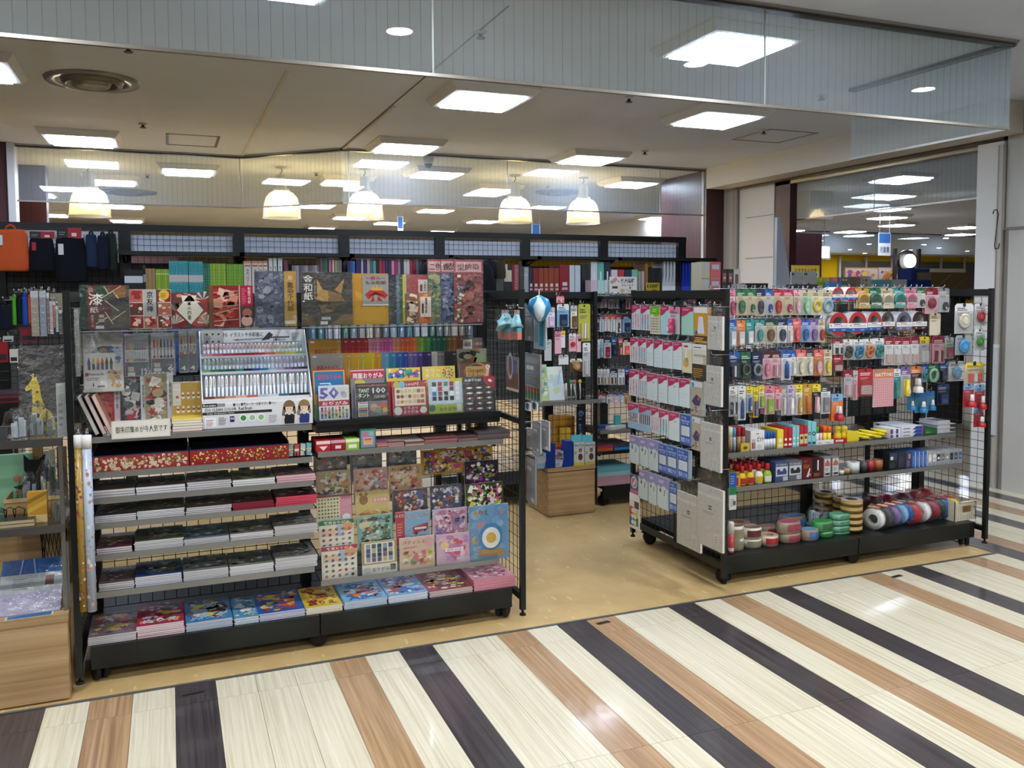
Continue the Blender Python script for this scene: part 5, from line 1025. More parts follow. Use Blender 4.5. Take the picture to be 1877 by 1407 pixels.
SH = [('m1', 'first magazine tier', [(170, 249, 3, .010, dk, 'brown covered'), (249, 341, 3, .010, ['#3f4a48', '#6a5a58', '#8a8078', '#4a4044', '#5a6a60'], 'dark green-grey'), (342, 425, 4, .0085, ['#7a6a70', '#9a8a8e', '#5a4a54', '#b0a8a8'], 'mauve-grey'), (427, 506, 3, .009, ['#7a8a6a', '#3a3a3a', '#a8a898', '#6a5a70'], 'pale green black-spined'), (507, 580, 3, .010, ['#8a6a70', '#a88a8e', '#6a4a54', '#b09a9c'], 'dusty pink edged')]),
 ('m2', 'second magazine tier', [(171, 249, 4, .0075, ['#3a3a4a', '#5a4a44', '#2a3a5c', '#6a5a48'], 'navy'), (249, 338, 5, .0068, ['#2f4a3a', '#6a6a4c', '#4a4038', '#8a7a5a'], 'green curled'), (339, 424, 4, .0075, ['#5a4a3c', '#8a6a4a', '#4a6a80', '#b03a34'], 'brown red-edged'), (425, 503, 5, .0062, ['#3c2428', '#5a2c34', '#2c2022'], 'crimson edged'), (504, 581, 5, .008, ['#4a2c30', '#6a343c', '#3a2428'], 'red-pink edged')]),
 ('m3', 'third magazine tier', [(173, 240, 3, .008, ['#5a2a38', '#4a3a3c', '#7a4a54', '#8a7a4a'], 'dark red'), (242, 334, 6, .006, ['#4c5a44', '#7a4a58', '#6a6a70', '#8a8a6a', '#5a3a44'], 'olive and pink'), (334, 419, 4, .0065, ['#5a6670', '#7a8890', '#4a545c', '#8a98a0'], 'steel blue curled'), (419, 500, 4, .007, ['#6a665c', '#8a8478', '#9a8a5a', '#55524c'], 'grey-beige'), (501, 582, 7, .0058, ['#7a766e', '#8f8b84', '#64605a', '#a09c94'], 'pale grey curled')]),
 ('m4', 'fourth magazine tier', [(174, 241, 4, .008, ['#5a5054', '#7a6a6c', '#8a5a54', '#4a4448'], 'dim mauve'), (242, 330, 6, .0068, ['#23386a', '#4a7a90', '#8a3a44', '#5a6a5a', '#2f5a44'], 'blue and green'), (331, 416, 6, .0068, ['#6f7470', '#8a8a7c', '#5c6464', '#9a947a'], 'grey-green curled'), (417, 500, 6, .0064, ['#7a7a70', '#6a7064', '#9a927a', '#5a5f5a'], 'khaki-grey'), (501, 580, 8, .0064, ['#84867e', '#73776f', '#9a9482', '#62665f'], 'pale khaki')])]
for key, nm_s, lst in SH:
 for k, (a, b, n, t, pal, nm) in enumerate(lst):
  e = {'crimson edged': '#8f1a34', 'red-pink edged': '#d0435a', 'dusty pink edged': '#d2a8ab'}.get(nm)
  mag_pile(a, b, nm_s, AZ[key], 3.765, n, t, .21, pal, nm, None, e, None, None, k)
BS = [(150, 242, 5, .0068, ['#7a6a72', '#b04a6a', '#6a4a72', '#c9a04a', '#a8342e', '#8aa06a'], 'pink flowery', None), (242, 332, 7, .0072, ['#a8284a', '#c9c4c4', '#3a6a9a', '#c9a82e', '#5a2a44', '#d8d4d4'], 'magenta cartoon-shape', 'ぬりえ'), (333, 421, 6, .006, ['#3a78a8', '#c9c9cc', '#2a2a34', '#b02a2c', '#c9b83a', '#8ab0cc'], 'blue and white red-edged', 'ぬりえ'), (423, 470, 5, .0058, ['#4a8ab0', '#d0d4d8', '#c9a83a', '#2a5a8a', '#b0c4d0'], 'sky blue narrow', None), (470, 556, 5, .0065, ['#1f58a4', '#c9682e', '#c9b22e', '#2a4a90', '#d8b84a', '#b03a2c'], 'bright blue and orange', 'えあそび'), (556, 625, 5, .0062, ['#c9b02a', '#b02a2c', '#c97a2e', '#d8c44a', '#8a2a24'], 'yellow and red', 'ぬりえ'), (627, 708, 5, .0065, ['#6fa6c8', '#b0442c', '#d0d8dc', '#8abcd4', '#c9843a', '#2a5a9a'], 'pale blue alphabet', 'ABC'), (709, 783, 5, .0065, ['#6a9ec8', '#a83a2c', '#c8d4dc', '#d8a04a', '#2f5fa0'], 'pale blue letters', 'アイウ'), (785, 866, 5, .0055, ['#8a342c', '#c9a83a', '#3a2a2a', '#c9c4bc', '#a86a3a'], 'spiral-bound red and yellow', None), (867, 945, 6, .0085, ['#c48a98', '#b5405c', '#d8c0c8', '#8a9a8a', '#c06a80'], 'pink edged', None)]
for k, (a, b, n, t, pal, nm, ti) in enumerate(BS):
 e = '#c98a96' if nm == 'pink edged' else None
 mag_pile(a, b, 'base deck', .150, 3.712, n, t, .26, pal, nm, ti, e, '#b5626f' if e else None, None, k, True)
# rolls of wrapping film standing on the rear side, seen through the mesh
for i in range(22):
 c = ['#7f93a2', '#5a7a9a', '#2f6a78', '#8f9aa2', '#a9b4ba', '#23584a', '#6a7a84', '#8a8a86', '#b0aca4', '#7a6f64', '#5f6a74'][i % 11]
 x = .60+.04*i
 if x > 1.46: break
 o = MB().lathe([(.017, 0), (.017, .62)], 10, c).build('paper_roll', 'gloss', None, (x, AYM+.075, .90)); tag(o, 'upright paper roll on the rear side of the left rack, %s' % nth(i), 'paper roll', 'paper rolls behind the folding papers')
MB().box(axm+.03, ax1, AYM+.04, AYM+.2, .875, .8995).build('shelf', 'black', rackA)
for i in range(10):
 x = -.28+.08*i; c = ['#5a6a90', '#6a4a80', '#4a7a6a', '#8a8a90', '#3a5aa0'][i % 5]
 o = MB().box(-.03, .03, 0, .015, 0, .22, c).build('hanging_folder', 'gloss', None, (x, AYM+.06, 1.19)); tag(o, 'coloured file on the rear side of the left rack, %s' % nth(i, 10), 'file', 'files behind the hanging pen sets')
MB().box(ax0, axm-.03, AYM+.04, AYM+.2, 1.165, 1.1895).build('shelf', 'black', rackA)
# ================================================================== RIGHT RACK: hanging packs
_prod = {}
def product(kind, w, h, col, r, depth):
 """the thing inside a blister pack; w, h is the card"""
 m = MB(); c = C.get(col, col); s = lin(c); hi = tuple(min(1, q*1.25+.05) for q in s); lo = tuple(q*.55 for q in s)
 if kind == 'pen':
  pts = [(w*.27*math.cos(a*math.pi/7)*(1+.12*math.sin(a*math.pi/7)), h*.33+h*.26*math.sin(a*math.pi/7)) for a in range(14)]
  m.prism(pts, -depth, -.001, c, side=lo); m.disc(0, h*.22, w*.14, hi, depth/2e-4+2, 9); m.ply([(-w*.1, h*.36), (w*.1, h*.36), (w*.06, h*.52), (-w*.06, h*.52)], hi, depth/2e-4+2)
 elif kind == 'pens':
  pts = [(w*.2*math.cos(a*math.pi/6)+w*.12, h*.26+h*.17*math.sin(a*math.pi/6)) for a in range(12)]
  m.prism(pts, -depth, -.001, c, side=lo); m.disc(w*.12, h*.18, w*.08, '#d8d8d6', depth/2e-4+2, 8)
 elif kind == 'ring':
  n = 16; R1, R2 = w*.42, w*.27; cz = h*.36; rg = []
  for rr, y in ((R2, -.002), (R1, -.002), (R1, -depth), (R2, -depth), (R2, -.002)): rg.append([(rr*math.cos(-2*math.pi*k/n), y, cz+rr*1.15*math.sin(-2*math.pi*k/n)) for k in range(n)])
  m.grid(rg, c, caps=False)
 elif kind == 'roll':
  n = 18; R1, R2 = w*.46, w*.22; cz = R1+h*.06; rg = []
  for rr, y in ((R2, 0), (R1, 0), (R1, -depth), (R2, -depth), (R2, 0)): rg.append([(rr*math.cos(-2*math.pi*k/n), y-.001, cz+rr*math.sin(-2*math.pi*k/n)) for k in range(n)])
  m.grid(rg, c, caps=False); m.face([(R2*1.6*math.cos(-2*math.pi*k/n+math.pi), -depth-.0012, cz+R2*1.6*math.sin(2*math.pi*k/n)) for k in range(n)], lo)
  m.pr(-w*.47, w*.47, 0, h*.22, hi, depth/2e-4+9); m.pr(-w*.40, w*.40, h*.16, h*.28, '#e2e0da', depth/2e-4+11); m.lines(-w*.34, w*.34, h*.18, h*.26, 1, lo, depth/2e-4+13)
 elif kind == 'stick':
  m.lathe([(w*.19, h*.05), (w*.2, h*.06), (w*.2, h*.33), (w*.17, h*.34), (w*.17, h*.56), (w*.15, h*.58)], 10, c, c=(0, -w*.2-.001, 0)); m.pr(-w*.1, w*.1, h*.12, h*.26, '#d5d2cc', w*.42/2e-4+4)
 elif kind == 'tube':
  m.tube([(0, -depth*.5-.001, h*.06), (0, -depth*.5-.001, h*.5), (0, -depth*.5-.001, h*.62)], [w*.2, w*.18, w*.07], c, n=9); m.lathe([(w*.1, h*.05), (w*.1, h*.16)], 9, hi, c=(0, -depth*.5-.001, 0))
 elif kind == 'bottle':
  m.lathe([(w*.27, h*.03), (w*.28, h*.05), (w*.27, h*.22), (w*.12, h*.27), (w*.12, h*.29)], 12, c, c=(0, -w*.29, 0)); m.lathe([(w*.17, h*.29), (w*.13, h*.40), (w*.11, h*.55), (w*.08, h*.56)], 12, '#dcdad6', c=(0, -w*.29, 0))
 elif kind == 'disp':
  n = 12; d = depth
  for cz, rr in ((h*.52, w*.30), (h*.28, w*.34)):
   rg = []
   for q, y in ((rr*.42, -.001), (rr, -.001), (rr, -d), (rr*.42, -d), (rr*.42, -.001)): rg.append([(q*math.cos(-2*math.pi*k/n)+(w*.05 if cz > h*.4 else -w*.02), y, cz+q*math.sin(-2*math.pi*k/n)) for k in range(n)])
   m.grid(rg, c, caps=False)
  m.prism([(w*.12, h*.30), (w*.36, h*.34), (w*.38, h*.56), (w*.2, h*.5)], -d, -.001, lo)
 elif kind == 'strips':
  m.box(-w*.32, w*.32, -depth, -.001, h*.08, h*.40, '#d3ccc8')
  for k in range(5): m.line(-w*.3, h*(.09+.06*k), w*.3, h*(.13+.06*k), h*.016, c, depth/2e-4+3)
 elif kind == 'slab':
  m.box(-w*.28, w*.28, -depth, -.001, h*.06, h*.55, c); m.pr(-w*.2, w*.2, h*.12, h*.3, hi, depth/2e-4+2)
 elif kind == 'bars':
  for k in range(3): m.box(-w*.30+k*w*.22, -w*.14+k*w*.22, -depth, -.001, h*.08, h*.48, c if k != 1 else '#dcdad6')
 elif kind == 'disc':
  m.lathe([(w*.30, -.001), (w*.30, -depth*.8), (w*.24, -depth)], 18, c, c=(0, 0, h*.42), axis='y'); m.lathe([(w*.16, -depth), (w*.12, -depth*1.2)], 12, hi, c=(0, 0, h*.42), axis='y')
 return m
def pack(label, cat, box, card, head, kind, pcol, Y=None, X=None, group=None, behind=0, depth=.014, hk=None, txt=True, blister=False, lowlab=None, step=.018, seed=0):
 loc, w, h, rot = rect(box, Y, X)
 r = thing('hanging_pack', label, cat, group, loc, rot)
 m = MB(); ch = w*.10; pts = [(-w/2, 0), (w/2, 0), (w/2, h-ch), (w/2-ch, h), (-w/2+ch, h), (-w/2, h-ch)]
 cc, hc = C.get(card, card), C.get(head, head)
 m.prism(pts, 0, .0016, cc); p = Pr(m, w, h)
 if head: m.ply([(-w/2, h*.74), (w/2, h*.74), (w/2, h-ch), (w/2-ch, h), (-w/2+ch, h), (-w/2, h-ch)], hc, 1)
 m.disc(0, h*.95, w*.09, '#26282a', 2, 8)
 l = lin(hc if head else cc); lum = .3*l[0]+.6*l[1]+.1*l[2]
 ink = '#e6e4de' if lum < .35 else '#3a3c40'
 if txt: m.lines(-w*.38, w*.38, h*.77, h*.89, 2, ink, 3, .45, int(box[0])); m.lines(-w*.36, w*.3, h*.62, h*.71, 2, lin('#55585c') if lin(cc)[1] > .3 else lin('#b9bcc0'), 3, .4, int(box[1]))
 m.build('card', 'gloss', r)
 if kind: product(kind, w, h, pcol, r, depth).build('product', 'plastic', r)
 if blister:
  m = MB(); d = -depth-.003; q = w*.44
  m.face([(-q, d, h*.03), (q, d, h*.03), (q, d, h*.6), (-q, d, h*.6)], '#fff'); m.face([(-q, d, h*.6), (q, d, h*.6), (q*1.05, 0, h*.64), (-q*1.05, 0, h*.64)], '#fff'); m.face([(-q, 0, h*.03), (-q, d, h*.03), (-q, d, h*.6), (-q, 0, h*.6)], '#fff'); m.build('blister', 'film', r)
 fwd = Vector((0, 1, 0)) if X is None else Vector((1, 0, 0))
 for j in range(behind): copy_thing(r, lowlab or ('same pack hung behind the '+label)[:90], group, loc+fwd*step*(j+1))
 if hk is not None:
  L = hk; base = loc+fwd*(L-.004); hook(rackB, (base.x, base.y, loc.z+h+.003), L, rot[2])
 return r
BGRP = 'packs hanging on the front of the right rack'
FY = 3.872
def hang_row(rowname, items, behind=2, hk=.21):
 n = len(items)
 for i, it in enumerate(items):
  box, card, head, kind, pcol, nm = it[:6]; bl = it[6] if len(it) > 6 else True
  lab = '%s, %s in the %s' % (nm, nth(i, n), rowname)
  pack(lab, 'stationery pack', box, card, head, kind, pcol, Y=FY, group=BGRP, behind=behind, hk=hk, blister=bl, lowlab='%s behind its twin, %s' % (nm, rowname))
def bx(a, b, c, d): return (a, b, c, d)
hang_row('top left hook row', [((1336, 1348, 530, 582), 'rose', 'pink', 'pen', 'magenta', 'pink correction tape pack'), ((1349, 1369, 530, 578), 'beige', 'green', 'pen', 'green', 'large green tape pack'), ((1369, 1385, 530, 577), 'beige', 'green', 'pens', 'green', 'small green tape pack'), ((1385, 1402, 530, 579), 'beige', 'navy', 'pen', 'navy', 'large blue tape pack'), ((1402, 1417, 530, 577), 'palegrey', 'blue', 'pens', 'blue', 'small blue tape pack'), ((1417, 1435, 530, 578), 'beige', 'red', 'pen', 'red', 'large red tape pack'), ((1435, 1454, 530, 577), 'beige', 'magenta', 'pens', 'magenta', 'small magenta tape pack'), ((1455, 1469, 531, 577), 'beige', 'rose', 'pen', 'rose', 'cream pink-bodied tape pack'), ((1469, 1488, 531, 577), 'palegreen', 'beige', 'pen', 'palegreen', 'pale green tape pack'), ((1488, 1506, 531, 577), 'cream', 'beige', 'ring', 'yellow', 'yellow oval tape pack'), ((1506, 1527, 531, 578), 'cream', 'beige', 'ring', 'skyblue', 'sky blue oval tape pack')])
hang_row('top right hook row', [((1570, 1592, 528, 565), 'cream', 'ochre', 'roll', 'ochre', 'yellow glue tape pack'), ((1592, 1614, 528, 565), 'cream', 'green', 'roll', 'green', 'green glue tape pack'), ((1615, 1636, 528, 565), 'cream', 'beige', 'roll', 'beige', 'beige glue tape pack'), ((1637, 1658, 528, 564), 'cream', 'teal', 'roll', 'teal', 'teal glue tape pack'), ((1658, 1679, 528, 564), 'cream', 'pink', 'roll', 'pink', 'pink glue tape pack'), ((1679, 1696, 528, 564), 'white', 'green', 'pens', 'darkgreen', 'white green-headed tape pack'), ((1696, 1719, 528, 575), 'rose', 'crimson', 'disc', 'crimson', 'red three-piece value pack'), ((1719, 1740, 528, 572), 'palegrey', 'grey', 'pens', 'charcoal', 'grey refill pack')], 1)
hang_row('second left hook row', [((1336, 1350, 585, 636), 'skyblue', 'blue', 'slab', 'white', 'blue eraser pack'), ((1350, 1366, 587, 634), 'orange', 'orange', 'slab', 'white', 'orange boxed glue film pack'), ((1367, 1382, 586, 632), 'teal', 'teal', 'slab', 'white', 'teal boxed glue film pack'), ((1384, 1401, 586, 628), 'palegrey', 'teal', 'pen', 'teal', 'teal tape pack'), ((1401, 1423, 585, 628), 'beige', 'darkgreen', 'pen', 'brown', 'olive tape pack'), ((1424, 1443, 585, 628), 'white', 'navy', 'pen', 'navy', 'navy dot-liner pack'), ((1444, 1453, 586, 628), 'white', 'blue', 'slab', 'white', 'narrow blue refill pack'), ((1453, 1468, 584, 627), 'coral', 'coral', 'pen', 'coral', 'orange dot-liner pack'), ((1468, 1484, 585, 627), 'skyblue', 'blue', 'pen', 'blue', 'light blue dot-liner pack'), ((1484, 1500, 585, 627), 'lavender', 'purple', 'pen', 'purple', 'purple dot-liner pack'), ((1500, 1512, 586, 627), 'cream', 'beige', 'pen', 'red', 'red floral tape pack')])
hang_row('third left hook row', [((1336, 1356, 645, 694), 'navy', 'blue', 'bars', 'navy', 'navy refill pack'), ((1357, 1376, 645, 696), 'darkgreen', 'green', 'ring', 'charcoal', 'dark green drop-shaped tape pack'), ((1378, 1398, 645, 696), 'navy', 'navy', 'ring', 'grey', 'navy drop-shaped tape pack'), ((1398, 1414, 643, 694), 'rose', 'maroon', 'pen', 'pink', 'maroon headed pink tape pack'), ((1414, 1431, 643, 692), 'rose', 'maroon', 'bars', 'pink', 'maroon headed pink refill pack'), ((1432, 1450, 641, 696), 'white', 'blue', 'tube', 'blue', 'white blue pen-type glue pack'), ((1450, 1459, 642, 688), 'white', 'blue', 'slab', 'white', 'narrow white refill pack'), ((1460, 1477, 641, 689), 'cream', 'coral', 'pen', 'cream', 'red banded cream tape pack'), ((1477, 1491, 641, 688), 'cream', 'charcoal', 'pen', 'white', 'navy banded cream tape pack'), ((1492, 1509, 641, 688), 'orange', 'coral', 'pen', 'rose', 'coral flowered tape pack'), ((1510, 1525, 641, 688), 'cream', 'beige', 'pen', 'yellow', 'bright yellow tape pack')])
hang_row('fourth left hook row', [((1336, 1352, 708, 763), 'palegrey', 'white', 'bars', 'navy', 'white headed blue stick pack'), ((1353, 1367, 707, 770), 'white', 'white', 'tube', 'blue', 'tall blue tube pack'), ((1368, 1380, 708, 756), 'palegrey', 'yellow', 'stick', 'blue', 'yellow headed glue pack'), ((1381, 1390, 710, 765), 'yellow', 'yellow', 'slab', 'purple', 'slim yellow and purple pack'), ((1391, 1401, 707, 748), 'cream', 'yellow', 'slab', 'lime', 'small lime eraser pack'), ((1402, 1420, 707, 759), 'rose', 'pink', 'slab', 'lime', 'pink headed green eraser pack'), ((1421, 1432, 708, 752), 'rose', 'coral', 'bars', 'pink', 'coral stick pack'), ((1432, 1442, 706, 761), 'palegrey', 'grey', 'stick', 'white', 'grey pack with white stick'), ((1443, 1457, 706, 761), 'lavender', 'lavender', 'stick', 'white', 'lavender pack with white stick'), ((1458, 1471, 705, 760), 'white', 'yellow', 'stick', 'ochre', 'yellow glue stick pack'), ((1472, 1488, 704, 759), 'ochre', 'ochre', 'tube', 'orange', 'amber glue bottle pack'), ((1489, 1504, 704, 758), 'black', 'yellow', 'stick', 'rose', 'black glue pack'), ((1505, 1522, 703, 758), 'white', 'charcoal', 'slab', 'grey', 'white boxed instant glue pack')])
hang_row('middle right hook row', [((1528, 1545, 622, 650), 'white', 'crimson', 'bars', 'darkgreen', 'red and green tape card'), ((1546, 1563, 622, 659), 'palegrey', 'white', 'disp', 'charcoal', 'charcoal tape cutter pack'), ((1564, 1583, 622, 659), 'palegrey', 'white', 'disp', '#2f86b0', 'blue tape cutter pack'), ((1584, 1602, 621, 658), 'palegrey', 'white', 'disp', 'orange', 'orange tape cutter pack'), ((1602, 1620, 620, 657), 'palegrey', 'white', 'disp', 'teal', 'green tape cutter pack'), ((1621, 1638, 618, 669), 'white', 'crimson', 'strips', 'coral', 'red headed wide strip pack'), ((1639, 1652, 618, 669), 'white', 'crimson', 'strips', 'rose', 'red headed narrow strip pack'), ((1653, 1668, 618, 668), 'white', 'crimson', 'strips', 'coral', 'red headed striped pack'), ((1669, 1685, 617, 668), 'white', 'crimson', 'strips', 'coral', 'red headed oval strip pack'), ((1686, 1703, 617, 667), 'palegrey', 'yellow', 'bars', 'white', 'yellow headed clear strip pack'), ((1709, 1731, 616, 666), 'rose', 'crimson', 'bars', 'crimson', 'red hook and strip pack'), ((1732, 1748, 618, 657), 'palegreen', 'palegrey', 'slab', 'magenta', 'pale green pack with pink stick')], 1)
hang_row('lower right hook row', [((1527, 1545, 652, 681), 'crimson', 'red', 'strips', 'red', 'red strip card'), ((1547, 1563, 678, 728), 'palegrey', 'crimson', 'bars', 'rose', 'red and grey adhesive pack'), ((1564, 1572, 679, 733), 'rose', 'palegrey', 'stick', 'rose', 'pink tube pack'), ((1573, 1600, 676, 726), 'red', 'red', 'strips', 'red', 'big red adhesive putty pack'), ((1638, 1650, 676, 730), 'teal', 'white', 'slab', 'teal', 'teal label pack'), ((1651, 1669, 672, 727), 'palegrey', 'purple', 'stick', 'yellow', 'purple headed yellow pen pack'), ((1669, 1689, 671, 720), 'maroon', 'orange', 'bottle', 'white', 'orange headed white bottle pack'), ((1690, 1700, 668, 700), 'skyblue', 'blue', 'ring', 'teal', 'blue curved tape pack'), ((1700, 1720, 666, 699), 'green', 'green', 'ring', 'palegreen', 'green cloud-shaped tape pack'), ((1722, 1737, 667, 697), 'navy', 'blue', 'slab', 'navy', 'dark blue tape refill'), ((1739, 1767, 662, 698), 'white', 'palegrey', 'disc', 'skyblue', 'white bag with blue round tape')], 1)
pack('orange glue bottle card, front of the right rack above the glue sticks', 'stationery pack', (1524, 1545, 722, 771), 'orange', 'skyblue', 'bottle', 'red', Y=FY, group=BGRP, behind=1, hk=.21, lowlab='orange glue bottle card behind its twin')
sheet('dotted_paper_pack', 'large pale pink dotted paper pack with orange header', 'paper pack', (1601, 1638, 676, 745), lambda p: p.r(0, 1, 0, 1, '#d9a0a4', 1).dots(.04, .96, .02, .74, 9, 11, .022, ['#a8707c'], 2).r(0, 1, .76, 1, '#c9805a', 3).t('HATTORI', .08, .92, .80, .90, '#ece4e0', 6, .03).art(0, 1, .9, 1, ['#8a70a0', '#c9a05a'], 3, 8, 4, .3), Y=FY-.004, t=.006, group=BGRP)
for i, (a, b, c, d) in enumerate(((1662, 1676, 720, 752), (1677, 1697, 718, 756), (1698, 1713, 716, 752))): pack('clear bag with blue plastic bottle, %s of three near the shelf' % ORD[i], 'stationery pack', (a, b, c, d), '#4a7f9c', '#2a72b0', 'bottle', '#2a80b8', Y=FY+.03, group=BGRP, hk=.17, txt=False)
for i, (a, b, c, d) in enumerate(((1718, 1740, 704, 742), (1722, 1738, 672, 700))): pack(('navy card pack right of the blue bottles', 'navy small card pack above the blue bottles')[i], 'stationery pack', (a, b, c, d), 'navy', 'blue', 'slab', '#2c3c66', Y=FY+.06, group=BGRP, hk=.14)
# wide packing tape rolls on hooks
def ring_roll(label, cx, y0, y1, w, core, body, band1, band2, n=3):
 a = at(cx-w/2, (y0+y1)/2, Y=FY); b = at(cx+w/2, (y0+y1)/2, Y=FY); zt = at(cx, y0, Y=FY).z; zb = at(cx, y1, Y=FY).z
 W_ = b.x-a.x; R1 = W_/2; r = thing('tape_roll', label, 'tape', 'large tape rolls hung on hooks', ((a.x+b.x)/2, FY, zb)); d = .03*n; nn = 24; cz = zt-zb-R1
 m = MB(); rg = []
 for rr, y in ((R1*.62, 0), (R1, 0), (R1, d), (R1*.62, d), (R1*.62, 0)): rg.append([(rr*math.cos(2*math.pi*k/nn), y, cz+rr*math.sin(2*math.pi*k/nn)) for k in range(nn)])
 m.grid(rg, C.get(body, body), caps=False); m.build('tape', 'plastic', r)
 m = MB(); rg = []
 for rr in (R1*.62, R1*.99): rg.append([(rr*math.cos(-2*math.pi*k/nn), -.0006, cz+rr*math.sin(-2*math.pi*k/nn)) for k in range(nn)])
 m.grid(rg, C.get(core, core), caps=False, smooth=False); m.build('coloured_side', 'gloss', r)
 m = MB(); h = zt-zb; p = Pr(m, W_*1.06, h); m.box(-W_*.53, W_*.53, -.003, -.001, 0, h*.42, C.get(band2, band2)); m.v = [(x, y-.0012, z) for x, y, z in m.v]
 p.r(0, 1, .17, .42, C['white'], 24).t('ナイスタック', .25, .9, .22, .32, '#2c3a5c', 28).r(.25, .6, .345, .38, '#b02a30', 26).d(.1, .3, .03, '#3a3a3c', 26).t('02', .18, .32, .05, .12, '#e6e6e6', 26).lines(.62, .92, .04, .13, 2, '#b9c4dc', 26); m.build('label_band', 'paper', r)
 hook(rackB, ((a.x+b.x)/2, FY+.2, zb+cz+R1*.55), .19); return r
for i, (cx, y0, y1, w, core, body, b2, nm) in enumerate(((1537, 572, 607, 34, 'red', 'palegrey', 'blue', 'red'), (1572, 571, 607, 32, 'red', 'palegrey', 'blue', 'red'), (1603, 571, 605, 25, 'red', 'palegrey', 'blue', 'red'), (1627, 571, 603, 23, '#4a3a34', 'palegrey', 'maroon', 'brown'), (1657, 571, 604, 27, '#5a5a74', 'palegrey', '#6a6a8a', 'slate'), (1685, 570, 603, 25, 'maroon', 'palegrey', 'maroon', 'maroon'))):
 ring_roll('large %s-sided tape roll, %s in the roll row of the right rack' % (nm, nth(i, 6)), cx, y0, y1, w, core, body, 'white', b2)
for i, (cx, y0, y1, w) in enumerate(((1536, 526, 549, 21), (1560, 526, 549, 21))): ring_roll('small red and blue tape roll at the rack top, %s of two' % ('left', 'right')[i], cx, y0, y1, w, 'red', 'white', 'white', 'blue')
pack('narrow cream pack with bright round stickers', 'stationery pack', (1704, 1724, 574, 614), 'cream', 'beige', None, 'teal', Y=FY, group=BGRP, hk=.21)
# packs hooked on the inner side of the right end panel
EPY = 3.70
for lab, box, card, head, kind, col in (('clear bag with a large cream round hook', (1750, 1784, 556, 611), 'palegrey', 'white', 'disc', 'cream'), ('clear bag with a red round hook', (1786, 1808, 556, 597), 'palegrey', 'white', 'disc', 'red'), ('clear bag with a blue round hook', (1751, 1781, 614, 650), '#9aa2a8', '#9aa2a8', 'disc', '#2a93cc'), ('clear bag with a green round hook', (1786, 1805, 603, 642), 'palegrey', 'white', 'disc', '#3f9a2c'), ('yellow labelled paper craft glue pack', (1768, 1804, 664, 702), 'beige', 'yellow', 'bars', 'coral'), ('red glue bottle card, left of the lower pair', (1766, 1785, 703, 746), 'red', 'skyblue', 'bottle', 'red'), ('red glue bottle card, right of the lower pair', (1787, 1805, 705, 750), 'red', 'skyblue', 'bottle', 'red'), ('red glue bottle card hanging lowest at right', (1785, 1803, 747, 782), 'red', 'skyblue', 'bottle', 'red')):
 loc, w, h, rot = rect(box, Y=EPY)
 pack(lab, 'stationery pack', box, card, head, kind, col, Y=EPY, group='packs on the right end panel', blister=True)
 m = MB(); m.tube([(loc.x, EPY+.002, loc.z+h*.97), (loc.x+(4.494-loc.x)*.5, EPY+.004, loc.z+h), (4.494, EPY+.004, loc.z+h)], .002); m.build('hook', 'chrome', rackB)
# ------------------------------------------------------------------ end panel of the right rack: label packs facing the aisle
EX = 2.50
EG = 'label packs on the aisle end of the right rack'
def dlabel(kind, seed=0):
 def f(p):
  if kind == 'violet':
   p.r(0, 1, 0, 1, '#c2d0cd', 1).p([(0, .72), (.3, .66), (.6, .74), (1, .64), (1, 1), (0, 1)], '#8f86b4', 2).lines(.1, .8, .82, .93, 2, '#ded9ea', 3).d(.3, .58, .1, '#5a6068', 3, 8, .12).p([(.62, .42), (.7, .62), (.76, .62), (.68, .42)], '#2e3440', 3).lines(.06, .94, .06, .36, 5, '#aebfc0', 2, .12).r(.03, .12, .02, .05, '#2a2c2e', 3); return
  if kind == 'bluehead':
   p.r(0, 1, 0, 1, '#2c57a4', 1).t('ラベル', .1, .6, .86, .94, '#dfe6f2').t('はがせる\nシール', .1, .9, .68, .83, '#e9eef6').r(.1, .9, .30, .62, '#c9d2d2', 3).lines(.12, .88, .34, .6, 3, '#a9b6b8', 4, .2).t('整理に便利', .1, .9, .08, .24, '#c9d6ee'); return
  b = {'mint': '#9ccbb8', 'aqua': '#a6cfd4', 'white': '#cfdcdc', 'dots': '#8fb8d2'}[kind if kind in ('mint', 'aqua', 'dots') else 'white']
  p.r(0, 1, 0, 1, b, 1).p([(0, .66), (.2, .68), (.45, .74), (.7, .84), (1, .86), (1, 1), (0, 1)], '#b8305c', 3).lines(.12, .85, .89, .96, 2, '#e3b5c4', 4)
  if kind == 'grid': p.dots(.04, .96, .05, .64, 3, 7, .10, ['#7ab0c8', '#c98a9a', '#8ac0c0'] if seed % 2 else ['#cf9aa4', '#d8b4bc'], 4, False, seed)
  if kind == 'lines': p.lines(.04, .96, .06, .6, 4, '#9fbfc6', 4, .08)
  if kind == 'plain': p.lines(.5, .85, .66, .72, 2, '#6a7478', 4).lines(.05, .95, .05, .55, 6, '#b6c8c8', 4, .1)
  if kind == 'dots': p.r(0, 1, .25, .64, '#dfe6e8', 3).dots(.04, .96, .27, .63, 6, 6, .055, ['#1c2c4a', '#27406a'] if seed % 2 else ['#1c3a7a', '#a8242c', '#c9b03a', '#1f6a44'], 5)
  if kind == 'bigdot': p.dots(.06, .94, .05, .62, 4, 7, .05, ['#3a3f44', '#6a4a3a'], 4)
 return f
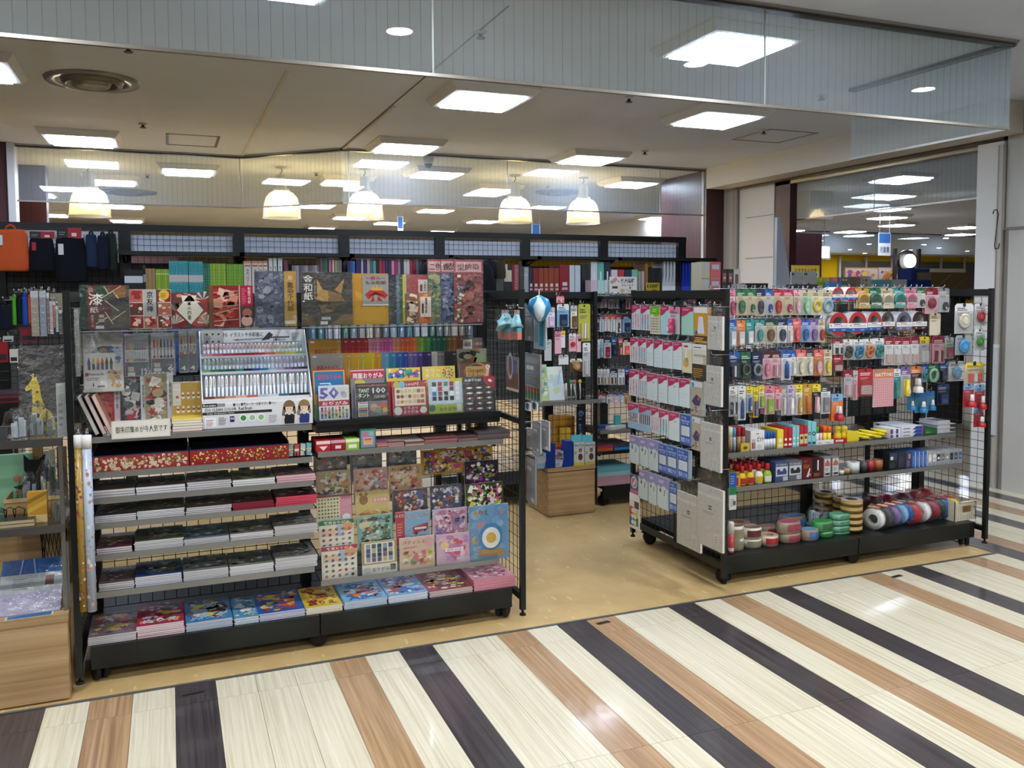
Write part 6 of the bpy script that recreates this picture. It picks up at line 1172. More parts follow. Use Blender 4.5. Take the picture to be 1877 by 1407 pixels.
def end_row(rowname, items, behind=3):
 n = len(items)
 for i, (box, kind, nm) in enumerate(items):
  lab = '%s, %s in %s' % (nm, nth(i, n, 'far end') if i else 'farthest', rowname)
  if i == n-1: lab = '%s, nearest the front post in %s' % (nm, rowname)
  base = {'green': '#d6d0b4', 'orange': '#c9962e', 'brown': '#4a3d34'}.get(kind, '#b9c9c8')
  dr = {'green': lambda p: p.r(0, 1, 0, 1, '#d6d0b6', 1).r(0, 1, .70, 1, '#6fae1f', 2).r(.4, .9, .62, .70, '#8fc02a', 2).lines(.2, .8, .8, .93, 2, '#c9e08a', 3).dots(.08, .92, .04, .6, 5, 6, .05, ['#3a3f44', '#6a5a4a'], 3), 'orange': lambda p: p.r(0, 1, 0, 1, '#c28f2c', 1).r(0, 1, .84, 1, '#d9d9d4', 3).p([(.26, .26), (.36, .74), (.66, .74), (.78, .26)], '#c9cfda', 3).r(0, 1, .06, .2, '#5a3a24', 3).lines(.1, .9, .08, .17, 2, '#d8b86a', 4).d(.2, .28, .1, '#3f5a9a', 4), 'brown': lambda p: p.r(0, 1, 0, 1, '#cfc9b6', 1).r(0, 1, .86, 1, '#d6d6d2', 3).lines(.1, .9, .9, .96, 1, '#4a4a4c', 4).dots(.12, .88, .55, .82, 6, 1, .05, ['#8f979c'], 3, True).r(0, 1, 0, .45, '#3f362e', 3).lines(.08, .9, .08, .36, 5, '#b08a3a', 4), 'cream': lambda p: p.r(0, 1, 0, 1, '#d3c9a6', 1).r(0, 1, .8, 1, '#dcdad4', 2).r(.15, .6, .86, .93, '#b03a5a', 3).d(.4, .34, .3, '#c9a24a', 3, 12, .3).d(.5, .44, .15, '#8aa06a', 4).d(.55, .28, .12, '#d98a6a', 4).r(.3, .5, .5, .78, '#e0e2e0', 3), 'animal': lambda p: p.r(0, 1, 0, 1, '#a9a08e', 1).r(0, 1, .84, 1, '#c9c9c6', 2).d(.2, .9, .12, '#3a90c0', 3).p([(.1, .4), (.5, .62), (.9, .52), (.8, .3), (.4, .28)], '#3f3f66', 3).art(0, 1, .02, .26, ['#8a6a54', '#c9b9a0', '#6a5a6a'], 4, 10, 3, .3).d(.7, .5, .1, '#b05a4a', 5)}.get(kind) or dlabel(kind, i)
  loc, w, h, rot = rect(box, X=EX)
  r = thing('label_pack', lab, 'label pack', EG, loc, rot); MB().box(-w/2, w/2, 0, .003, 0, h, base).build('label_sheets', 'paper', r); m = MB(); m.pr(-w/2, w/2, 0, h, base, .5); dr(Pr(m, w, h)); m.build('cover', 'gloss', r)
  for j in range(behind): copy_thing(r, '%s behind its twin in %s' % (nm, rowname), EG, loc+Vector((.006*(j+1), 0, 0)))
  hook(rackB, (EX+.125, loc.y, loc.z+h+.003), .13, R(-90))
P_, Q_ = 'pink-headed label pack', 'lavender-headed label pack'
end_row('the first label row', [((1158, 1173, 559, 604), 'grid', P_), ((1175, 1191, 560, 605), 'grid', P_+' with blue frames'), ((1192, 1209, 561, 612), 'green', 'lime-headed dotted sticker pack'), ((1211, 1226, 561, 613), 'aqua', 'aqua '+P_), ((1249, 1271, 563, 614), 'mint', 'mint green '+P_), ((1272, 1297, 563, 628), 'orange', 'orange pack with white paper shapes')])
end_row('the second label row', [((1155, 1169, 619, 664), 'grid', P_), ((1170, 1184, 620, 666), 'grid', P_+' with blue frames'), ((1185, 1197, 622, 670), 'lines', 'narrow '+P_), ((1199, 1214, 623, 673), 'lines', P_+' with lines'), ((1215, 1233, 626, 675), 'plain', 'plain white '+P_), ((1234, 1250, 627, 677), 'lines', P_+' with wide lines'), ((1251, 1268, 629, 683), 'cream', 'cream pack with fruit picture'), ((1269, 1295, 631, 697), 'brown', 'brown and cream divider pack')])
end_row('the third label row', [((1153, 1170, 678, 725), 'grid', P_), ((1172, 1185, 680, 728), 'grid', P_+' with blue frames'), ((1186, 1205, 685, 733), 'plain', 'plain white '+P_), ((1207, 1223, 688, 738), 'lines', 'narrow '+P_), ((1225, 1244, 692, 742), 'plain', 'wide white '+P_), ((1245, 1264, 695, 746), 'lines', P_+' with lines'), ((1266, 1287, 699, 761), 'animal', 'greyish animal picture pack')])
end_row('the fourth label row', [((1151, 1170, 739, 785), 'dots', 'navy dotted '+P_), ((1171, 1193, 742, 791), 'dots', 'multicoloured dotted '+P_), ((1194, 1207, 747, 793), 'grid', 'narrow '+P_), ((1208, 1225, 752, 797), 'grid', P_+' with pink frames'), ((1226, 1245, 756, 807), 'plain', 'plain white '+P_), ((1247, 1266, 760, 815), 'bluehead', 'blue label pack'), ((1268, 1284, 765, 825), 'animal', 'patterned picture pack')])
end_row('the fifth label row', [((1154, 1171, 799, 849), 'violet', Q_), ((1173, 1188, 803, 855), 'violet', Q_+' second copy'), ((1189, 1206, 807, 862), 'violet', Q_+' with pen'), ((1207, 1222, 814, 866), 'bluehead', 'blue label pack'), ((1223, 1241, 818, 872), 'bluehead', 'wide blue label pack'), ((1242, 1262, 824, 878), 'bluehead', 'blue label pack beside clear bags')])
end_row('the sixth label row', [((1171, 1187, 862, 915), 'violet', Q_), ((1189, 1203, 868, 924), 'violet', Q_+' narrow'), ((1205, 1224, 875, 932), 'violet', Q_+' with clip'), ((1227, 1241, 884, 938), 'bluehead', 'blue label pack')])
def bag(label, box, logo, X=EX, n=3):
 loc, w, h, rot = rect(box, X=X)
 r = thing('clear_bag_pack', label, 'bag pack', 'clear bag packs on the aisle end', loc, rot)
 MB().box(-w/2, w/2, 0, .012, 0, h*.80, '#d6d2c8').build('bag_stack', 'paper', r)
 m = MB(); p = Pr(m, w, h); p.r(0, 1, 0, .80, '#d2cfc6', .5).r(0, 1, .66, .70, '#e0ded8', 1)
 if logo: p.r(.44, .56, .50, .555, '#3a3a38', 2).t('H', .46, .54, .51, .545, '#d8d6d0', 3).lines(.22, .78, .44, .475, 2, '#8a887f', 2).r(.66, .86, .08, .22, '#dcdad4', 3).lines(.7, .84, .1, .2, 3, '#a8a69e', 4)
 m.build('front_sheet', 'gloss', r)
 m = MB(); e = .004; m.face([(-w/2-e, -.003, .0), (w/2+e, -.003, .0), (w/2+e, -.003, h), (-w/2-e, -.003, h)], '#fff'); m.face([(w/2+e, .014, 0), (-w/2-e, .014, 0), (-w/2-e, .014, h), (w/2+e, .014, h)], '#fff'); m.build('outer_sleeve', 'film', r)
 hook(rackB, (X+.125, loc.y, loc.z+h+.003), .13, R(-90))
bag('clear bag pack at the top of the end panel', (1297, 1324, 564, 641), True)
bag('clear bag pack below the topmost one', (1290, 1322, 652, 743), True)
bag('clear bag pack third from the top', (1284, 1321, 754, 861), True)
bag('large clear bag pack next to the front post', (1279, 1325, 864, 1004), True, EX-.02)
bag('large clear bag pack left of the front post', (1241, 1284, 881, 1004), True)
for lab, box, dr in (('blue round emblem sign on the far post', (1155, 1170, 870, 904), lambda p: p.r(0, 1, 0, 1, '#2c5a8c', 1).d(.5, .6, .38, '#d8d6d2', 2, 16, .38).d(.5, .6, .30, '#c06a5a', 3, 14).p([(.3, .45), (.6, .8), (.75, .7), (.5, .4)], '#cfd2d6', 4).r(.05, .95, .02, .2, '#c8607a', 3)), ('colour chart card hanging under the emblem sign', (1154, 1172, 905, 969), lambda p: p.r(0, 1, 0, 1, '#d4d0c6', 1).r(0, 1, .8, 1, '#e2e0da', 2).r(.0, .4, .36, .62, '#b8432e', 3).r(.4, .8, .36, .55, '#c9b22c', 3).r(.4, .9, .1, .34, '#2f7a3c', 3).r(0, .4, .08, .34, '#4a5a78', 3).r(.5, .95, .6, .8, '#5a3a44', 3).dots(.2, .7, .1, .6, 2, 3, .13, ['#dcd8d0'], 5))):
 sheet('hanging_card', lab, 'card', box, dr, X=EX+.06, t=.004, part='print')
# small mixed packs in the gap of the first row
pack('white and magenta stick pack in the gap of the first label row', 'stationery pack', (1227, 1246, 562, 612), 'palegrey', 'pink', 'stick', 'magenta', X=EX, group=EG)
# ================================================================== RIGHT RACK: goods on shelves and base
def std(px0, px1, pyt, Y, z, pyb=None):
 a, b = xa(px0, pyt, Y), xa(px1, pyt, Y); return (a+b)/2, b-a, at((px0+px1)/2, pyt, Y=Y).z-z
def repeat(r, n, step, label, group):
 for j in range(n): copy_thing(r, label, group, Vector(r.location)+Vector((0, step*(j+1), 0)))
S1 = 'glue and tape on the upper shelf of the right rack'
S2 = 'goods on the lower shelf of the right rack'
SB = 'rolls and bags on the base deck of the right rack'
def glue_bottle(label, px0, px1, pyt, Y, z, body, cap, lab, group, deep=2):
 x, w, h = std(px0, px1, pyt, Y, z); r = thing('glue_bottle', label, 'glue bottle', group, (x, Y+w*.4, z)); R1 = w/2
 MB().lathe([(R1*.9, 0), (R1, h*.03), (R1, h*.42), (R1*.8, h*.56), (R1*.45, h*.64), (R1*.45, h*.68)], 12, C.get(body, body), sy=.75).build('bottle', 'plastic', r)
 MB().lathe([(R1*.5, h*.66), (R1*.48, h*.96), (R1*.4, h)], 10, C.get(cap, cap)).build('cap', 'plastic', r)
 m = MB()
 rg = [[(R1*1.02*math.cos(a), R1*.77*math.sin(a), zz) for a in [math.pi*(1.15+.7*k/6) for k in range(7)]] for zz in (h*.08, h*.38)]
 m.grid(rg, C.get(lab, lab), closed=False); m.build('label_wrap', 'gloss', r)
 repeat(r, deep, w*.85, label.split(',')[0]+' standing behind the front one', group); return r
def carton(label, px0, px1, pyt, Y, z, d, col, draw, group, name='carton', deep=0):
 r = block(name, label, 'box', px0, px1, pyt, Y, z, d, col, draw, group)
 if deep: repeat(r, deep, d+.002, label.split(',')[0]+' behind the front one', group)
 return r
def glue_stick(label, px0, px1, pyt, Y, z, body, cap, group, deep=2):
 x, w, h = std(px0, px1, pyt, Y, z); r = thing('glue_stick', label, 'glue stick', group, (x, Y+w/2, z)); q = w*.49
 MB().lathe([(q, 0), (q, h*.62)], 12, C.get(body, body)).build('barrel', 'plastic', r); MB().lathe([(q*1.01, h*.62), (q*1.01, h*.97), (q*.85, h)], 12, C.get(cap, cap)).build('cap', 'plastic', r)
 repeat(r, deep, w*1.03, label.split(',')[0]+' behind the front one', group); return r
z = BZ1+.0005; Y = 3.858
for i, (a, b, t, bd, cp, lb, nm) in enumerate(((1337, 1345, 783, '#a98a62', 'cream', 'cream', 'amber liquid glue tube with cream cap'), (1345, 1351, 784, '#8aa6b4', '#5a9cc4', 'white', 'clear glue tube with blue cap'), (1353, 1360, 783, '#a57c56', 'red', 'tan', 'amber glue tube with red cap, left one'), (1361, 1368, 783, '#a57c56', 'crimson', 'tan', 'amber glue tube with red cap, right one'))): glue_stick(nm+' at the left post', a, b, t, Y, z, bd, cp, S1, 2)
carton('tiny yellow box with a brown oval before the amber tubes', 1358, 1374, 812, Y-.01, z, .008, '#c9b23a', lambda p: p.d(.5, .45, .25, '#6a4a2c', 2, 12, .16), S1)
carton('white glue stick box with black lettering', 1376, 1401, 789, Y, z, .20, 'white', lambda p: p.t('ピット', .48, .95, .42, .72, '#1c1c1e', 3, .03).r(.06, .36, .06, .58, '#b9b2ac', 2).r(.1, .2, .1, .4, '#8a4a44', 3).r(.22, .32, .1, .4, '#a86a5c', 3).lines(.5, .9, .1, .3, 3, '#a9a9ab').lines(.4, .7, .82, .92, 1, '#4a4a4c'), S1)
for i in range(4): glue_stick('white glue stick with blue cap, %s beside the white box' % ORD[i], 1402+5.4*i, 1407+5.4*i, 793-i*.4, Y, z, '#d2d8dc', '#2a5aa4', S1, 3)
for k, (a, b, t, c, nm) in enumerate(((1425, 1436, 787, 'yellow', 'yellow'), (1437, 1444, 784, 'red', 'first red'), (1445, 1452, 784, 'red', 'second red'), (1453, 1459, 781, 'aqua', 'short aqua'), (1460, 1465, 780, 'aqua', 'slim aqua'))): carton(nm+' upright glue stick carton in the row', a, b, t, Y, z, .028, c, lambda p: p.r(.1, .9, .1, .2, '#e8e8e4', 2).d(.5, .42, .3, '#ece8e2', 2, 10, .3), S1, deep=4)
for k, (a, b, t, c, nm) in enumerate(((1466, 1473, 781, 'red', 'left red'), (1474, 1480, 780, 'red', 'right red'))): carton(nm+' carton with brown face emblem', a, b, t, Y, z, .03, c, lambda p: p.r(0, 1, .12, .6, '#d9c07a', 2).d(.5, .42, .36, '#5a2a1c', 3, 12, .34), S1, deep=2)
for k, (a, b, t, nm) in enumerate(((1481, 1487, 772, 'left'), (1488, 1496, 773, 'right'))): carton('tall aqua glue stick carton, %s one' % nm, a, b, t, Y, z, .032, 'aqua', lambda p: p.d(.5, .5, .4, '#1c2224', 2, 12, .4).d(.5, .5, .2, '#9ad0d6', 3, 10, .2).r(.1, .9, .05, .15, '#3a4a4c', 2), S1, deep=3)
for k, (a, b, t, bd, cp, nm) in enumerate(((1497, 1503, 782, 'white', '#2fae3c', 'green capped'), (1504, 1509, 781, 'rose', 'crimson', 'crimson capped'), (1511, 1518, 781, 'yellow', '#e0681f', 'left orange capped'), (1519, 1526, 781, 'yellow', '#e0681f', 'right orange capped'))): glue_stick('small %s glue stick in the low white tray' % nm, a, b, t, Y+.006, z+.003, bd, cp, S1, 2)
carton('low white tray under the little glue sticks', 1496, 1528, 806, Y, z, .003, 'white', lambda p: p.lines(.1, .4, .3, .6, 1, '#4a7a4a').lines(.55, .95, .3, .6, 1, '#c06a4a'), S1, name='tray_front')
# yellow bear-shaped and banana-shaped erasers
r = carton('red counter tray of yellow rounded glue figures', 1529, 1556, 803, Y, z, .10, 'red', lambda p: p.r(.1, .6, .25, .7, '#ecdcd8', 2).lines(.15, .55, .35, .6, 1, '#b02a30', 3), S1, name='counter_tray')
for i, px in enumerate((1531, 1543)):
 x, w, h = std(px, px+12, 781, Y+.02, z); q = thing('glue_figure', 'yellow bear-shaped glue figure, %s of two in the red tray' % ('left', 'right')[i], 'glue', S1, (x, Y+.028, z+.012)); MB().lathe([(w*.36, 0), (w*.46, h*.15), (w*.42, h*.4), (w*.3, h*.5), (w*.4, h*.62), (w*.4, h*.78), (w*.2, h*.9)], 14, '#dcc02a').build('body', 'plastic', q)
 m = MB()
 for s in (-1, 1): m.lathe([(w*.02, -.002), (w*.13, 0), (w*.13, w*.1), (w*.04, w*.16)], 8, '#dcc02a', c=(s*w*.27, 0, h*.8))
 m.build('ears', 'plastic', q); m = MB()
 for s in (-1, 1): m.disc(s*w*.14, h*.68, w*.05, '#3a2a1a', w*.41/2e-4, 8)
 m.build('eyes', 'plastic', q)
for i in range(9):
 px = 1558+7.2*i; Yb = Y+.015+.012*(i % 3); x = xa(px, 795, Yb); zz = z+.008+.010*(i % 3)
 m = MB(); m.tube([(-.045, .03, .018), (-.02, .012, .012), (.012, 0, .004), (.045, -.012, .0), (.058, -.016, .001)], [.004, .010, .012, .009, .003], '#dcc81f', n=8)
 o = m.build('banana_pen_case', 'plastic', None, (x, Yb+.01, zz+.004), (0, 0, R(-12+5*(i % 4)))); tag(o, 'bright yellow banana-shaped tape case, %s in the heap' % nth(i, 9), 'tape case', 'yellow banana-shaped cases')
carton('yellow open box holding the banana-shaped cases', 1553, 1574, 790, Y-.004, z, .012, '#dcc424', lambda p: p.r(0, 1, 0, .1, '#b59a1c', 2), S1, name='counter_tray')
for j in range(2): carton('flat white and violet tape box, %s in the short stack' % ('lower', 'upper')[j], 1632, 1650, 790-5.0*j if j else 795.5, Y, z+(.0 if j == 0 else .022), .13, 'white', lambda p: p.r(.0, .25, .1, .9, '#4a3a8a', 2).r(.55, .8, .1, .9, '#4a3a8a', 2).lines(.3, .5, .3, .7, 2, '#7a7a7c'), S1)
for j in range(3):
 h0 = .0205; x0, x1 = xa(1652, 790, Y), xa(1693, 787, Y); w = x1-x0; r = thing('tape_box', 'long white and blue tape box, %s of three stacked' % ('lowest', 'middle', 'topmost')[j], 'box', S1, ((x0+x1)/2, Y, z+h0*j)); MB().box(-w/2, w/2, 0, .22, 0, h0-.0005, '#cfd2da').build('carton', 'paper', r)
 m = MB(); p = Pr(m, w, h0); p.r(0, 1, .03, .97, '#d8dae0', .5).p([(.5, .03), (1, .03), (1, .97), (.66, .97)], '#24418c', 2).r(.9, .98, .3, .7, '#b03a4a', 3).r(.08, .4, .3, .6, '#7a7c84', 2); m.build('front_print', 'gloss', r)
 m = MB()
 for k in range(4): m.box(-w/2-.0006, -w/2, .02+.05*k, .045+.05*k, .003, h0-.003, ('#a8242c', '#24418c')[k % 2])
 m.build('side_print', 'gloss', r)
carton('low dark green tape box right of the white and blue boxes', 1694, 1717, 785, Y, z, .15, '#1f5a34', lambda p: p.r(.05, .95, .2, .8, '#2c6c40', 2).lines(.15, .7, .4, .6, 1, '#c9b23a', 3), S1)
for j in range(3):
 x0, x1 = xa(1716, 780, Y+.02), xa(1752, 777, Y+.02); w = x1-x0; r = thing('letter_tray', 'white metal tape cutter stand, %s of the stacked three' % ('lowest', 'middle', 'topmost')[j], 'stand', S1, ((x0+x1)/2, Y+.02, z+.026*j)); m = MB(); m.box(-w/2, w/2, 0, .16, 0, .002, '#c6c8cc'); m.box(-w*.42, w*.2, .0, .14, .002, .024, '#d2d3d8'); m.box(-w*.36, w*.14, .02, .10, .024, .0255, '#3a3c44') if j == 2 else None; m.build('tray_body', 'plastic', r)
# lower shelf
z = BZ2+.0005; Y = 3.815
x, w, h = std(1354, 1366, 851, Y, z)
glue_bottle('yellow glue bottle with red cap, left of three', 1357, 1371, 855, Y, z, '#d8bd24', 'red', 'red', S2, 4)
glue_bottle('yellow glue bottle with red cap, second of three', 1372, 1386, 853, Y, z, '#d8bd24', 'red', 'red', S2, 4)
glue_bottle('white glue bottle with red cap', 1388, 1402, 851, Y, z, '#dcd8cc', 'red', '#c9a52a', S2, 4)
glue_bottle('lime green glue bottle with red cap', 1404, 1418, 850, Y, z, '#8fb02c', 'red', '#d6d2c4', S2, 4)
carton('small yellow glue carton at the left post', 1350, 1357, 873, Y-.006, z, .04, '#c9a81f', lambda p: p.r(0, .5, .1, .9, '#a8242c', 2), S2)
def dcut(bg, body): return lambda p: p.r(0, 1, 0, 1, bg, 1).t('テープカッター', .06, .94, .80, .90, '#e8e8ea').r(.05, .95, .28, .76, '#b9bcc2', 2).p([(.15, .36), (.12, .6), (.3, .66), (.42, .52), (.6, .54), (.75, .68), (.88, .5), (.85, .36)], body, 3).d(.68, .56, .12, body, 4).r(.6, .95, .05, .24, '#dcdcde', 3).dots(.62, .93, .07, .22, 3, 2, .04, ['#9a9aa0'], 4, True)
carton('blue and grey tape cutter box with picture', 1421, 1445, 846, Y, z, .16, '#39496e', dcut('#3f4f74', '#3f3f7a'), S2); carton('grey tape cutter box with black cutter picture', 1446, 1470, 844, Y, z, .16, '#5a5d62', dcut('#5c5f64', '#2a2b2e'), S2)
carton('dark red box with white curved picture', 1471, 1489, 841, Y, z, .15, '#5e1a20', lambda p: p.lines(.1, .9, .55, .75, 3, '#a8723a').p([(.4, .1), (.6, .1), (.8, .5), (.7, .54), (.5, .24)], '#d8d6d2', 3).d(.75, .2, .12, '#8a8c92', 3).lines(.15, .5, .88, .93, 1, '#c9a0a0'), S2); carton('dark red and black box with white handle picture', 1490, 1508, 840, Y, z, .15, '#511419', lambda p: p.r(0, .6, .3, 1, '#1c191a', 2).r(.44, .58, .4, .92, '#d8d8d8', 3).lines(.1, .9, .1, .28, 3, '#a8723a', 3), S2)
for i, (a, b) in enumerate(((1510, 1523), (1525, 1538))): carton('grey carton with red-white arrow label, %s of two' % ('left', 'right')[i], a, b, 838-i, Y, z, .16, '#7c7e82', lambda p: p.r(.1, .9, .05, .92, '#c4c2be', 2).p([(.15, .7), (.5, .9), (.85, .7), (.85, .55), (.15, .55)], '#b05a54', 3).lines(.2, .8, .3, .5, 3, '#5a5c60').r(.2, .85, .1, .2, '#2a2a2c', 3), S2)
def roll(label, px0, px1, pyt, pyb, Y, z, side, top, group, name='tape_roll', cat='tape', core='#8a6a48', film=False, lab=None, n=20):
 x, w, h = std(px0, px1, pyt, Y, z); R1 = w/2; r = thing(name, label, cat, group, (x, Y+R1, z)); m = MB()
 m.lathe([(R1*.55, 0), (R1, 0), (R1, h), (R1*.55, h), (R1*.55, 0)], n, C.get(side, side), caps=False); m.build('tape', 'plastic', r)
 m = MB(); m.grid([[(q*math.cos(2*math.pi*k/n), q*math.sin(2*math.pi*k/n), h+.0006) for k in range(n)] for q in (R1*.98, R1*.56)], C.get(top, top), caps=False, smooth=False); m.build('top_label', 'gloss', r)
 MB().lathe([(R1*.55, .001), (R1*.5, .001), (R1*.5, h-.001), (R1*.55, h-.001)], n, core, caps=False).build('core', 'paper', r)
 if lab:
  m = MB(); m.grid([[(R1*1.01*math.cos(a), R1*1.01*math.sin(a), zz) for a in [math.pi*(1.2+.5*k/6) for k in range(7)]] for zz in (h*.2, h*.8)], C.get(lab, lab), closed=False); m.build('side_label', 'gloss', r)
 return r
for i, (a, b, t, sd, tp) in enumerate(((1541, 1550, 862, 'white', '#5a5a5c'), (1551, 1561, 858, '#b08a5a', '#4a4a4c'), (1563, 1581, 848, '#cfd4d0', 'white'), (1583, 1593, 847, '#3f4042', '#5a5a5c'), (1595, 1606, 845, '#9c2c30', '#6a2a2c'), (1608, 1623, 843, '#9a5a30', '#7a4a2c'))): roll('%s roll standing on the lower shelf, %s of six' % (('white', 'tan', 'large white', 'charcoal', 'red', 'brown')[i], nth(i, 6)), a, b, t, 0, Y+.012, z, sd, tp, S2)
carton('black clamshell box with pale round window', 1630, 1645, 829, Y+.01, z, .12, '#1d2024', lambda p: p.r(.05, .95, .55, .95, '#2f3c5c', 2).d(.3, .66, .18, '#c9cfc4', 3).lines(.1, .8, .1, .4, 4, '#4a525c'), S2); carton('dark blue clamshell box', 1646, 1660, 828, Y+.01, z, .12, '#23283a', lambda p: p.lines(.1, .9, .1, .8, 6, '#3f4658'), S2)
carton('mauve carded stapler box', 1661, 1671, 829, Y+.008, z, .12, '#4c3f50', lambda p: p.r(.4, .8, .6, .9, '#a88a90', 2).lines(.1, .9, .1, .5, 4, '#8a7a8c'), S2)
for i in range(4): carton('slim blue tape carton, %s of four upright' % nth(i, 4), 1672+7.2*i, 1678.4+7.2*i, 828-.6*i, Y, z, .14, '#2f5fa6', lambda p: p.r(.8, 1, 0, 1, '#c6d0e0', 2).lines(.15, .7, .15, .8, 6, '#7fa2d4'), S2)
for i in range(8): carton('grey windowed tape dispenser box, %s of eight' % nth(i, 8), 1701+7.9*i, 1708.2+7.9*i, 828-.75*i, Y, z, .14, '#a2a3a6', lambda p, i=i: p.r(.12, .88, .3, .8, ('#d8d8d8', '#e0dedb', '#2a2a2c', '#6a6c70', '#8a8c90', '#1f2024', '#3a4a5a', '#3f5f8a')[i], 2).d(.5, .5, .26, ('#f0efec', '#c9b8a8', '#e8e8e8', '#9a9c9e', '#dcdcdc', '#4a4a4e', '#7a8a9a', '#7f9ac4')[i], 3).lines(.15, .85, .08, .22, 2, '#6a6c70'), S2)
sheet('hanging_card', 'blue and green card with white tail hanging by the left post', 'card', (1337, 1350, 866, 934), lambda p: p.r(0, 1, .62, 1, '#2456a4', 1).r(0, 1, .40, .62, '#1f7a4c', 2).r(0, 1, 0, .40, '#cfd0ce', 1).lines(.15, .8, .7, .95, 4, '#7fa2d4').lines(.1, .8, .1, .32, 4, '#8a8c8e').r(.5, .9, .12, .24, '#5a5a5c', 3), Y=3.785, t=.002, part='print')
# base deck
z = .1505
r = thing('spray_can', 'slim white and red spray can by the front post', 'spray can', SB, (xa(1342, 1000, 3.74), 3.75, z)); MB().lathe([(.015, 0), (.016, .004), (.016, .10)], 14, '#b93a38').lathe([(.0161, .012), (.0161, .03)], 14, '#d8d4d0', caps=False).build('can', 'gloss', r); MB().lathe([(.0155, .10), (.0155, .16), (.012, .168)], 14, '#d6d4d0').build('cap', 'plastic', r)
beige, wh = '#b5a88a', '#cfc8b8'
for j in range(2): roll('cream cloth tape roll, %s of the leftmost stack' % ('bottom', 'top')[j], 1344, 1370, (988, 965)[j], 0, 3.762, z+(0 if j == 0 else .0498), wh, '#7a5a50' if j else '#c9bfa8', SB, lab='#8a8468')
for j in range(2): roll('large cream tape roll with brown top, %s one' % ('bottom', 'top')[j], 1372, 1404, (989, 968)[j], 0, 3.765, z+(0 if j == 0 else .0466), wh, '#5a4038' if j else '#c9bfa8', SB, lab='#5c1f22' if j else '#8a8468')
roll('tape roll half hidden behind the leftmost stack', 1350, 1384, 960, 0, 3.86, z, '#a89a84', '#6a4a44', SB)
roll('small tape roll with red and yellow label', 1406, 1434, 983, 0, 3.752, z, '#c9b59a', '#b09a84', SB, lab='#a8242c')
def flatpack(label, px0, px1, pyt, Y, z0, side, top, lab, d=.085):
 x, w, h = std(px0, px1, pyt, Y, z0); r = thing('wrapped_tape', label, 'tape', SB, (x, Y+d/2, z0)); m = MB(); m.lathe([(w*.46, 0), (w*.5, h*.1), (w*.5, h*.9), (w*.46, h)], 14, C.get(side, side), sy=d/w); m.build('tape', 'plastic', r)
 m = MB(); m.face([(w*.40*math.cos(k*.449), d*.40*math.sin(k*.449), h+.0008) for k in range(14)], C.get(top, top)); m.build('top_label', 'gloss', r)
 m = MB(); m.grid([[(w*.506*math.cos(a), d*.506*math.sin(a), zz) for a in [math.pi*(1.35+.5*k/6) for k in range(7)]] for zz in (h*.18, h*.82)], C.get(lab, lab), closed=False); m.build('side_label', 'gloss', r)
 MB().lathe([(w*.5, -.0), (w*.53, h*.3), (w*.53, h*.8), (w*.47, h*1.06)], 14, '#fff', sy=d/w*1.02, caps=False).build('film_wrap', 'film', r); return h
h = flatpack('brown craft tape with magenta label, bottom of the pair', 1438, 1475, 979, 3.76, z, '#9a866c', '#8a7a64', '#a8284a'); flatpack('brown craft tape with magenta label, top of the pair', 1434, 1476, 958, 3.765, z+h+.001, '#9a866c', '#a8405c', '#a8284a')
flatpack('brown craft tape with magenta label behind the pair', 1400, 1432, 966, 3.88, z, '#94806a', '#8a3a50', '#a8284a'); flatpack('brown craft tape with blue label behind', 1436, 1484, 947, 3.90, z, '#8f7f6a', '#4a7ab0', '#3f74b4'); flatpack('brown craft tape with blue label in front', 1477, 1508, 972, 3.752, z, '#a08c70', '#6a94bc', '#3f74b4')
h = flatpack('bright green wrapped tape, bottom', 1508, 1534, 975, 3.77, z, '#2f9a44', '#2f8a44', '#1f7a34'); flatpack('bright green wrapped tape, top', 1500, 1534, 957, 3.775, z+h+.001, '#3aa44c', '#2f9444', '#1f6a34'); flatpack('dark teal wrapped tape beside the green pair', 1487, 1502, 962, 3.88, z, '#2a5a54', '#2f6a64', '#1f4a48')
xx, ww, hh = std(1532, 1568, 976, 3.79, z)
flatpack('pale sea-green wrapped tape, lowest in the stack of four', 1532, 1568, 976, 3.79, z, '#6fb592', '#57a67e', '#3f8f66', .09)
cur = z+hh*1.07+.001
for j in range(1, 4):
 t = at(1550, 976-11*j, Y=3.79).z
 if t > cur+.008: flatpack('pale sea-green wrapped tape, %s in the stack of four' % ('lowest', 'second', 'third', 'topmost')[j], 1532, 1568, 976-11*j, 3.79, cur, '#6fb592', '#57a67e', '#3f8f66', .09); cur = t+.0035
def lump(label, px0, px1, pyt, Y, z0, d, inner, group, name='bag', cat='bag', seed=1, mat='film'):
 x, w, h = std(px0, px1, pyt, Y, z0); r = thing(name, label, cat, group, (x, Y+d/2, z0)); rn = random.Random(seed)
 if inner:
  m = MB(); l = lin(C.get(inner, inner))
  for k in range(6):
   u, v, s = rn.uniform(-.26, .2)*w, rn.uniform(-.26, .14)*d, rn.uniform(.10, .2)*w; q = rn.uniform(.6, 1.7); m.box(u, u+s, v, v+s*.7, h*.02, h*rn.uniform(.3, .72), tuple(min(.9, a*q) for a in l))
  m.build('contents', 'gloss', r)
 m = MB(); rg = []
 for q, zz in ((.42, 0), (.5, .10), (.5, .25), (.5, .42), (.47, .58), (.42, .72), (.34, .86), (.2, .97), (.1, .9)):
  rg.append([(w*q*math.cos(a)*rn.uniform(.76, 1.05), d*q*math.sin(a)*rn.uniform(.76, 1.05), h*zz*(1 if zz < .1 else rn.uniform(.88, 1.06))) for a in [2*math.pi*k/22 for k in range(22)]])
 m.grid(rg, '#fff', caps=True, smooth=False); m.build('film_wrap', mat, r); return r
lump('clear bag of white and blue tapes behind the green tapes', 1488, 1540, 924, 3.90, z, .11, '#b9c8cc', SB, seed=3)
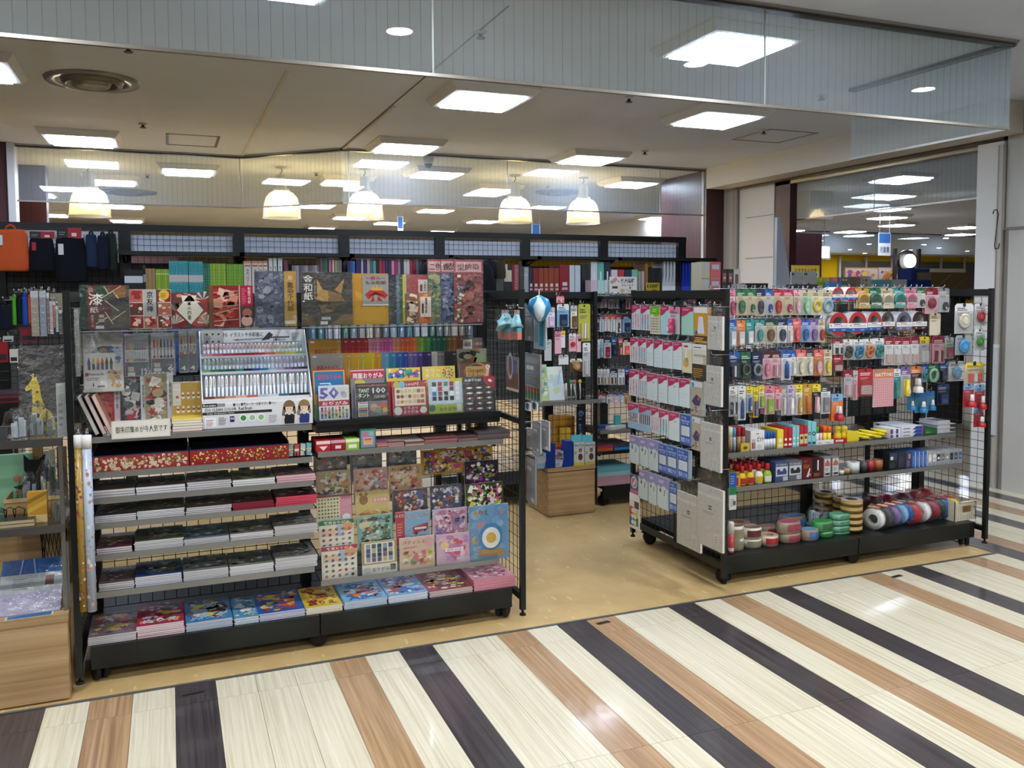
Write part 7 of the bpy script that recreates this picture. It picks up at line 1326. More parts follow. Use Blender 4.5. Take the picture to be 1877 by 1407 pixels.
for i, (a, b, t, Yy, n) in enumerate(((1560, 1591, 918, 3.775, 5), (1540, 1562, 912, 3.87, 5), (1512, 1542, 904, 3.96, 5))):
 x, w, h = std(a, b, t, Yy, z); k = h/n
 for j in range(n):
  q = roll('tan packing tape roll, %s in the %s column' % (('lowest', 'second', 'middle', 'fourth', 'topmost')[j], ('front', 'middle', 'rear')[i]), a, b, t, 0, Yy, z, '#b09056', '#c9b48a' if j < n-1 else '#c2b9b4', SB, core='#6a5034')
  q.location.z = z+k*j
  for c in q.children: c.scale = (1, 1, (k-.0012)/h)
def disc_roll(label, px, Y, col, w_px, t_px, head, seed, group=SB):
 """a tape roll standing on edge in a film bag with a printed header"""
 x = xa(px, 950, Y); R1 = w_px/2; r = thing('vinyl_tape', label, 'tape', group, (x, Y, .151), (0, 0, R(24))); th = t_px
 m = MB(); n = 20
 m.lathe([(R1*.45, -th/2), (R1, -th/2), (R1, th/2), (R1*.45, th/2), (R1*.45, -th/2)], n, C.get(col, col), c=(0, 0, R1), axis='x', caps=False); m.build('tape', 'plastic', r)
 m = MB(); rn = random.Random(seed); rg = []
 for q, zz in ((.75, -.001), (1.12, .3), (1.15, 1.0), (1.0, 1.7), (.6, 2.1), (.35, 2.3)): rg.append([(th*.75*math.cos(a)*rn.uniform(.8, 1.1), R1*q*math.sin(a), max(0, R1*zz+rn.uniform(-.002, .002))) for a in [2*math.pi*k/14 for k in range(14)]])
 m.grid(rg, '#fff', caps=False, smooth=False); m.build('film_bag', 'film', r)
 m = MB(); m.box(-th*.55, th*.55, -R1*.5, R1*.5, R1*2.05, R1*2.05+.004, C.get(head, head)); m.build('header', 'gloss', r)
for i, (px, yy, col, hd) in enumerate(((1602, 3.79, 'white', 'orange'), (1617, 3.80, 'charcoal', 'orange'), (1631, 3.81, 'purple', 'orange'), (1645, 3.82, 'skyblue', 'orange'), (1655, 3.83, 'blue', 'charcoal'), (1669, 3.80, 'red', 'red'), (1686, 3.81, 'white', 'crimson'), (1702, 3.82, 'crimson', 'crimson'), (1714, 3.84, 'darkgreen', 'red'), (1725, 3.82, 'blue', 'red'), (1741, 3.815, 'yellow', 'red'))): disc_roll('%s tape roll in a film bag, %s along the base front' % (col, nth(i, 11)), px, yy+.02, col, .125, .034 if i not in (5, 6) else .04, hd, i)
for i, (px, yy, col) in enumerate(((1600, 3.98, 'maroon'), (1626, 3.98, 'crimson'), (1652, 3.98, 'maroon'), (1674, 3.98, 'crimson'), (1694, 3.99, 'red'))): disc_roll('%s tape roll in film in the rear row, %s' % (col, nth(i, 5)), px, yy, col, .14, .036, 'red', 20+i)
# cream plastic basket
x0, x1 = xa(1750, 945, 3.745), xa(1788, 940, 3.745); w = x1-x0; r = thing('plastic_basket', 'cream plastic basket with small holes and card label', 'basket', None, ((x0+x1)/2, 3.745, .151)); m = MB(); h, d, t = .115, .2, .004
m.box(-w/2, w/2, 0, d, 0, t, '#cdc5b0'); m.box(-w/2, -w/2+t, 0, d, t, h, '#cdc5b0'); m.box(w/2-t, w/2, 0, d, t, h, '#cdc5b0'); m.box(-w/2, w/2, d-t, d, t, h, '#cdc5b0'); m.box(-w/2, w/2, 0, t, t, h, '#cdc5b0'); m.build('basket_body', 'plastic', r)
m = MB()
for i in range(9):
 for j in range(6):
  if 2 < i < 7 and 1 < j < 5: continue
  u = -w/2+w*(i+.7)/9.6; v = .012+.014*j; m.pr(u, u+.004, v, v+.006, '#4a4438', 2)
m.pr(-w*.14, w*.26, .05, .09, '#8a7048', 3); m.lines(-w*.1, w*.22, .055, .085, 3, '#5c4a30', 5); m.build('hole_rows', 'paper', r)
m = MB(); m.tube([(-w*.3, -.004, h-.004), (-w*.28, -.022, h+.006), (w*.38, -.022, h+.006), (w*.4, -.004, h-.004)], .005, '#d3ccb8', n=7); m.build('handle', 'plastic', r)
for i in range(3): tag(MB().box(-.012, .012, 0, .03, 0, .1, ['#3a7a98', '#2a4a5a', '#4a5a5c'][i]).build('small_pack', 'gloss', None, ((x0+x1)/2-.03+.03*i, 3.79+.03*i, .156), (R(-4), 0, 0)), '%s small pack standing in the cream basket' % ('blue', 'dark', 'grey-green')[i], 'pack', 'packs in the cream basket')
# rear-side goods of the right rack seen through the mesh
for i in range(16):
 x = 2.76+.105*i
 for j in range(3):
  zz = .75+.26*j; c = ['#4c5056', '#3a4a48', '#555a62', '#44484c', '#5f5a58', '#3f4a5c', '#66686a'][(i*3+j*5) % 7]; o = MB().box(-.04, .04, 0, .012, 0, .19, c).box(-.04, .04, .012, .013, .12, .19, '#9a9c9e').build('hanging_pack', 'gloss', None, (x, BYM+.09, zz)); tag(o, 'dark pack on the rear side of the right rack, %s, %s row' % (nth(i, 16), ('lower', 'middle', 'upper')[j]), 'stationery pack', 'packs on the rear side of the right rack'); hook(rackB, (x, BYM+.0, zz+.194), .1, R(180))
# ================================================================== REAR RACKS AND TOPS
CSZ = 1.5305
def spine(label, px0, px1, pyt, Y, z, d, col, draw=None, name='book', cat='book', group=None, lean=0.0):
 a, b = xa(px0, 505, Y), xa(px1, 505, Y); w = b-a; h = at((px0+px1)/2, pyt, Y=Y).z-z
 r = thing(name, label, cat, group, ((a+b)/2, Y, z), (0, R(lean), 0))
 MB().box(-w/2+.0006, w/2-.0006, .0008, d, 0, h, C.get(col, col)).build('body', 'gloss', r); m = MB(); m.pr(-w/2+.0006, w/2-.0006, 0, h, C.get(col, col), .3)
 if draw: draw(Pr(m, w, h))
 m.build('spine', 'gloss', r); return r
GC = 'books and files on the tall rear rack'
CYF = 7.44
def run(a, b, n, pyt, cols, nm, draw=None, step=0.0):
 for i in range(n): spine('%s, %s of its row on the rear rack' % (nm, nth(i, n)), a+(b-a)*i/n, a+(b-a)*(i+1)/n, pyt+step*i, CYF, CSZ, .2, cols[i % len(cols)], draw, group=GC)
spine('black album with white label at the left of the rear shelf', 228, 262, 494, CYF, CSZ, .22, '#17191d', lambda p: p.r(0, .98, .50, .76, '#c9d2da', 2), 'album', 'album', GC)
spine('white and dark slim box beside the black album', 262, 267, 486, CYF+.02, CSZ, .2, '#26282c', lambda p: p.r(0, 1, .45, .7, '#d0d4d8', 2), 'album', 'album', GC)
run(267, 284, 6, 492, ['tan', '#9c7c56', '#b08f66'], 'thin tan notebook'); run(285, 310, 6, 493, ['#86b02c', '#93ba34', '#7fa82a'], 'lime green notebook', lambda p: p.r(0, 1, .2, .24, '#c9d89a', 2).r(0, 1, .8, .84, '#c9d89a', 2))
tq = lambda p: p.r(0, 1, .40, .60, '#c9c4c6', 2).lines(.2, .8, .65, .95, 6, '#1f6a74').lines(.2, .8, .06, .36, 6, '#1f6a74')
run(310, 345, 9, 478, ['#3fa8b4', '#48b0ba'], 'turquoise notebook in the left block', tq); run(346, 372, 7, 479, ['#3fa8b4', '#48b0ba'], 'turquoise notebook in the right block', tq)
run(372, 385, 3, 483, ['#2f7a5c', '#2a6a50'], 'green notebook', lambda p: p.lines(.2, .8, .1, .9, 9, '#5aa084')); run(385, 414, 6, 483, ['#8cb534', '#98bf3e'], 'lime grid notebook', lambda p: p.lines(0, 1, .1, .9, 8, '#6f942a', 2, .15)); run(415, 446, 7, 484, ['#74ac34', '#80b43c'], 'grass green notebook', lambda p: p.lines(0, 1, .1, .9, 8, '#5a8a2a', 2, .15))
for i, (a, b) in enumerate(((447, 461), (462, 474), (474.5, 482.5), (483, 491))): spine('white slim binder with orange top edge, %s of four' % nth(i, 4), a, b, 478, CYF, CSZ, .22, '#d8d2ca', lambda p: p.r(0, 1, .93, 1, '#c98a5a', 2).r(.1, .9, .84, .88, '#b04a44', 2).t('ス\nリ\nム', .3, .7, .2, .75, '#4a3a3c'), 'binder', 'binder', GC)
for i, (a, b) in enumerate(((493, 500), (501, 508), (510, 518))): spine('white and green binder with number 2, %s of three' % nth(i, 3), a, b, 473, CYF, CSZ, .22, '#ccd6d4', lambda p: p.t('2', .3, .7, .62, .78, '#26302c').r(0, 1, 0, .5, '#2f6a54', 2), 'binder', 'binder', GC)
spine('leaning maroon file beside the numbered binders', 524, 532, 476, CYF, CSZ, .2, '#6a3446', None, 'file', 'file', GC, -4)
run(535, 586, 12, 486, ['#6a6a74', '#8a8088', '#a89aa4', '#5c5c66'], 'small clear ring notebook'); run(587, 601, 3, 470, ['#6a5560', '#2f5a44', '#3f6a54'], 'tall file folder'); run(603, 613, 3, 475, ['#b0889a', '#b03a54', '#c9b8c0'], 'pink and white file'); run(614, 627, 3, 476, ['#9aa05a', '#7a7c80', '#6c7074'], 'olive and grey file')
run(637, 651, 3, 478, ['#1d2f5c', '#244a90', '#3a68b4'], 'blue file'); run(653, 672, 6, 475, ['#4a2a54', '#2a2f6a', '#3a2a5a', '#b9bcc8'], 'purple-blue file with white label', lambda p: p.r(.1, .9, .1, .45, '#c9ccd4', 2))
MIX = ['#c9a0a0', '#2f7a70', '#5aa8a4', '#17181c', '#b02a44', '#8a2a4a', '#2a2a5c', '#3a1f4a', '#d08aa8', '#a8286a', '#8a8490', '#26282c', '#c9c8c4', '#d6d2cc', '#a8243a', '#7c2030', '#6a6c72', '#3c4450']
for i, c in enumerate(MIX): spine('thin coloured notebook, %s in the mixed row beside the black bag' % nth(i, len(MIX)), 673+5.6*i, 673+5.6*(i+1)-.4, 475+(i % 3), CYF, CSZ, .2, c, None, 'notebook', 'notebook', GC)
# bags hanging from the bracket shelf
def softbag(label, box, Y, col, d=.10, strap=True, seed=1, name='bag', tagcol=None, group='bags hanging on the rear rack'):
 loc, w, h, rot = rect(box, Y=Y); r = thing(name, label, 'bag', group, loc); rn = random.Random(seed); rg = []
 for q, zz in ((.86, 0), (1.0, .05), (1.0, .35), (.95, .7), (.88, .93), (.80, 1.0)):
  rg.append([(w/2*q*(max(-1, min(1, 1.35*math.cos(a))))*rn.uniform(.97, 1.02), d/2*q*math.sin(a)*rn.uniform(.9, 1.1), h*zz) for a in [2*math.pi*k/16 for k in range(16)]])
 m = MB(); m.grid(rg, C.get(col, col)); m.build('body', 'cloth', r)
 if strap: MB().tube([(-w*.16, 0, h*.97), (-w*.10, 0, h*1.08), (0, 0, h*1.12), (w*.10, 0, h*1.08), (w*.16, 0, h*.97)], .008, C.get(col, col), n=6).build('strap', 'cloth', r)
 if tagcol: MB().box(-w*.36, -w*.2, -d*.5-.002, -d*.5+.002, h*.62, h*.86, C.get(tagcol, tagcol)).build('tag', 'paper', r)
 return r
softbag('large black bag hanging under the rear bracket shelf', (768, 905, 480, 545), 7.27, '#12151b', .16); softbag('navy bag at the right of the washi papers', (886, 907, 477, 508), 7.32, '#141c2c', .10, tagcol=None); softbag('brown netted pouch beside the navy bag', (907, 925, 477, 510), 7.34, '#3a322a', .09)
for i, (a, b, t, c, nm, dr) in enumerate(((886, 898, 507, '#3c3a48', 'dark slate file box', None), (898, 908, 500, '#4e545c', 'grey file box', None), (909, 923, 500, '#54565a', 'smoky clear file box', None), (924, 938, 484, '#c9c5a8', 'cream box with black lower half', lambda p: p.r(0, 1, 0, .42, '#1c1d20', 2).r(.45, 1, .8, 1, '#1c1d20', 2)), (938.5, 942, 486, '#7a1f2c', 'thin dark red book', None), (942.5, 951, 485, '#a0545c', 'dusty red album', lambda p: p.lines(.2, .8, .1, .9, 8, '#b8747a')), (952, 960, 488, '#3f4240', 'smoky folder', None), (960.5, 969, 489, '#9aa3a8', 'pale clear folder', lambda p: p.d(.5, .7, .2, '#c9d0d4')))): spine(nm+' on the rear rack, right of the bags', a, b, t, CYF, CSZ, .22, c, dr, 'file_box', 'file', GC)
bl = lambda p: p.r(.3, .8, .28, .40, '#d6d2ce', 2).r(.25, .85, .14, .22, '#c9a8b0', 2)
for i, (a, b, t, c, nm) in enumerate(((969.5, 977, 491, '#232739', 'navy'), (977.5, 987, 491, '#7c1f2e', 'crimson'), (987.5, 996.5, 491, '#8e3a22', 'first rust-orange'), (997, 1005.5, 491, '#8e3a22', 'second rust-orange'), (1006, 1015.5, 491, '#8e3a22', 'third rust-orange'), (1016, 1025, 491, '#8a3821', 'fourth rust-orange'))): spine(nm+' ring binder with white labels', a, b, t, CYF, CSZ, .24, c, bl, 'binder', 'binder', GC)
spine('wide crimson ring binder', 1026, 1043, 485, CYF, CSZ, .24, '#8a1428', bl, 'binder', 'binder', GC); spine('white ring binder, left of two', 1044, 1053, 486, CYF, CSZ, .24, '#c2cccf', None, 'binder', 'binder', GC); spine('white ring binder, right of two', 1054, 1064, 486, CYF, CSZ, .24, '#bfcacd', None, 'binder', 'binder', GC)
run(1066, 1082, 5, 484, ['#1c1e21', '#2a2c30', '#17181b'], 'thin black file')
hd = lambda p: p.r(.38, .62, .38, .70, '#d8dcdc', 2)
for i, (a, b, t, c, nm) in enumerate(((1083, 1095, 480, '#cbcfd0', 'white tall'), (1095.5, 1107, 480, '#5fae98', 'mint tall'), (1108, 1119, 480, '#1f2a44', 'navy tall'), (1121, 1132, 494, '#cbc7c2', 'white short'), (1133, 1144, 494, '#b8303a', 'red short'), (1145, 1157, 494, '#1f2a44', 'navy short'), (1158, 1169, 494, '#6ab59c', 'mint short'))): spine(nm+' file case with slot handle', a, b, t, CYF if i < 3 else CYF-.03, CSZ, .24, c, hd, 'file_case', 'file case', GC)
for i, c in enumerate(('#c9b5c0', '#a9cfc6', '#c4c9cc')): spine(('lilac', 'pale mint', 'pale grey')[i]+' low file case in front of the tall cases', 1083+12.4*i, 1095+12.4*i, 513, CYF-.14, CSZ, .12, c, None, 'file_case', 'file case', GC)
sheet('shelf_sign', 'white illustrated sign about personal information on the rear shelf', 'sign', (1117, 1167, 507, 532), lambda p: p.r(0, 1, 0, 1, '#d6d3cc', 1).t('個人情報', .42, .92, .62, .9, '#26262a', 4, .03).t('まもります', .45, .88, .42, .56, '#4a4a4e').p([(0, .7), (.24, .98), (.3, .8), (.1, .55)], '#b88a86', 3).d(.34, .72, .03, '#d08a4a').r(.1, .3, .3, .44, '#4a4038', 3).r(.4, .56, .05, .28, '#b9ac7a', 3).lines(.62, .95, .05, .3, 3, '#9a98a4').d(.76, .34, .03, '#2a2a2e'), Y=CYF-.17, t=.003, part='print', zb=CSZ)
run(1170, 1181, 3, 497, ['#b0a298', '#8f857c', '#c9b5a4'], 'beige folder'); spine('brown kraft folder on the rear rack', 1182, 1188, 482, CYF, CSZ, .22, '#8a6238', None, 'folder', 'folder', GC)
run(1189, 1213, 4, 491, ['#15171a', '#1d1f23'], 'black magazine file'); sheet('shelf_sign', 'small slanted yellow sign with bold black characters', 'sign', (1184, 1209, 518, 531), lambda p: p.r(0, 1, 0, 1, '#b5a028', 1).t('新生活応援', .08, .92, .5, .88, '#1c1a10', 4, .04).t('フェア開催中', .1, .85, .1, .42, '#2a2614'), Y=CYF-.05, t=.002, part='print', zb=CSZ)
def docstand(label, a, b, t, col, k):
 x0, x1 = xa(a, 505, CYF), xa(b, 505, CYF); w = x1-x0; h = at((a+b)/2, t, Y=CYF).z-CSZ; r = thing('document_stand', label, 'file stand', GC, ((x0+x1)/2, CYF, CSZ)); c = C.get(col, col)
 m = MB(); m.prism([(-w/2, 0), (w/2, 0), (w/2, h*.24), (w/2-.0, h*.30), (w*.5, h*.55), (w*.5, h), (-w*.1, h), (-w*.1, h*.55), (-w/2, h*.30)], 0, .22, c); m.build('body', 'plastic', r); m = MB(); p = Pr(m, w, h); p.r(0, 1, .0, .23, tuple(min(1, q*1.5+.02) for q in lin(c)), 2); m.build('front_lip', 'plastic', r)
for i in range(4): docstand('white document stand, %s of four' % nth(i, 4), 1214+6*i, 1220+6*i, 479, '#b9bdc0', i)
for i in range(2): docstand('black document stand, %s of two' % nth(i, 2), 1238+5*i, 1243+5*i, 481, '#101114', i)
for i in range(3): docstand('blue document stand, %s of three' % nth(i, 3), 1249+5.4*i, 1254.4+5.4*i, 482, '#16309a', i)
for i in range(3): docstand('green document stand, %s of three' % nth(i, 3), 1266+6.6*i, 1272.6+6.6*i, 482, '#1f8a2a', i)
# hanging bags at the far left of the rear rack
LY = 7.55
MB().box(xa(0, 430, LY)-.4, xa(216, 430, LY), LY-.01, LY+.01, 2.01, 2.04, '#a7abae').build('hook_bar', 'metal', rackC)
softbag('bright orange tote with price tags at the far left', (-12, 53, 421, 497), LY-.08, '#c4562c', .10, tagcol='#c9d8e0', seed=2); softbag('flat black pouch with red header card', (53, 101, 436, 497), LY-.08, '#0f131a', .06, seed=3, tagcol='#a8283a'); softbag('larger black pouch with red header and white tag', (100, 160, 436, 518), LY-.08, '#0d1219', .08, seed=4, tagcol='#d8dadc'); softbag('denim blue sling bag on the rear rack', (157, 179, 430, 490), LY-.06, '#22324e', .09, seed=5); softbag('navy sling bag beside the denim one', (178, 200, 432, 494), LY-.06, '#161e30', .09, seed=6); softbag('dark green sling bag on the rear rack', (193, 215, 428, 496), LY-.03, '#25302a', .07, seed=7)
for nm, box in (('red and black header card of the flat black pouch', (54, 100, 424, 437)), ('red and black header card of the larger black pouch', (104, 149, 416, 437))): sheet('header_card', nm, 'card', box, lambda p: p.r(0, 1, 0, 1, '#17181a', 1).r(.45, 1, .05, .95, '#a01c26', 2).lines(.08, .4, .3, .7, 2, '#7a7c7e').r(.6, .8, .2, .5, '#d8d0cc', 3), Y=LY-.11, t=.002, part='print')
# ------------------------------------------------------------------ aisle rack F: hanging packs, flat goods, top goods
FYP = 5.60
FG = 'packs on the aisle rack between the front racks'
shelf(rackF, fxs[0], fxs[2], 5.42, 5.78, 1.515, lip=None);
FR1 = [((1092, 1098, 541, 566), 'charcoal', 'grey', 'bars', 'charcoal', 'dark comb-like pack'), ((1099, 1104, 542, 565), 'palegrey', 'white', 'stick', 'rose', 'thin white pack'), ((1104, 1113, 542, 564), 'lavender', 'white', 'slab', 'lavender', 'lavender eraser pack'), ((1115, 1124, 542, 565), 'white', 'palegreen', 'slab', 'grey', 'pale green pack'), ((1125, 1135, 541, 565), 'palegrey', 'navy', 'bars', 'blue', 'blue stapler pack'), ((1136, 1146, 541, 566), 'navy', 'blue', 'slab', 'navy', 'navy stapler pack'), ((1147, 1158, 541, 566), 'rose', 'pink', 'bars', 'magenta', 'pink stapler pack')]
FR2 = [((1092, 1098, 578, 607), 'palegrey', 'maroon', 'slab', 'maroon', 'maroon clip pack'), ((1099, 1107, 577, 608), 'white', 'purple', 'stick', 'skyblue', 'purple headed blue knife pack'), ((1108, 1118, 577, 607), 'white', 'coral', 'stick', 'rose', 'coral headed pink knife pack'), ((1119, 1128, 577, 608), 'white', 'coral', 'stick', 'mint', 'coral headed mint knife pack'), ((1129, 1139, 577, 610), 'white', 'magenta', 'stick', 'maroon', 'magenta headed dark knife pack'), ((1141, 1158, 576, 609), 'skyblue', 'navy', 'slab', 'navy', 'blue folding cutter pack')]
FR3 = [((1092, 1099, 622, 657), 'palegrey', 'white', 'bars', 'grey', 'grey refill pack'), ((1099, 1106, 621, 655), 'skyblue', 'palegrey', 'slab', 'grey', 'pale blue pack'), ((1107, 1120, 618, 656), 'palegrey', 'navy', 'slab', 'crimson', 'navy headed red cutter pack'), ((1121, 1131, 618, 652), 'navy', 'blue', 'slab', 'navy', 'navy blade pack'), ((1134, 1141, 620, 652), 'brown', 'coral', 'bars', 'coral', 'brown blade pack'), ((1142, 1156, 619, 650), 'cream', 'black', 'slab', 'coral', 'cream and red craft knife pack')]
FR4 = [((1094, 1105, 676, 705), 'palegrey', 'white', 'bars', 'brown', 'brown clip strip, left'), ((1106, 1117, 676, 705), 'palegrey', 'white', 'bars', 'tan', 'brown clip strip, middle'), ((1118, 1131, 676, 705), 'palegrey', 'navy', 'bars', 'brown', 'brown clip strip with navy card'), ((1133, 1145, 676, 705), 'white', 'palegrey', 'bars', 'grey', 'silver clip strip'), ((1146, 1153, 674, 705), 'navy', 'blue', 'slab', 'black', 'narrow navy pack')]
FR5 = [((1097, 1110, 722, 738), 'palegrey', 'red', 'slab', 'grey', 'red headed clip box'), ((1112, 1120, 724, 739), 'white', 'palegrey', 'slab', 'grey', 'white clip box'), ((1123, 1133, 721, 738), 'palegrey', 'blue', 'slab', 'rose', 'blue headed clip box'), ((1134, 1144, 721, 738), 'palegrey', 'blue', 'slab', 'palegrey', 'second blue headed clip box'), ((1145, 1155, 722, 740), 'tan', 'gold', 'slab', 'tan', 'gold headed pin box')]
for rn_, row in zip(('first', 'second', 'third', 'fourth', 'fifth'), (FR1, FR2, FR3, FR4, FR5)):
 for i, (box, cd, hdc, kd, pc, nm) in enumerate(row):
  loc, w, h, rot = rect(box, Y=FYP); pack('%s in the %s hanging row of the aisle rack' % (nm, rn_), 'stationery pack', box, cd, hdc, kd, pc, Y=FYP, group=FG, depth=.012); hook(rackF, (loc.x, FYP+.16, loc.z+h+.003), .155)
fz = at(1130, 788, Y=5.46).z
shelf(rackF, fxs[0], fxs[2], 5.46, FYM-.02, fz, lip='lip')
for i, (a, b, c, nm) in enumerate(((1094, 1106, '#6a2a2e', 'dark red'), (1104, 1122, '#24427c', 'blue'), (1120, 1138, '#3a4a8a', 'violet-blue'), (1099, 1134, '#c9c4bc', 'white striped'))):
 x, w, h = std(a, b, 782, 5.5+.05*i, fz); r = thing('stationery_packet', nm+' flat packet on the middle shelf of the aisle rack', 'packet', FG, (x, 5.5+.05*(3-i), fz), (0, 0, .2*(i-1))); MB().box(-w/2, w/2, 0, .06, 0, .012+.004*i, c).build('packet', 'gloss', r)
x, w, h = std(1128, 1137, 761, 5.53, fz); r = thing('small_carton', 'small teal carton standing on the middle shelf of the aisle rack', 'box', FG, (x, 5.53, fz)); MB().box(-w/2, w/2, 0, .03, 0, h, '#3f9a98').build('carton', 'gloss', r)
fz2 = at(1130, 826, Y=5.44).z; shelf(rackF, fxs[0], fxs[2], 5.44, FYM-.02, fz2, lip=None)
for nm, a, b, z_, t, c in (('orange', 1092, 1124, 0, .022, '#b8562a'), ('red', 1092, 1123, .0225, .018, '#9a3038'), ('sky blue', 1126, 1158, 0, .018, '#2f7fb0'), ('dark blue', 1124, 1156, .0185, .014, '#24406a'), ('plum', 1092, 1124, .041, .01, '#4a2c3c'), ('dark plum', 1124, 1158, .033, .01, '#3a2c40')):
 x0, x1 = xa(a, 820, 5.46), xa(b, 820, 5.46); flat_book('document_case', nm+' flat document case stacked on the aisle rack', 'case', FG, x0, x1, 5.46, 5.72, fz2+z_+.0005, t, c, c)
for k, (nm, c) in enumerate((('pale pink lowest', '#b9939c'), ('pink', '#b08a94'), ('pale blue', '#8fb4b8'), ('aqua topmost', '#5fa4ae'))):
 x0, x1 = xa(1094, 880, 5.43), xa(1156, 880, 5.43); flat_book('drawing_block', nm+' drawing block in the stack on the aisle rack base', 'block', FG, x0, x1, 5.43, 5.7, .1505+.0335*k, .033, c, c)
# top of rack F
TZF = 1.5155
def top(label, a, b, t, col, draw=None, Y=5.55, d=.14, name='carton', cat='box'):
 r = block(name, label, cat, a, b, t, Y, TZF, d, col, draw, 'boxes along the top of the aisle rack'); return r
sig = lambda p: p.r(.15, .85, .78, .92, '#a9b4c0', 2).r(0, 1, .48, .52, '#8f8a7c', 2).r(.15, .85, .28, .42, '#a9b4c0', 2)
top('cream file box with blue window labels', 1286, 1301, 480, '#b9b199', sig); top('coral file box with blue window labels', 1302, 1321, 480, '#c45a5c', sig)
for i in range(2): top('black picture box, %s of two' % ('left', 'right')[i], 1323+11*i, 1333+11*i, 493, '#26262a', lambda p: p.r(.2, .8, .5, .85, '#8a5a50', 2).d(.5, .66, .2, '#c9b0a0', 3).lines(.2, .8, .15, .4, 3, '#6a6a6c'))
top('white clear-lid box right of the black picture boxes', 1345, 1357, 493, '#b9b9b6', lambda p: p.r(.2, .7, .3, .8, '#6a4a48', 2));
for j in range(3):
 x0, x1 = xa(1358, 520, 5.55), xa(1408, 520, 5.55); flat_book('binder_pack', 'black film-wrapped pad, %s of three stacked on the aisle rack' % ('lowest', 'middle', 'topmost')[j], 'pad', 'boxes along the top of the aisle rack', x0, x1, 5.55, 5.72, TZF+.0305*j, .030, '#1b1c1f', '#232427')
top('grey box below the black pads', 1346, 1366, 520, '#a3a4a4', None, 5.50, .04)
# goods further back seen over the right rack
JY = 7.3
jt = thing('rear_table', 'black counter beyond the side opening carrying cartons', 'counter', None, (0, 0, 0)); JX0, JX1 = 6.25, 8.6; MB().box(JX0, JX1, JY-.05, JY+.5, 1.44, 1.48).build('top_board', 'black', jt)
for x in (JX0+.05, (JX0+JX1)/2, JX1-.05): MB().box(x-.03, x+.03, JY, JY+.45, 0, 1.44).build('leg_panel', 'black', jt)
JG = 'cartons on the counter beyond the side opening'
def far(label, a, b, t, col, draw=None, Y=JY, d=.2, name='carton'):
 return block(name, label, 'box', a, b, t, Y, 1.4805, d, col, draw, JG)
far('brown film-wrapped carton, largest on the rear counter', 1707, 1777, 499, '#6f5a35', lambda p: p.l(.1, .3, .5, .9, .01, '#a8946a').l(.5, .2, .95, .8, .01, '#8f7a50'))
far('dark blue film-wrapped pack, lower of two stacked', 1664, 1705, 513, '#1f3a78', lambda p: p.l(.05, .4, .9, .6, .02, '#5a78b0'), d=.25)
q = far('dark blue film-wrapped pack, upper of two stacked', 1670, 1704, 492, '#24438a', lambda p: p.l(.05, .4, .9, .6, .02, '#6a88c0'), Y=JY+.27)
far('white box with bold black brand lettering', 1604, 1662, 512, '#cfd0d2', lambda p: p.t('MONO', .25, .9, .12, .5, '#26282c', 3, .03)); far('pale aqua shallow box beside the lettered box', 1600, 1634, 513, '#7fbcc4', None, Y=JY-.03, d=.03); far('white printed box with fruit pictures', 1577, 1598, 506, '#cfc8bc', lambda p: p.dots(.1, .9, .3, .9, 3, 3, .09, ['#c9a03a', '#b04a3a', '#4a6a8a'], 3).lines(.1, .9, .08, .2, 1, '#4a3a44'), Y=JY+.1)
far('beige blank carton beside the fruit box', 1556, 1577, 508, '#a08f7a', None, Y=JY+.1)
for i, (a, b, c) in enumerate(((1496, 1509, '#8fa03a'), (1510, 1520, '#a8a44a'), (1521, 1535, '#b86a7a'), (1536, 1555, '#3a5a5c'))):
 r = top('small patterned carton, %s in the row over the right rack' % nth(i, 4), a, b, 508, c, lambda p, c=c: p.r(.1, .9, .1, .5, '#c9c4b4', 2).dots(.1, .9, .55, .95, 3, 2, .08, ['#2a3a3a', '#d8b05a', '#c05a6a'], 3), Y=5.60, d=.08)
top('low blue tray before the patterned cartons', 1520, 1542, 517, '#2f6fa8', None, Y=5.53, d=.05)
# black stands with grey cards, yellow sign
sheet('poster', 'small yellow topped poster standing on the aisle rack', 'poster', (1451, 1502, 486, 524), lambda p: p.r(0, 1, 0, 1, '#d0cfc8', 1).r(0, 1, .5, 1, '#cdb52c', 2).t('おすすめの文具', .1, .9, .72, .9, '#8a2c2c').d(.86, .68, .1, '#e8e6e0', 4).d(.86, .68, .07, '#3f6a3a', 5), Y=5.63, t=.003, zb=TZF+.0005, part='print')
for i, (a, b) in enumerate(((1451, 1472), (1474, 1498))): sheet('display_card', 'grey tilted display card, %s of two over the right rack' % ('left', 'right')[i], 'card', (a, b, 498, 520), lambda p, i=i: p.r(0, 1, 0, 1, '#8d8f90', 1).d(.4, .4, .16, '#7a2c2c' if i else '#5a5c5e', 2).r(.05, .3, .85, .95, '#3a3c40', 2), Y=5.60, t=.004, tilt=3, zb=TZF+.0005, part='print')
top('low black stand under the grey display cards', 1450, 1500, 521, '#26282a', None, Y=5.53, d=.06)
p0 = at(1436, 520, Y=7.0); r = thing('tapered_panel', 'tall pale tapered panel leaning beside the maroon pier', 'panel', None, (p0.x, 7.0, 0)); m = MB(); m.prism([(-.10, 0), (.13, 0), (.115, 1.5), (-.045, 2.28), (-.085, 2.28)], 0, .04, '#a9afb8'); m.build('board', 'plastic', r)
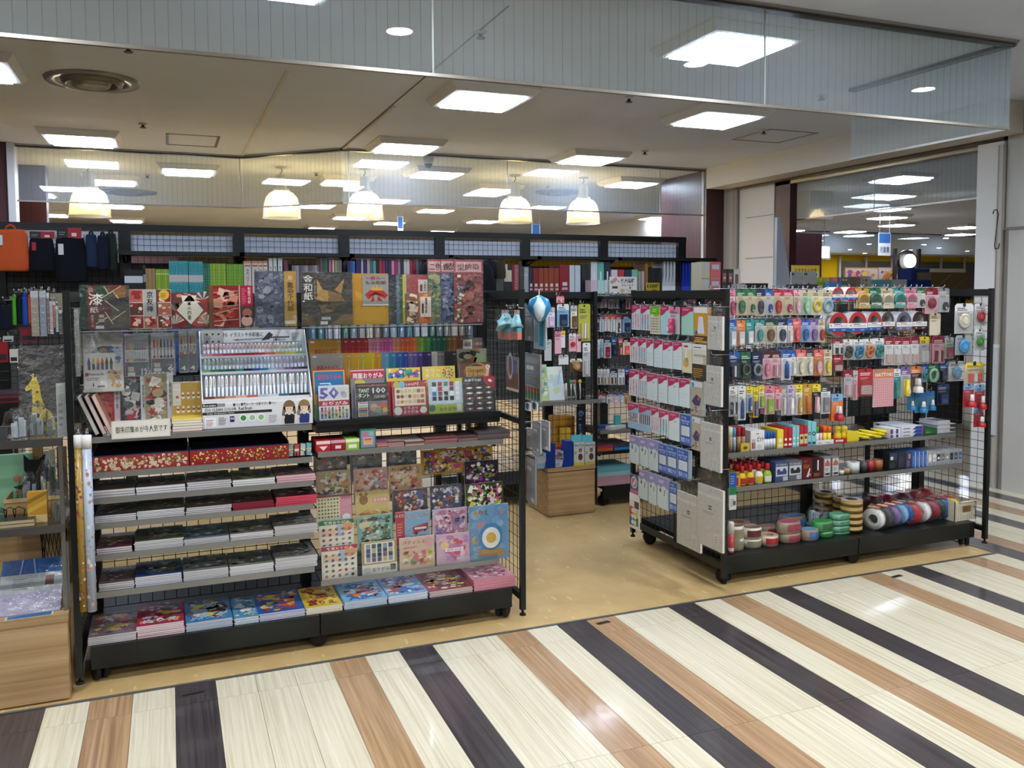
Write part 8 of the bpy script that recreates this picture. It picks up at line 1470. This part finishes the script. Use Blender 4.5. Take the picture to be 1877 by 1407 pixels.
# glow sign and shelves in the yellow shop
gp = at(1668, 478, Y=12.4); r = thing('round_sign', 'round glowing white sign on dark posts before the yellow wall', 'sign', None, (gp.x, 12.4, 0)); MB().lathe([(.02, -.03), (.125, -.03), (.125, .03), (.02, .03)], 24, '#fff', c=(0, 0, gp.z), axis='y').build('glowing_disc', 'screen_glow', r)
m = MB()
for s in (-1, 1): m.box(s*.30-.03, s*.30+.03, .05, .1, 0, 2.35, '#2a2220')
m.lathe([(.21, -.02), (.21, .05)], 24, '#1c1a19', c=(0, .07, gp.z), axis='y'); m.build('dark_frame', 'coat', r)
for i, (a, b, t, Yf, c) in enumerate(((1550, 1612, 490, 11.5, '#c98a4a'), (1612, 1645, 490, 12.5, '#c9a0a8'), (1690, 1770, 492, 11.8, '#d0c4b0'), (1640, 1700, 500, 13.5, '#5a4a3c'))):
 a0, b0 = xa(a, 500, Yf), xa(b, 500, Yf); zt = at((a+b)/2, t, Y=Yf).z; r = thing('book_display', 'distant picture book display before the yellow wall, %s' % nth(i, 4), 'book display', 'displays in the yellow section', ((a0+b0)/2, Yf, 0)); w = b0-a0; MB().box(-w/2, w/2, 0, .4, 0, zt-.35, '#b08f66').build('cabinet', 'wall', r); m = MB(); m.box(-w/2, w/2, .02, .05, zt-.35, zt, c); m.build('poster_board', 'paper', r)
 m = MB(); m.box(-w/2+.02, w/2-.02, -.0002, .0, zt-.32, zt-.02, '#cfc0a8'); m.art(-w/2+.03, w/2-.03, zt-.3, zt-.03, ['#d8803a', '#c0506a', '#e0c04a', '#e8e0d4', '#7a5aa0', '#d8a08a'], i, 26, 2, .25); m.build('poster_print', 'paper', r, (0, .019, 0))
# ------------------------------------------------------------------ aisle plinth D and its goods
bx0_, bx1_, by0_ = 2.38, 2.745, 5.305
r = thing('wooden_plinth', 'oak veneer plinth box in the aisle', 'plinth', 'oak plinth boxes', ((bx0_+bx1_)/2, by0_, 0)); w = bx1_-bx0_
m = MB(); m.box(-w/2+.004, w/2-.004, .004, .37, .008, .305); m.box(-w/2+.012, w/2-.012, .012, .36, 0, .008); m.build('body', 'oak', r); MB().box(-w/2, w/2, 0, .375, .312, .338).build('top_board', 'oak', r); MB().box(-w/2+.012, w/2-.012, .01, .365, .305, .312, '#2a2019').build('shadow_gap', 'coat', r)
pz = .3385
PG = 'goods on the aisle plinth'
def bear(label, a, b, Y):
 x0, x1 = xa(a, 840, Y), xa(b, 840, Y); w = x1-x0; h = at((a+b)/2, 810, Y=Y).z-pz; r = thing('night_light_box', label, 'box', PG, ((x0+x1)/2, Y, pz)); MB().box(-w/2, w/2, 0, .09, 0, h, '#4f9aa2').box(-w/2, w/2, .04, .044, h, h+.045, '#5fb0b8').build('carton', 'gloss', r)
 m = MB(); p = Pr(m, w, h); p.r(0, 1, 0, 1, '#c2c2bc', .5).t('Bear Drop', .08, .94, .80, .92, '#23282c', 3, .02).r(0, 1, 0, .13, '#c9b53a', 2).d(.62, .64, .15, '#5a3826', 3, 12, .17).d(.5, .74, .05, '#5a3826', 3).d(.74, .74, .05, '#5a3826', 3).d(.62, .36, .22, '#5a3a2c', 3, 14, .30).d(.62, .63, .05, '#d8c8b4', 5).lines(.06, .34, .5, .62, 2, '#3a3c40').d(.14, .16, .08, '#8fc0c0', 3); m.build('front_print', 'gloss', r)
bear('pale box with brown bear-shaped bottle, left of two', 1052, 1071, 5.325); bear('pale box with brown bear-shaped bottle, right of two', 1072, 1091, 5.325)
def wedge(label, a, b, t, Y, sidecol, draw):
 x0, x1 = xa(a, 840, Y), xa(b, 840, Y); w = x1-x0; h = at(b, t, Y=Y).z-pz; r = thing('counter_box', label, 'counter box', PG, ((x0+x1)/2, Y, pz)); m = MB(); m.prism([(-w*.1, 0), (w/2, 0), (w/2, h), (w*.2, h)], 0, .09, sidecol); m.build('side_wall', 'gloss', r)
 m = MB(); m.box(-w/2, w*.0, .012, .088, 0, h*.62, '#8a98a8'); m2 = MB(); p = Pr(m2, w*.5, h*.6); p.r(0, 1, 0, 1, '#a3adb8', .5); draw(p); m.build('contents', 'gloss', r); m2.build('contents_print', 'gloss', r, (-w*.25, .0115, .002))
wedge('blue sided counter box of small toys, left', 986, 1018, 812, 5.315, '#12307a', lambda p: p.art(0, 1, .5, 1, ['#8aa0b4', '#6a7a5a', '#c9b06a'], 3, 16, 2, .3).r(0, 1, 0, .35, '#7f9cb8', 2)); wedge('blue sided counter box of small toys, right', 1018, 1050, 808, 5.318, '#15358a', lambda p: p.art(0, 1, .4, 1, ['#7a3a44', '#4a5a4a', '#8a7a9a', '#c9b06a'], 4, 20, 2, .3).r(.05, .95, .05, .35, '#c2c4c6', 3).lines(.1, .8, .1, .3, 3, '#4a4c50', 4))
x, w, h = std(1018, 1053, 763, 5.50, pz); r = thing('gift_box', 'ochre tall box with printed characters behind the toy boxes', 'box', PG, (x, 5.50, pz)); MB().box(-w/2, w/2, 0, .12, 0, h, '#9a6a1c').build('carton', 'gloss', r); m = MB(); p = Pr(m, w, h); p.r(0, 1, 0, 1, '#b07c22', .5).t('あめちゃん', .1, .7, .62, .72, '#5a3a10').lines(.1, .7, .45, .56, 2, '#6a4414').r(.62, 1, 0, 1, '#8a5c18', 2); m.build('front_print', 'gloss', r)
x, w, h = std(1030, 1046, 785, 5.44, pz); r = thing('gift_box', 'small yellow box in front of the ochre box', 'box', PG, (x, 5.44, pz)); MB().box(-w/2, w/2, 0, .04, 0, h, '#c09a2c').build('carton', 'gloss', r); m = MB(); p = Pr(m, w, h); p.lines(.15, .85, .5, .65, 2, '#5a4410'); m.build('front_print', 'gloss', r)
MB().tube([(0, 0, 0), (.0, 0, .06), (.03, 0, .085), (.075, .01, .07), (.09, .01, .0)], .009, '#b01f24', n=8).build('basket_handle', 'plastic', r, (xa(1020, 800, 5.42)-x, -.03, .06))
x, w, h = std(1058, 1074, 745, 5.44, pz); r = thing('display_board', 'dark display board with colourful samples behind the bear boxes', 'display', PG, (x, 5.445, pz)); MB().box(-w/2, w/2, 0, .012, 0, h, '#1b2028').build('board', 'gloss', r); m = MB(); p = Pr(m, w, h); p.art(.1, .9, .4, .95, ['#3a5a8a', '#5a7a9a', '#2a3a5a', '#8aa0b0'], 5, 16, 2, .4).d(.4, .36, .2, '#b0727a', 4, 10, .1).d(.4, .28, .2, '#b5a43a', 4, 10, .1).d(.4, .2, .2, '#3a6a5a', 4, 10, .1); m.build('print', 'gloss', r)
# packs on the mesh above the plinth
DYP = 5.36
for nm, box, cd, hdc, kd, pc in (('lavender card case pack', (1002, 1017, 563, 600), 'white', 'palegrey', 'slab', 'lavender'), ('navy pouch pack with white print', (1021, 1043, 557, 599), 'skyblue', 'white', 'slab', 'navy'), ('white and brown character-free sticker pack', (1046, 1058, 560, 602), 'cream', 'palegrey', 'slab', 'brown'), ('coral pen trio pack', (1020, 1034, 542, 555), 'rose', 'coral', 'bars', 'coral'), ('pink case pack with black dots', (1017, 1029, 607, 648), 'rose', 'pink', None, 'pink'), ('white narrow tag pack', (1029, 1036, 606, 637), 'white', 'yellow', None, 'white'), ('strawberry picture pack', (1043, 1056, 611, 644), 'rose', 'white', 'disc', 'red'), ('thin pink pack behind the strawberry pack', (1057, 1065, 612, 645), 'rose', 'rose', None, 'rose'), ('mesh patterned silver pack', (998, 1011, 622, 661), 'palegrey', 'palegrey', None, 'grey'), ('brown animal cookie pack', (1045, 1067, 657, 681), 'brown', 'cream', 'disc', 'tan'), ('clear white sticker pack', (1024, 1042, 650, 668), 'white', 'palegrey', None, 'white'), ('yellow patterned gift box pack', (1060, 1082, 557, 625), '#b5b24a', '#a8b03a', 'bars', '#c9c06a'), ('clear stacked refill pack', (1068, 1082, 628, 690), 'palegrey', 'white', 'bars', 'palegrey')):
 loc, w, h, rot = rect(box, Y=DYP); pack(nm+' above the aisle plinth', 'stationery pack', box, cd, hdc, kd, pc, Y=DYP, group='packs above the aisle plinth', depth=.02); m = MB(); hook(rackD, (loc.x, 5.425, loc.z+h+.003), .05)
MB().box(1.85, 2.78, 5.425, 5.432, 1.50, 1.545).build('front_bar', 'black', rackD); put('wire_grid', wire_grid(.92, 1.1), rackD, (1.86, 5.432, .40)); MB().box(1.83, 1.86, 5.40, 5.43, .0, 1.545).build('post', 'black', rackD)
# acrylic shelf with pen cup
sz = at(1040, 733, Y=5.30).z
sh = MB().box(2.28, 2.76, 5.24, 5.40, sz-.012, sz).build('clear_shelf', 'acrylic', rackD); MB().box(2.28, 2.76, 5.236, 5.24, sz-.022, sz+.004).build('shelf_lip', 'lip', sh)
for i, (a, b, t, c, pal, nm) in enumerate(((988, 1008, 667, '#a8bf8a', ['#8fb05a', '#d8dcc4', '#c9d8a0', '#6a8ab0'], 'green and white'), (1003, 1036, 671, '#cdd6d8', ['#b9cdd8', '#d8dcc4', '#c4d2a8'], 'pale blue handwritten'))): sheet('greeting_card', nm+' card display on the clear shelf', 'card', (a, b, t, 726), lambda p, pal=pal: p.art(.05, .95, .1, .95, pal, 3, 20, 2, .25).l(.7, .5, .9, .9, .02, '#3a4a6a'), Y=5.30+.01*i, t=.004, base=c, tilt=14, zb=sz+.002)
cup = thing('pen_cup', 'clear cup of animal-topped pens on the clear shelf', 'pen cup', None, (xa(1052, 726, 5.29), 5.30, sz+.0005)); m = MB(); m.box(-.06, .09, 0, .002, 0, .075); m.box(-.06, .09, .06, .062, 0, .075); m.box(-.06, -.058, .002, .06, 0, .075); m.box(.088, .09, .002, .06, 0, .075); m.box(-.06, .09, 0, .062, 0, .002); m.build('cup', 'acrylic', cup)
cx = xa(1052, 726, 5.29)
for i in range(16):
 c, nm = (('#d8d6d0', 'white'), ('#2f9a3a', 'green'), ('#c9507a', 'pink'), ('#d0b82a', 'yellow'))[min(3, i//4)]; u = -.05+.0085*i; rr = thing('novelty_pen', '%s topped slim pen, %s in the clear cup' % (nm, nth(i, 16)), 'pen', 'pens in the clear cup', (cx+u, 5.305+.012*(i % 4), sz+.003), (R(-4+3*(i % 3)), R(random.uniform(-8, 8)), 0)); MB().lathe([(.0025, 0), (.0028, .11)], 6, '#c9d0c4' if i > 3 else '#d8d4cc').build('barrel', 'plastic', rr)
 if i > 3: MB().lathe([(.003, .108), (.008, .113), (.009, .122), (.005, .13)], 8, c).build('topper', 'plastic', rr)
# packs hung on the far side of the left rack's right end panel
AX = 1.60
AG = 'packs on the outer side of the left rack end panel'
def arm(box, X):
 l, w, h, rot = rect(box, X=X); MB().bar((1.52, l.y, l.z+h+.001), (X+.012, l.y, l.z+h+.001), .003).build('hook', 'chrome', rackA)
grey = lambda p: p.r(0, 1, 0, 1, '#8f9193', 1).lines(.1, .9, .15, .6, 9, '#6f7173', 2, .3).r(.15, .6, .66, .74, '#c9cacb', 2).r(.1, .9, .8, .92, '#a9abad', 2).r(.55, .9, .03, .12, '#d0d0d0', 2)
for nm, box, dr, b in (('grey backed long pack seen from behind', (962, 974, 560, 624), grey, '#8f9193'), ('grey blister back with red pens visible below', (961, 990, 648, 735), lambda p: [grey(p), p.r(0, 1, 0, .32, '#9aa396', 3)]+[p.r(.06+.19*k, .2+.19*k, .04, .2, '#4f7a52', 4) for k in range(5)]+[p.r(.06+.19*k, .2+.19*k, .2, .3, '#b04a48', 4) for k in range(5)], '#8f9193'), ('small white card with blue round logo, left', (962, 971, 738, 752), lambda p: p.d(.5, .6, .3, '#2f6296', 2, 14, .3), 'white'), ('small white card with blue round logo, right', (974, 984, 737, 751), lambda p: p.d(.5, .6, .3, '#2f6296', 2, 14, .3), 'white'), ('silver foil pack back with barcode, left', (965, 977, 785, 823), grey, '#a4a6a8'), ('silver foil pack back with barcode, middle', (976, 990, 772, 828), grey, '#b3b5b6'), ('silver foil pack back with barcode, right', (992, 1006, 771, 824), grey, '#a9abac'), ('long grey card back hanging lowest', (964, 981, 832, 921), lambda p: [grey(p), p.r(0, .1, 0, .9, '#8a4a44', 3), p.r(0, 1, .93, .96, '#2a2a2c', 3)], '#77797b')): sheet('hanging_pack', nm+' at the end panel', 'stationery pack', box, dr, X=AX+.02*(int(box[0]) % 3), t=.008, base=b, group=AG, part='print'); arm(box, AX+.02*(int(box[0]) % 3))
loc, w, h, rot = rect((974, 1003, 541, 592), X=AX+.02); r = thing('balloon_pack', 'shiny blue and white striped balloon-like pack beside the end panel', 'party pack', AG, loc, rot); m = MB(); m.lathe([(.01, 0), (w*.3, h*.2), (w*.5, h*.55), (w*.4, h*.85), (.01, h)], 14, '#1f86c0', sy=.5); m.build('blue_half', 'gloss', r); MB().lathe([(.012, h*.08), (w*.2, h*.3), (w*.28, h*.6), (.012, h*.92)], 12, '#cfe0e6', c=(w*.26, -.02, 0), sy=.5).build('white_stripe', 'gloss', r); MB().box(-.003, .003, -.002, .002, h, h+.03, '#c9cacb').build('hang_tab', 'plastic', r)
sheet('hanging_pack', 'long aqua and clear pack under the balloon pack', 'stationery pack', (978, 1000, 580, 640), lambda p: p.r(.5, .85, .1, 1, '#2f9ab4', 2).r(.1, .4, .2, .9, '#8aa4b0', 2), X=AX+.05, t=.008, base='#a9b6bc', group=AG, part='print'); arm((978, 1000, 580, 640), AX+.05)
for i, (a, b) in enumerate(((910, 934), (934, 950))):
 loc, w, h, rot = rect((a, b, 566, 624), X=1.44); r = thing('pump_bottle_pack', 'clear bag with aqua and coral bottles, %s of two on the end panel' % ('left', 'right')[i], 'stationery pack', AG, loc, rot); m = MB(); m.box(-w*.42, w*.42, .0, .02, h*.04, h*.28, '#c4766a'); m.box(-w*.42, w*.42, .0, .02, h*.28, h*.40, '#4f9fa4'); m.tube([(w*.1, .01, h*.4), (0, .01, h*.62), (w*.12, .01, h*.8)], [w*.3, w*.22, w*.12], '#8fc2cc', n=8); m.build('bottles', 'plastic', r); m = MB(); m.box(-w*.45, w*.1, .022, .023, h*.5, h*.96, '#c9a08a'); m.build('backing', 'paper', r); m = MB(); m.face([(-w/2, -.006, 0), (w/2, -.006, 0), (w/2, -.002, h), (-w/2, -.002, h)], '#fff'); m.build('bag', 'film', r); hook(rackA, (1.497, loc.y, loc.z+h+.003), .035, R(-90))
sheet('hanging_card', 'brown card with oval window on the left rack end panel', 'stationery pack', (928, 950, 653, 716), lambda p: p.r(0, 1, 0, 1, '#5a4234', 1).r(0, 1, .55, 1, '#6a7078', 2).d(.35, .72, .22, '#a8aaac', 3, 14, .42).d(.35, .72, .16, '#55504c', 4, 12, .32).r(.6, .9, .5, .9, '#2f4a7a', 3).r(0, 1, 0, .08, '#b9a98a', 3), X=1.46, t=.004, base='#6a5a4c', group=AG, part='print')
# ================================================================== LEFT FOREGROUND: oak counter, steel stand and what they carry
HX1, HX0, HY0 = -.385, -1.25, 3.585
r = thing('wooden_counter', 'low oak veneer counter block at the left edge', 'counter', 'oak plinth boxes', ((HX0+HX1)/2, HY0, 0)); w = HX1-HX0
m = MB(); m.box(-w/2+.003, w/2-.003, .003, .48, .006, .305); m.box(-w/2+.015, w/2-.015, .02, .47, 0, .006); m.build('body', 'oak', r); MB().box(-w/2, w/2, 0, .485, .305, .333).build('top_board', 'oak', r); MB().box(-w/2+.01, w/2-.0, .470, .484, .3335, .60).build('back_board', 'oak', r)
cz_ = .3335
z1 = at(60, 806, Y=3.63).z; z2 = at(60, 966, Y=3.63).z
sx1 = -.388
st = thing('steel_stand', 'steel framed stand with two clear shelves at the left edge', 'shelf stand', None, (0, 0, 0))
for z in (z1, z2):
 s = MB().box(HX0, sx1, 3.632, 4.04, z-.006, z).build('shelf_plate', 'acrylic', st); MB().box(HX0, sx1, 3.624, 3.632, z-.028, z+.002, '#77756f').build('front_rail', 'metal', s); MB().box(HX0, sx1, 4.04, 4.047, z-.028, z+.002, '#77756f').build('rear_rail', 'metal', s)
for y in (3.626, 4.04): MB().box(sx1-.014, sx1, y, y+.008, cz_, z1, '#8d8b84').build('leg', 'metal', st)
MB().box(sx1-.003, sx1, 3.634, 4.04, z2-.02, z2-.006, '#8d8b84').build('side_rail', 'metal', st)
LG = 'things on the steel stand at the left'
Hs = dict(group=LG)
def dgir(p):
 p.r(0, 1, 0, 1, '#26221d', 1).d(.2, .82, .12, '#4a453c', 2, 10, .08).p([(.36, .86), (.64, .86), (.66, .78), (.5, .8), (.36, .78)], '#454038', 2).r(.48, .84, .62, .7, '#3a352d', 2).lines(.45, .92, .32, .56, 5, '#3f3a31', 2, .35)
 p.p([(.22, 0), (.27, .38), (.26, .5), (.14, .47), (.12, .51), (.20, .56), (.27, .62), (.28, .68), (.31, .68), (.31, .63), (.36, .64), (.37, .60), (.42, .54), (.45, .40), (.52, .27), (.66, .22), (.72, .12), (.74, 0)], '#cdb41c', 4)
 for u, v, q in ((.37, .46, .03), (.37, .34, .035), (.5, .26, .028), (.36, .18, .055), (.68, .15, .022), (.5, .08, .05), (.2, .54, .012)): p.d(u, v, q, '#231f19', 6, 9)
sheet('giraffe_sheet', 'black printed sheet with a yellow giraffe figure', 'sheet', (33, 122, 634, 762), dgir, Y=3.86, t=.003, base='#26221d', tilt=6, film=True, zb=z1+.0005, **Hs)
for i, (a, b, t, Y, d, inn) in enumerate(((-6, 52, 752, 3.66, .12, '#9aa0a4'), (38, 86, 738, 3.70, .12, '#8c949a'), (72, 116, 752, 3.66, .11, '#5a5f62'))): lump('crumpled clear plastic bag, %s in the heap on the upper shelf' % nth(i, 3), a, b, t, Y, z1+.0005, d, inn, LG, 'plastic_bag', 'plastic bag', 30+i)
sheet('clear_bag', 'tall clear bag standing by the rack post', 'plastic bag', (104, 121, 702, 797), lambda p: p.r(.1, .9, .02, .8, '#9a9c98', 1).lines(.2, .8, .2, .7, 4, '#7a7c7a'), Y=3.66, t=.004, base='#a8aaa6', film=True, zb=z1+.0005, **Hs)
block('small_box', 'dark grey little box at the left edge of the upper shelf', 'box', -10, 12, 782, 3.645, z1+.0005, .02, '#3f4042', None, LG)
# lower shelf
zz = z2+.0005
for k in range(2): flat_book('notebook', ('lower', 'upper')[k]+' black striped notebook on the lower shelf', 'notebook', LG, xa(-12, 955, 3.65), xa(62, 950, 3.65), 3.65, 3.76, zz+.0135*k, .013, '#a89a78', '#17181b', 0, lambda p: p.lines(.05, .95, .1, .9, 9, '#33353a', 2, .3))
bx_a, bx_b = xa(6, 900, 3.80), xa(112, 890, 3.80); w = bx_b-bx_a; r = thing('wicker_basket', 'shallow pale wooden basket on the lower shelf', 'basket', LG, ((bx_a+bx_b)/2, 3.80, zz)); m = MB(); h = .075
m.prism([(-w*.44, 0), (w*.44, 0), (w*.5, h), (-w*.5, h)], 0, .006, '#a58a5e'); m.prism([(-w*.44, 0), (w*.44, 0), (w*.5, h), (-w*.5, h)], .19, .196, '#a58a5e'); m.box(-w*.44, w*.44, .006, .19, 0, .005, '#96794e'); m.box(-w*.5, -w*.48, .006, .19, 0, h, '#a58a5e'); m.box(w*.48, w*.5, .006, .19, 0, h, '#a58a5e'); m.build('basket_body', 'cloth', r); MB().box(-w*.505, w*.505, -.003, .0, h-.012, h+.003, '#c0a676').build('rim', 'cloth', r)
for i, (a, b, t, inn, nm) in enumerate(((22, 70, 868, '#8b949c', 'blue-grey'), (58, 98, 848, '#b9b49a', 'cream'), (82, 122, 846, '#5f676b', 'dark grey'))): lump('clear bag with %s goods lying in the wooden basket' % nm, a, b, t, 3.83+.01*i, zz+.012, .13, inn, LG, 'plastic_bag', 'plastic bag', 40+i)
lump('clear bag with coiled grey goods at the shelf end', 86, 126, 898, 3.66, zz, .10, '#6a6f70', LG, 'plastic_bag', 'plastic bag', 45)
block('card_box', 'yellow card pack with orange stripes in front of the basket', 'box', 50, 86, 901, 3.70, zz, .03, '#b98a2c', lambda p: p.p([(0, .3), (1, .6), (1, .75), (0, .45)], '#c9a24a', 2).p([(0, .6), (1, .9), (1, 1), (0, .75)], '#8a6a2c', 2).r(0, 1, 0, .25, '#c9b07a', 2), LG)
r = thing('wire_stand', 'small black curled wire stand on the notebooks', 'stand', LG, (xa(20, 935, 3.72), 3.70, zz+.028)); m = MB()
for k in (-.03, .0, .03): m.tube([(k-.016, 0, .001), (k-.02, .0, .028), (k, .0, .04), (k+.02, .0, .028), (k+.016, 0, .001)], .0018, '#16171a', n=5)
m.build('wire', 'metal', r)
block('cloth_board', 'pale green cloth covered board behind the basket', 'board', -10, 58, 833, 3.985, zz, .03, '#7fae8c', lambda p: p.d(.6, .55, .12, '#b07a54', 2).p([(.5, .3), (.9, .4), (.8, .2)], '#b07a54', 2), LG)
r = thing('cat_figure', 'black cat shaped stand before the green board', 'figure', LG, (xa(62, 868, 3.95), 3.95, zz)); m = MB(); H_ = at(62, 832, Y=3.95).z-zz; q = H_/2.0
m.prism([(-.05, 0), (.05, 0), (.06, .05), (.03, .09), (.025, H_*.62), (.04, H_*.72), (.04, H_*.86), (.045, H_), (.02, H_*.9), (-.015, H_*.9), (-.035, H_), (-.035, H_*.72), (-.02, H_*.6), (-.045, H_*.45), (-.075, H_*.42), (-.05, H_*.36), (-.025, H_*.4), (-.04, .09)], 0, .008, '#0e0f11'); m.build('body', 'plastic', r)
for i, (a, b, t, c, nm) in enumerate(((60, 78, 818, '#a8885a', 'left'), (104, 122, 818, '#9a7c50', 'right'))): block('wood_panel', 'plain wooden panel standing behind the basket, %s one' % nm, 'panel', a, b, t, 4.01, zz, .012, c, lambda p: p.lines(0, 1, .05, .95, 6, '#9a7a4c', 2, .2), LG)
for i, (a, b, t, c) in enumerate(((80, 90, 826, '#c6ccd0'), (91, 101, 823, '#b9c6a8'))): block('small_box', ('white and blue', 'white and green')[i]+' small carton behind the clear bags', 'box', a, b, t, 3.99, zz, .012, c, lambda p, i=i: p.r(.2, .8, .2, .7, ('#2f5f9a', '#5a8a5a')[i], 2), LG)
# on the counter
CG = 'things on the oak counter'
sheet('print_file', 'clear file of lavender and grey printed sheets lying tilted on the counter', 'file', (-12, 108, 1005, 1100), lambda p: p.r(0, 1, .72, 1, '#24548e', 1).l(.3, .72, .33, 1, .02, '#8fa4c4', 3).l(.55, .72, .5, 1, .02, '#8fa4c4', 3).r(0, 1, .38, .72, '#a7abad', 2).r(0, 1, 0, .38, '#a39db4', 2).lines(.2, .6, .44, .66, 6, '#7d7f80').r(.72, .86, .48, .66, '#7a5a52', 3).art(.02, .98, .02, .36, ['#b0aac0', '#958fac', '#bbb6c6'], 3, 20, 3, .3), Y=3.64, t=.003, base='#a8acb0', tilt=52, zb=cz_+.002, film=True, group=CG)
flat_book('picture_card', 'blue picture card with cream border lying on the counter front', 'card', CG, xa(8, 1120, 3.60), xa(96, 1105, 3.60), 3.592, 3.632, cz_+.0004, .0016, '#c9c8a0', '#c9c8a0', .05, lambda p: p.r(.04, .96, .1, .95, '#1f5c98', 1).lines(.1, .9, .5, .6, 1, '#3a74ac', 2))
r = thing('mesh_cup', 'dark wire mesh cup holding papers behind the tilted file', 'cup', CG, (xa(98, 1005, 3.96), 3.98, cz_+.0004)); H_ = at(98, 972, Y=3.96).z-cz_; m = MB(); R1 = .045
for k in range(20): a = 2*math.pi*k/20; m.bar((R1*math.cos(a), R1*math.sin(a), 0), (R1*1.1*math.cos(a+.8), R1*1.1*math.sin(a+.8), H_), .0012); m.bar((R1*math.cos(a), R1*math.sin(a), 0), (R1*1.1*math.cos(a-.8), R1*1.1*math.sin(a-.8), H_), .0012)
m.lathe([(R1*1.1, H_-.004), (R1*1.12, H_), (R1*1.08, H_)], 20, caps=False); m.lathe([(R1, 0), (R1, .003)], 20); m.build('mesh_wall', 'rubber', r)
MB().lathe([(R1*.7, .004), (R1*.75, H_*1.15)], 14, '#b39a6c').build('paper_roll', 'paper', r)
sheet('bagged_card', 'clear bag with pinkish card leaning at the counter end', 'plastic bag', (112, 127, 992, 1102), lambda p: p.r(.2, .6, .03, .9, '#b08c84', 1).r(.6, .9, .03, .9, '#8f9396', 1), Y=3.66, t=.006, base='#9a9d9e', film=True, zb=cz_+.0005, group=CG, spin=-35)
# ------------------------------------------------------------------ rack behind at the left
rackG, gxs, GYM = gondola('black mesh rack behind the steel stand at the left', -2.2, -.42, 4.9, 5.5, 1.50, 2, ends=(0, 0), mid=(), wheels=True, double=False)
GYP = 5.18; GG = 'hanging goods on the left rear rack'
GI = [('bag', 'navy shoulder bag with yellow tag on the left rear rack', (-14, 27, 560, 604), '#0e1422'), ('bag', 'lime green slim pouch', (23, 31, 546, 596), '#4f9a2c'), ('bag', 'black slim pouch beside the lime one', (31, 41, 546, 594), '#12161a'), ('bag', 'royal blue slim pouch', (41, 52, 544, 597), '#1c4ca0'), ('bag', 'orange slim pouch', (52, 58, 546, 594), '#c8532a')]
for k, nm, box, c in GI:
 softbag(nm+('' if 'left rear' in nm else ' hanging on the left rear rack'), box, GYP, c, .05, True, len(nm), group=GG); loc, w, h, rot = rect(box, Y=GYP); hook(rackG, (loc.x, 5.43, loc.z+h*1.12+.012), .25)
for i, (a, b, y0, y1, c, nm) in enumerate(((57, 71, 533, 616, '#a89c88', 'beige'), (73, 85, 533, 616, '#8f97a6', 'bluish'), (86, 91, 536, 612, '#8a6a60', 'brown'), (91, 97, 552, 612, '#b9b9b6', 'white'), (97, 102, 552, 600, '#c4604c', 'coral'), (102, 107, 560, 608, '#9fb8b4', 'mint'), (108, 114, 568, 612, '#5f5c58', 'charcoal'))):
 sheet('hanging_pack', '%s clear long pack, %s on the left rear rack' % (nm, nth(i, 7)), 'stationery pack', (a, b, y0, y1), lambda p: p.lines(.2, .8, .1, .8, 5, '#c9c9c6', 2, .1).r(0, 1, .86, 1, '#c9cdd0', 2), Y=GYP-.03, t=.008, base=c, part='print', group=GG, film=True); loc, w, h, rot = rect((a, b, y0, y1), Y=GYP-.03); hook(rackG, (loc.x, 5.43, loc.z+h+.003), .27)
sheet('hanging_pack', 'plain khaki card hanging beside the left post', 'card', (92, 118, 537, 572), lambda p: p.d(.85, .3, .03, '#5a5648').r(.6, .75, .1, .16, '#6a6454', 2), Y=GYP+.03, t=.003, base='#8d8674', part='print', group=GG)
for i, (a, b, y0, y1, c, nm) in enumerate(((38, 66, 598, 626, '#7a1f2c', 'dark red folded'), (-10, 14, 626, 664, '#8c1c24', 'red and black'), (18, 33, 640, 664, '#c9c2b4', 'cream tagged'), (6, 24, 616, 626, '#b0b8b0', 'pale two-tone'))): block('small_pack', '%s pack on the left rear rack' % nm, 'stationery pack', a, b, y0, GYP, at((a+b)/2, y1, Y=GYP).z, .03, c, lambda p: p.r(.1, .9, .1, .4, '#2a2a2e', 2), GG); loc, w, h, rot = rect((a, b, y0, y1), Y=GYP); hook(rackG, (loc.x, 5.43, loc.z+h+.003), .25)
gz = at(20, 738, Y=5.15).z; shelf(rackG, gxs[0], gxs[2], 5.12, 5.44, gz, lip=None)
for k in range(4): flat_book('notebook', 'flat %s notebook in the stack on the left rear rack' % ('dark red lowest', 'black', 'red', 'plum topmost')[k], 'notebook', GG, xa(-12, 730, 5.15), xa(34, 730, 5.15), 5.15, 5.36, gz+.0005+.0125*k, .012, ('#6a2228', '#26262a', '#7a2a30', '#4c2a34')[k], ('#5a1c22', '#1c1c20', '#6a2228', '#3c2028')[k])
# clear sleeves on the inner left end panel
for i in range(3):
 y = 3.69+.05*i; zt = at(136, 566, Y=y).z; zb = at(137, 690-10*i, Y=y).z; r = thing('hanging_pack', 'narrow clear sleeve inside the left end panel, %s from the post' % ORD[i], 'stationery pack', 'sleeves on the left end panel', (-.330, y, zb)); MB().box(-.008, .008, 0, .004, 0, zt-zb, ('#9c9c98', '#a89a86', '#8f9496')[i]).build('insert', 'gloss', r); MB().box(-.010, .010, -.003, -.002, 0, zt-zb+.004).build('sleeve', 'film', r); MB().bar((-.348, y+.002, zt+.003), (-.322, y+.002, zt+.003), .0022).build('hook', 'chrome', rackA)
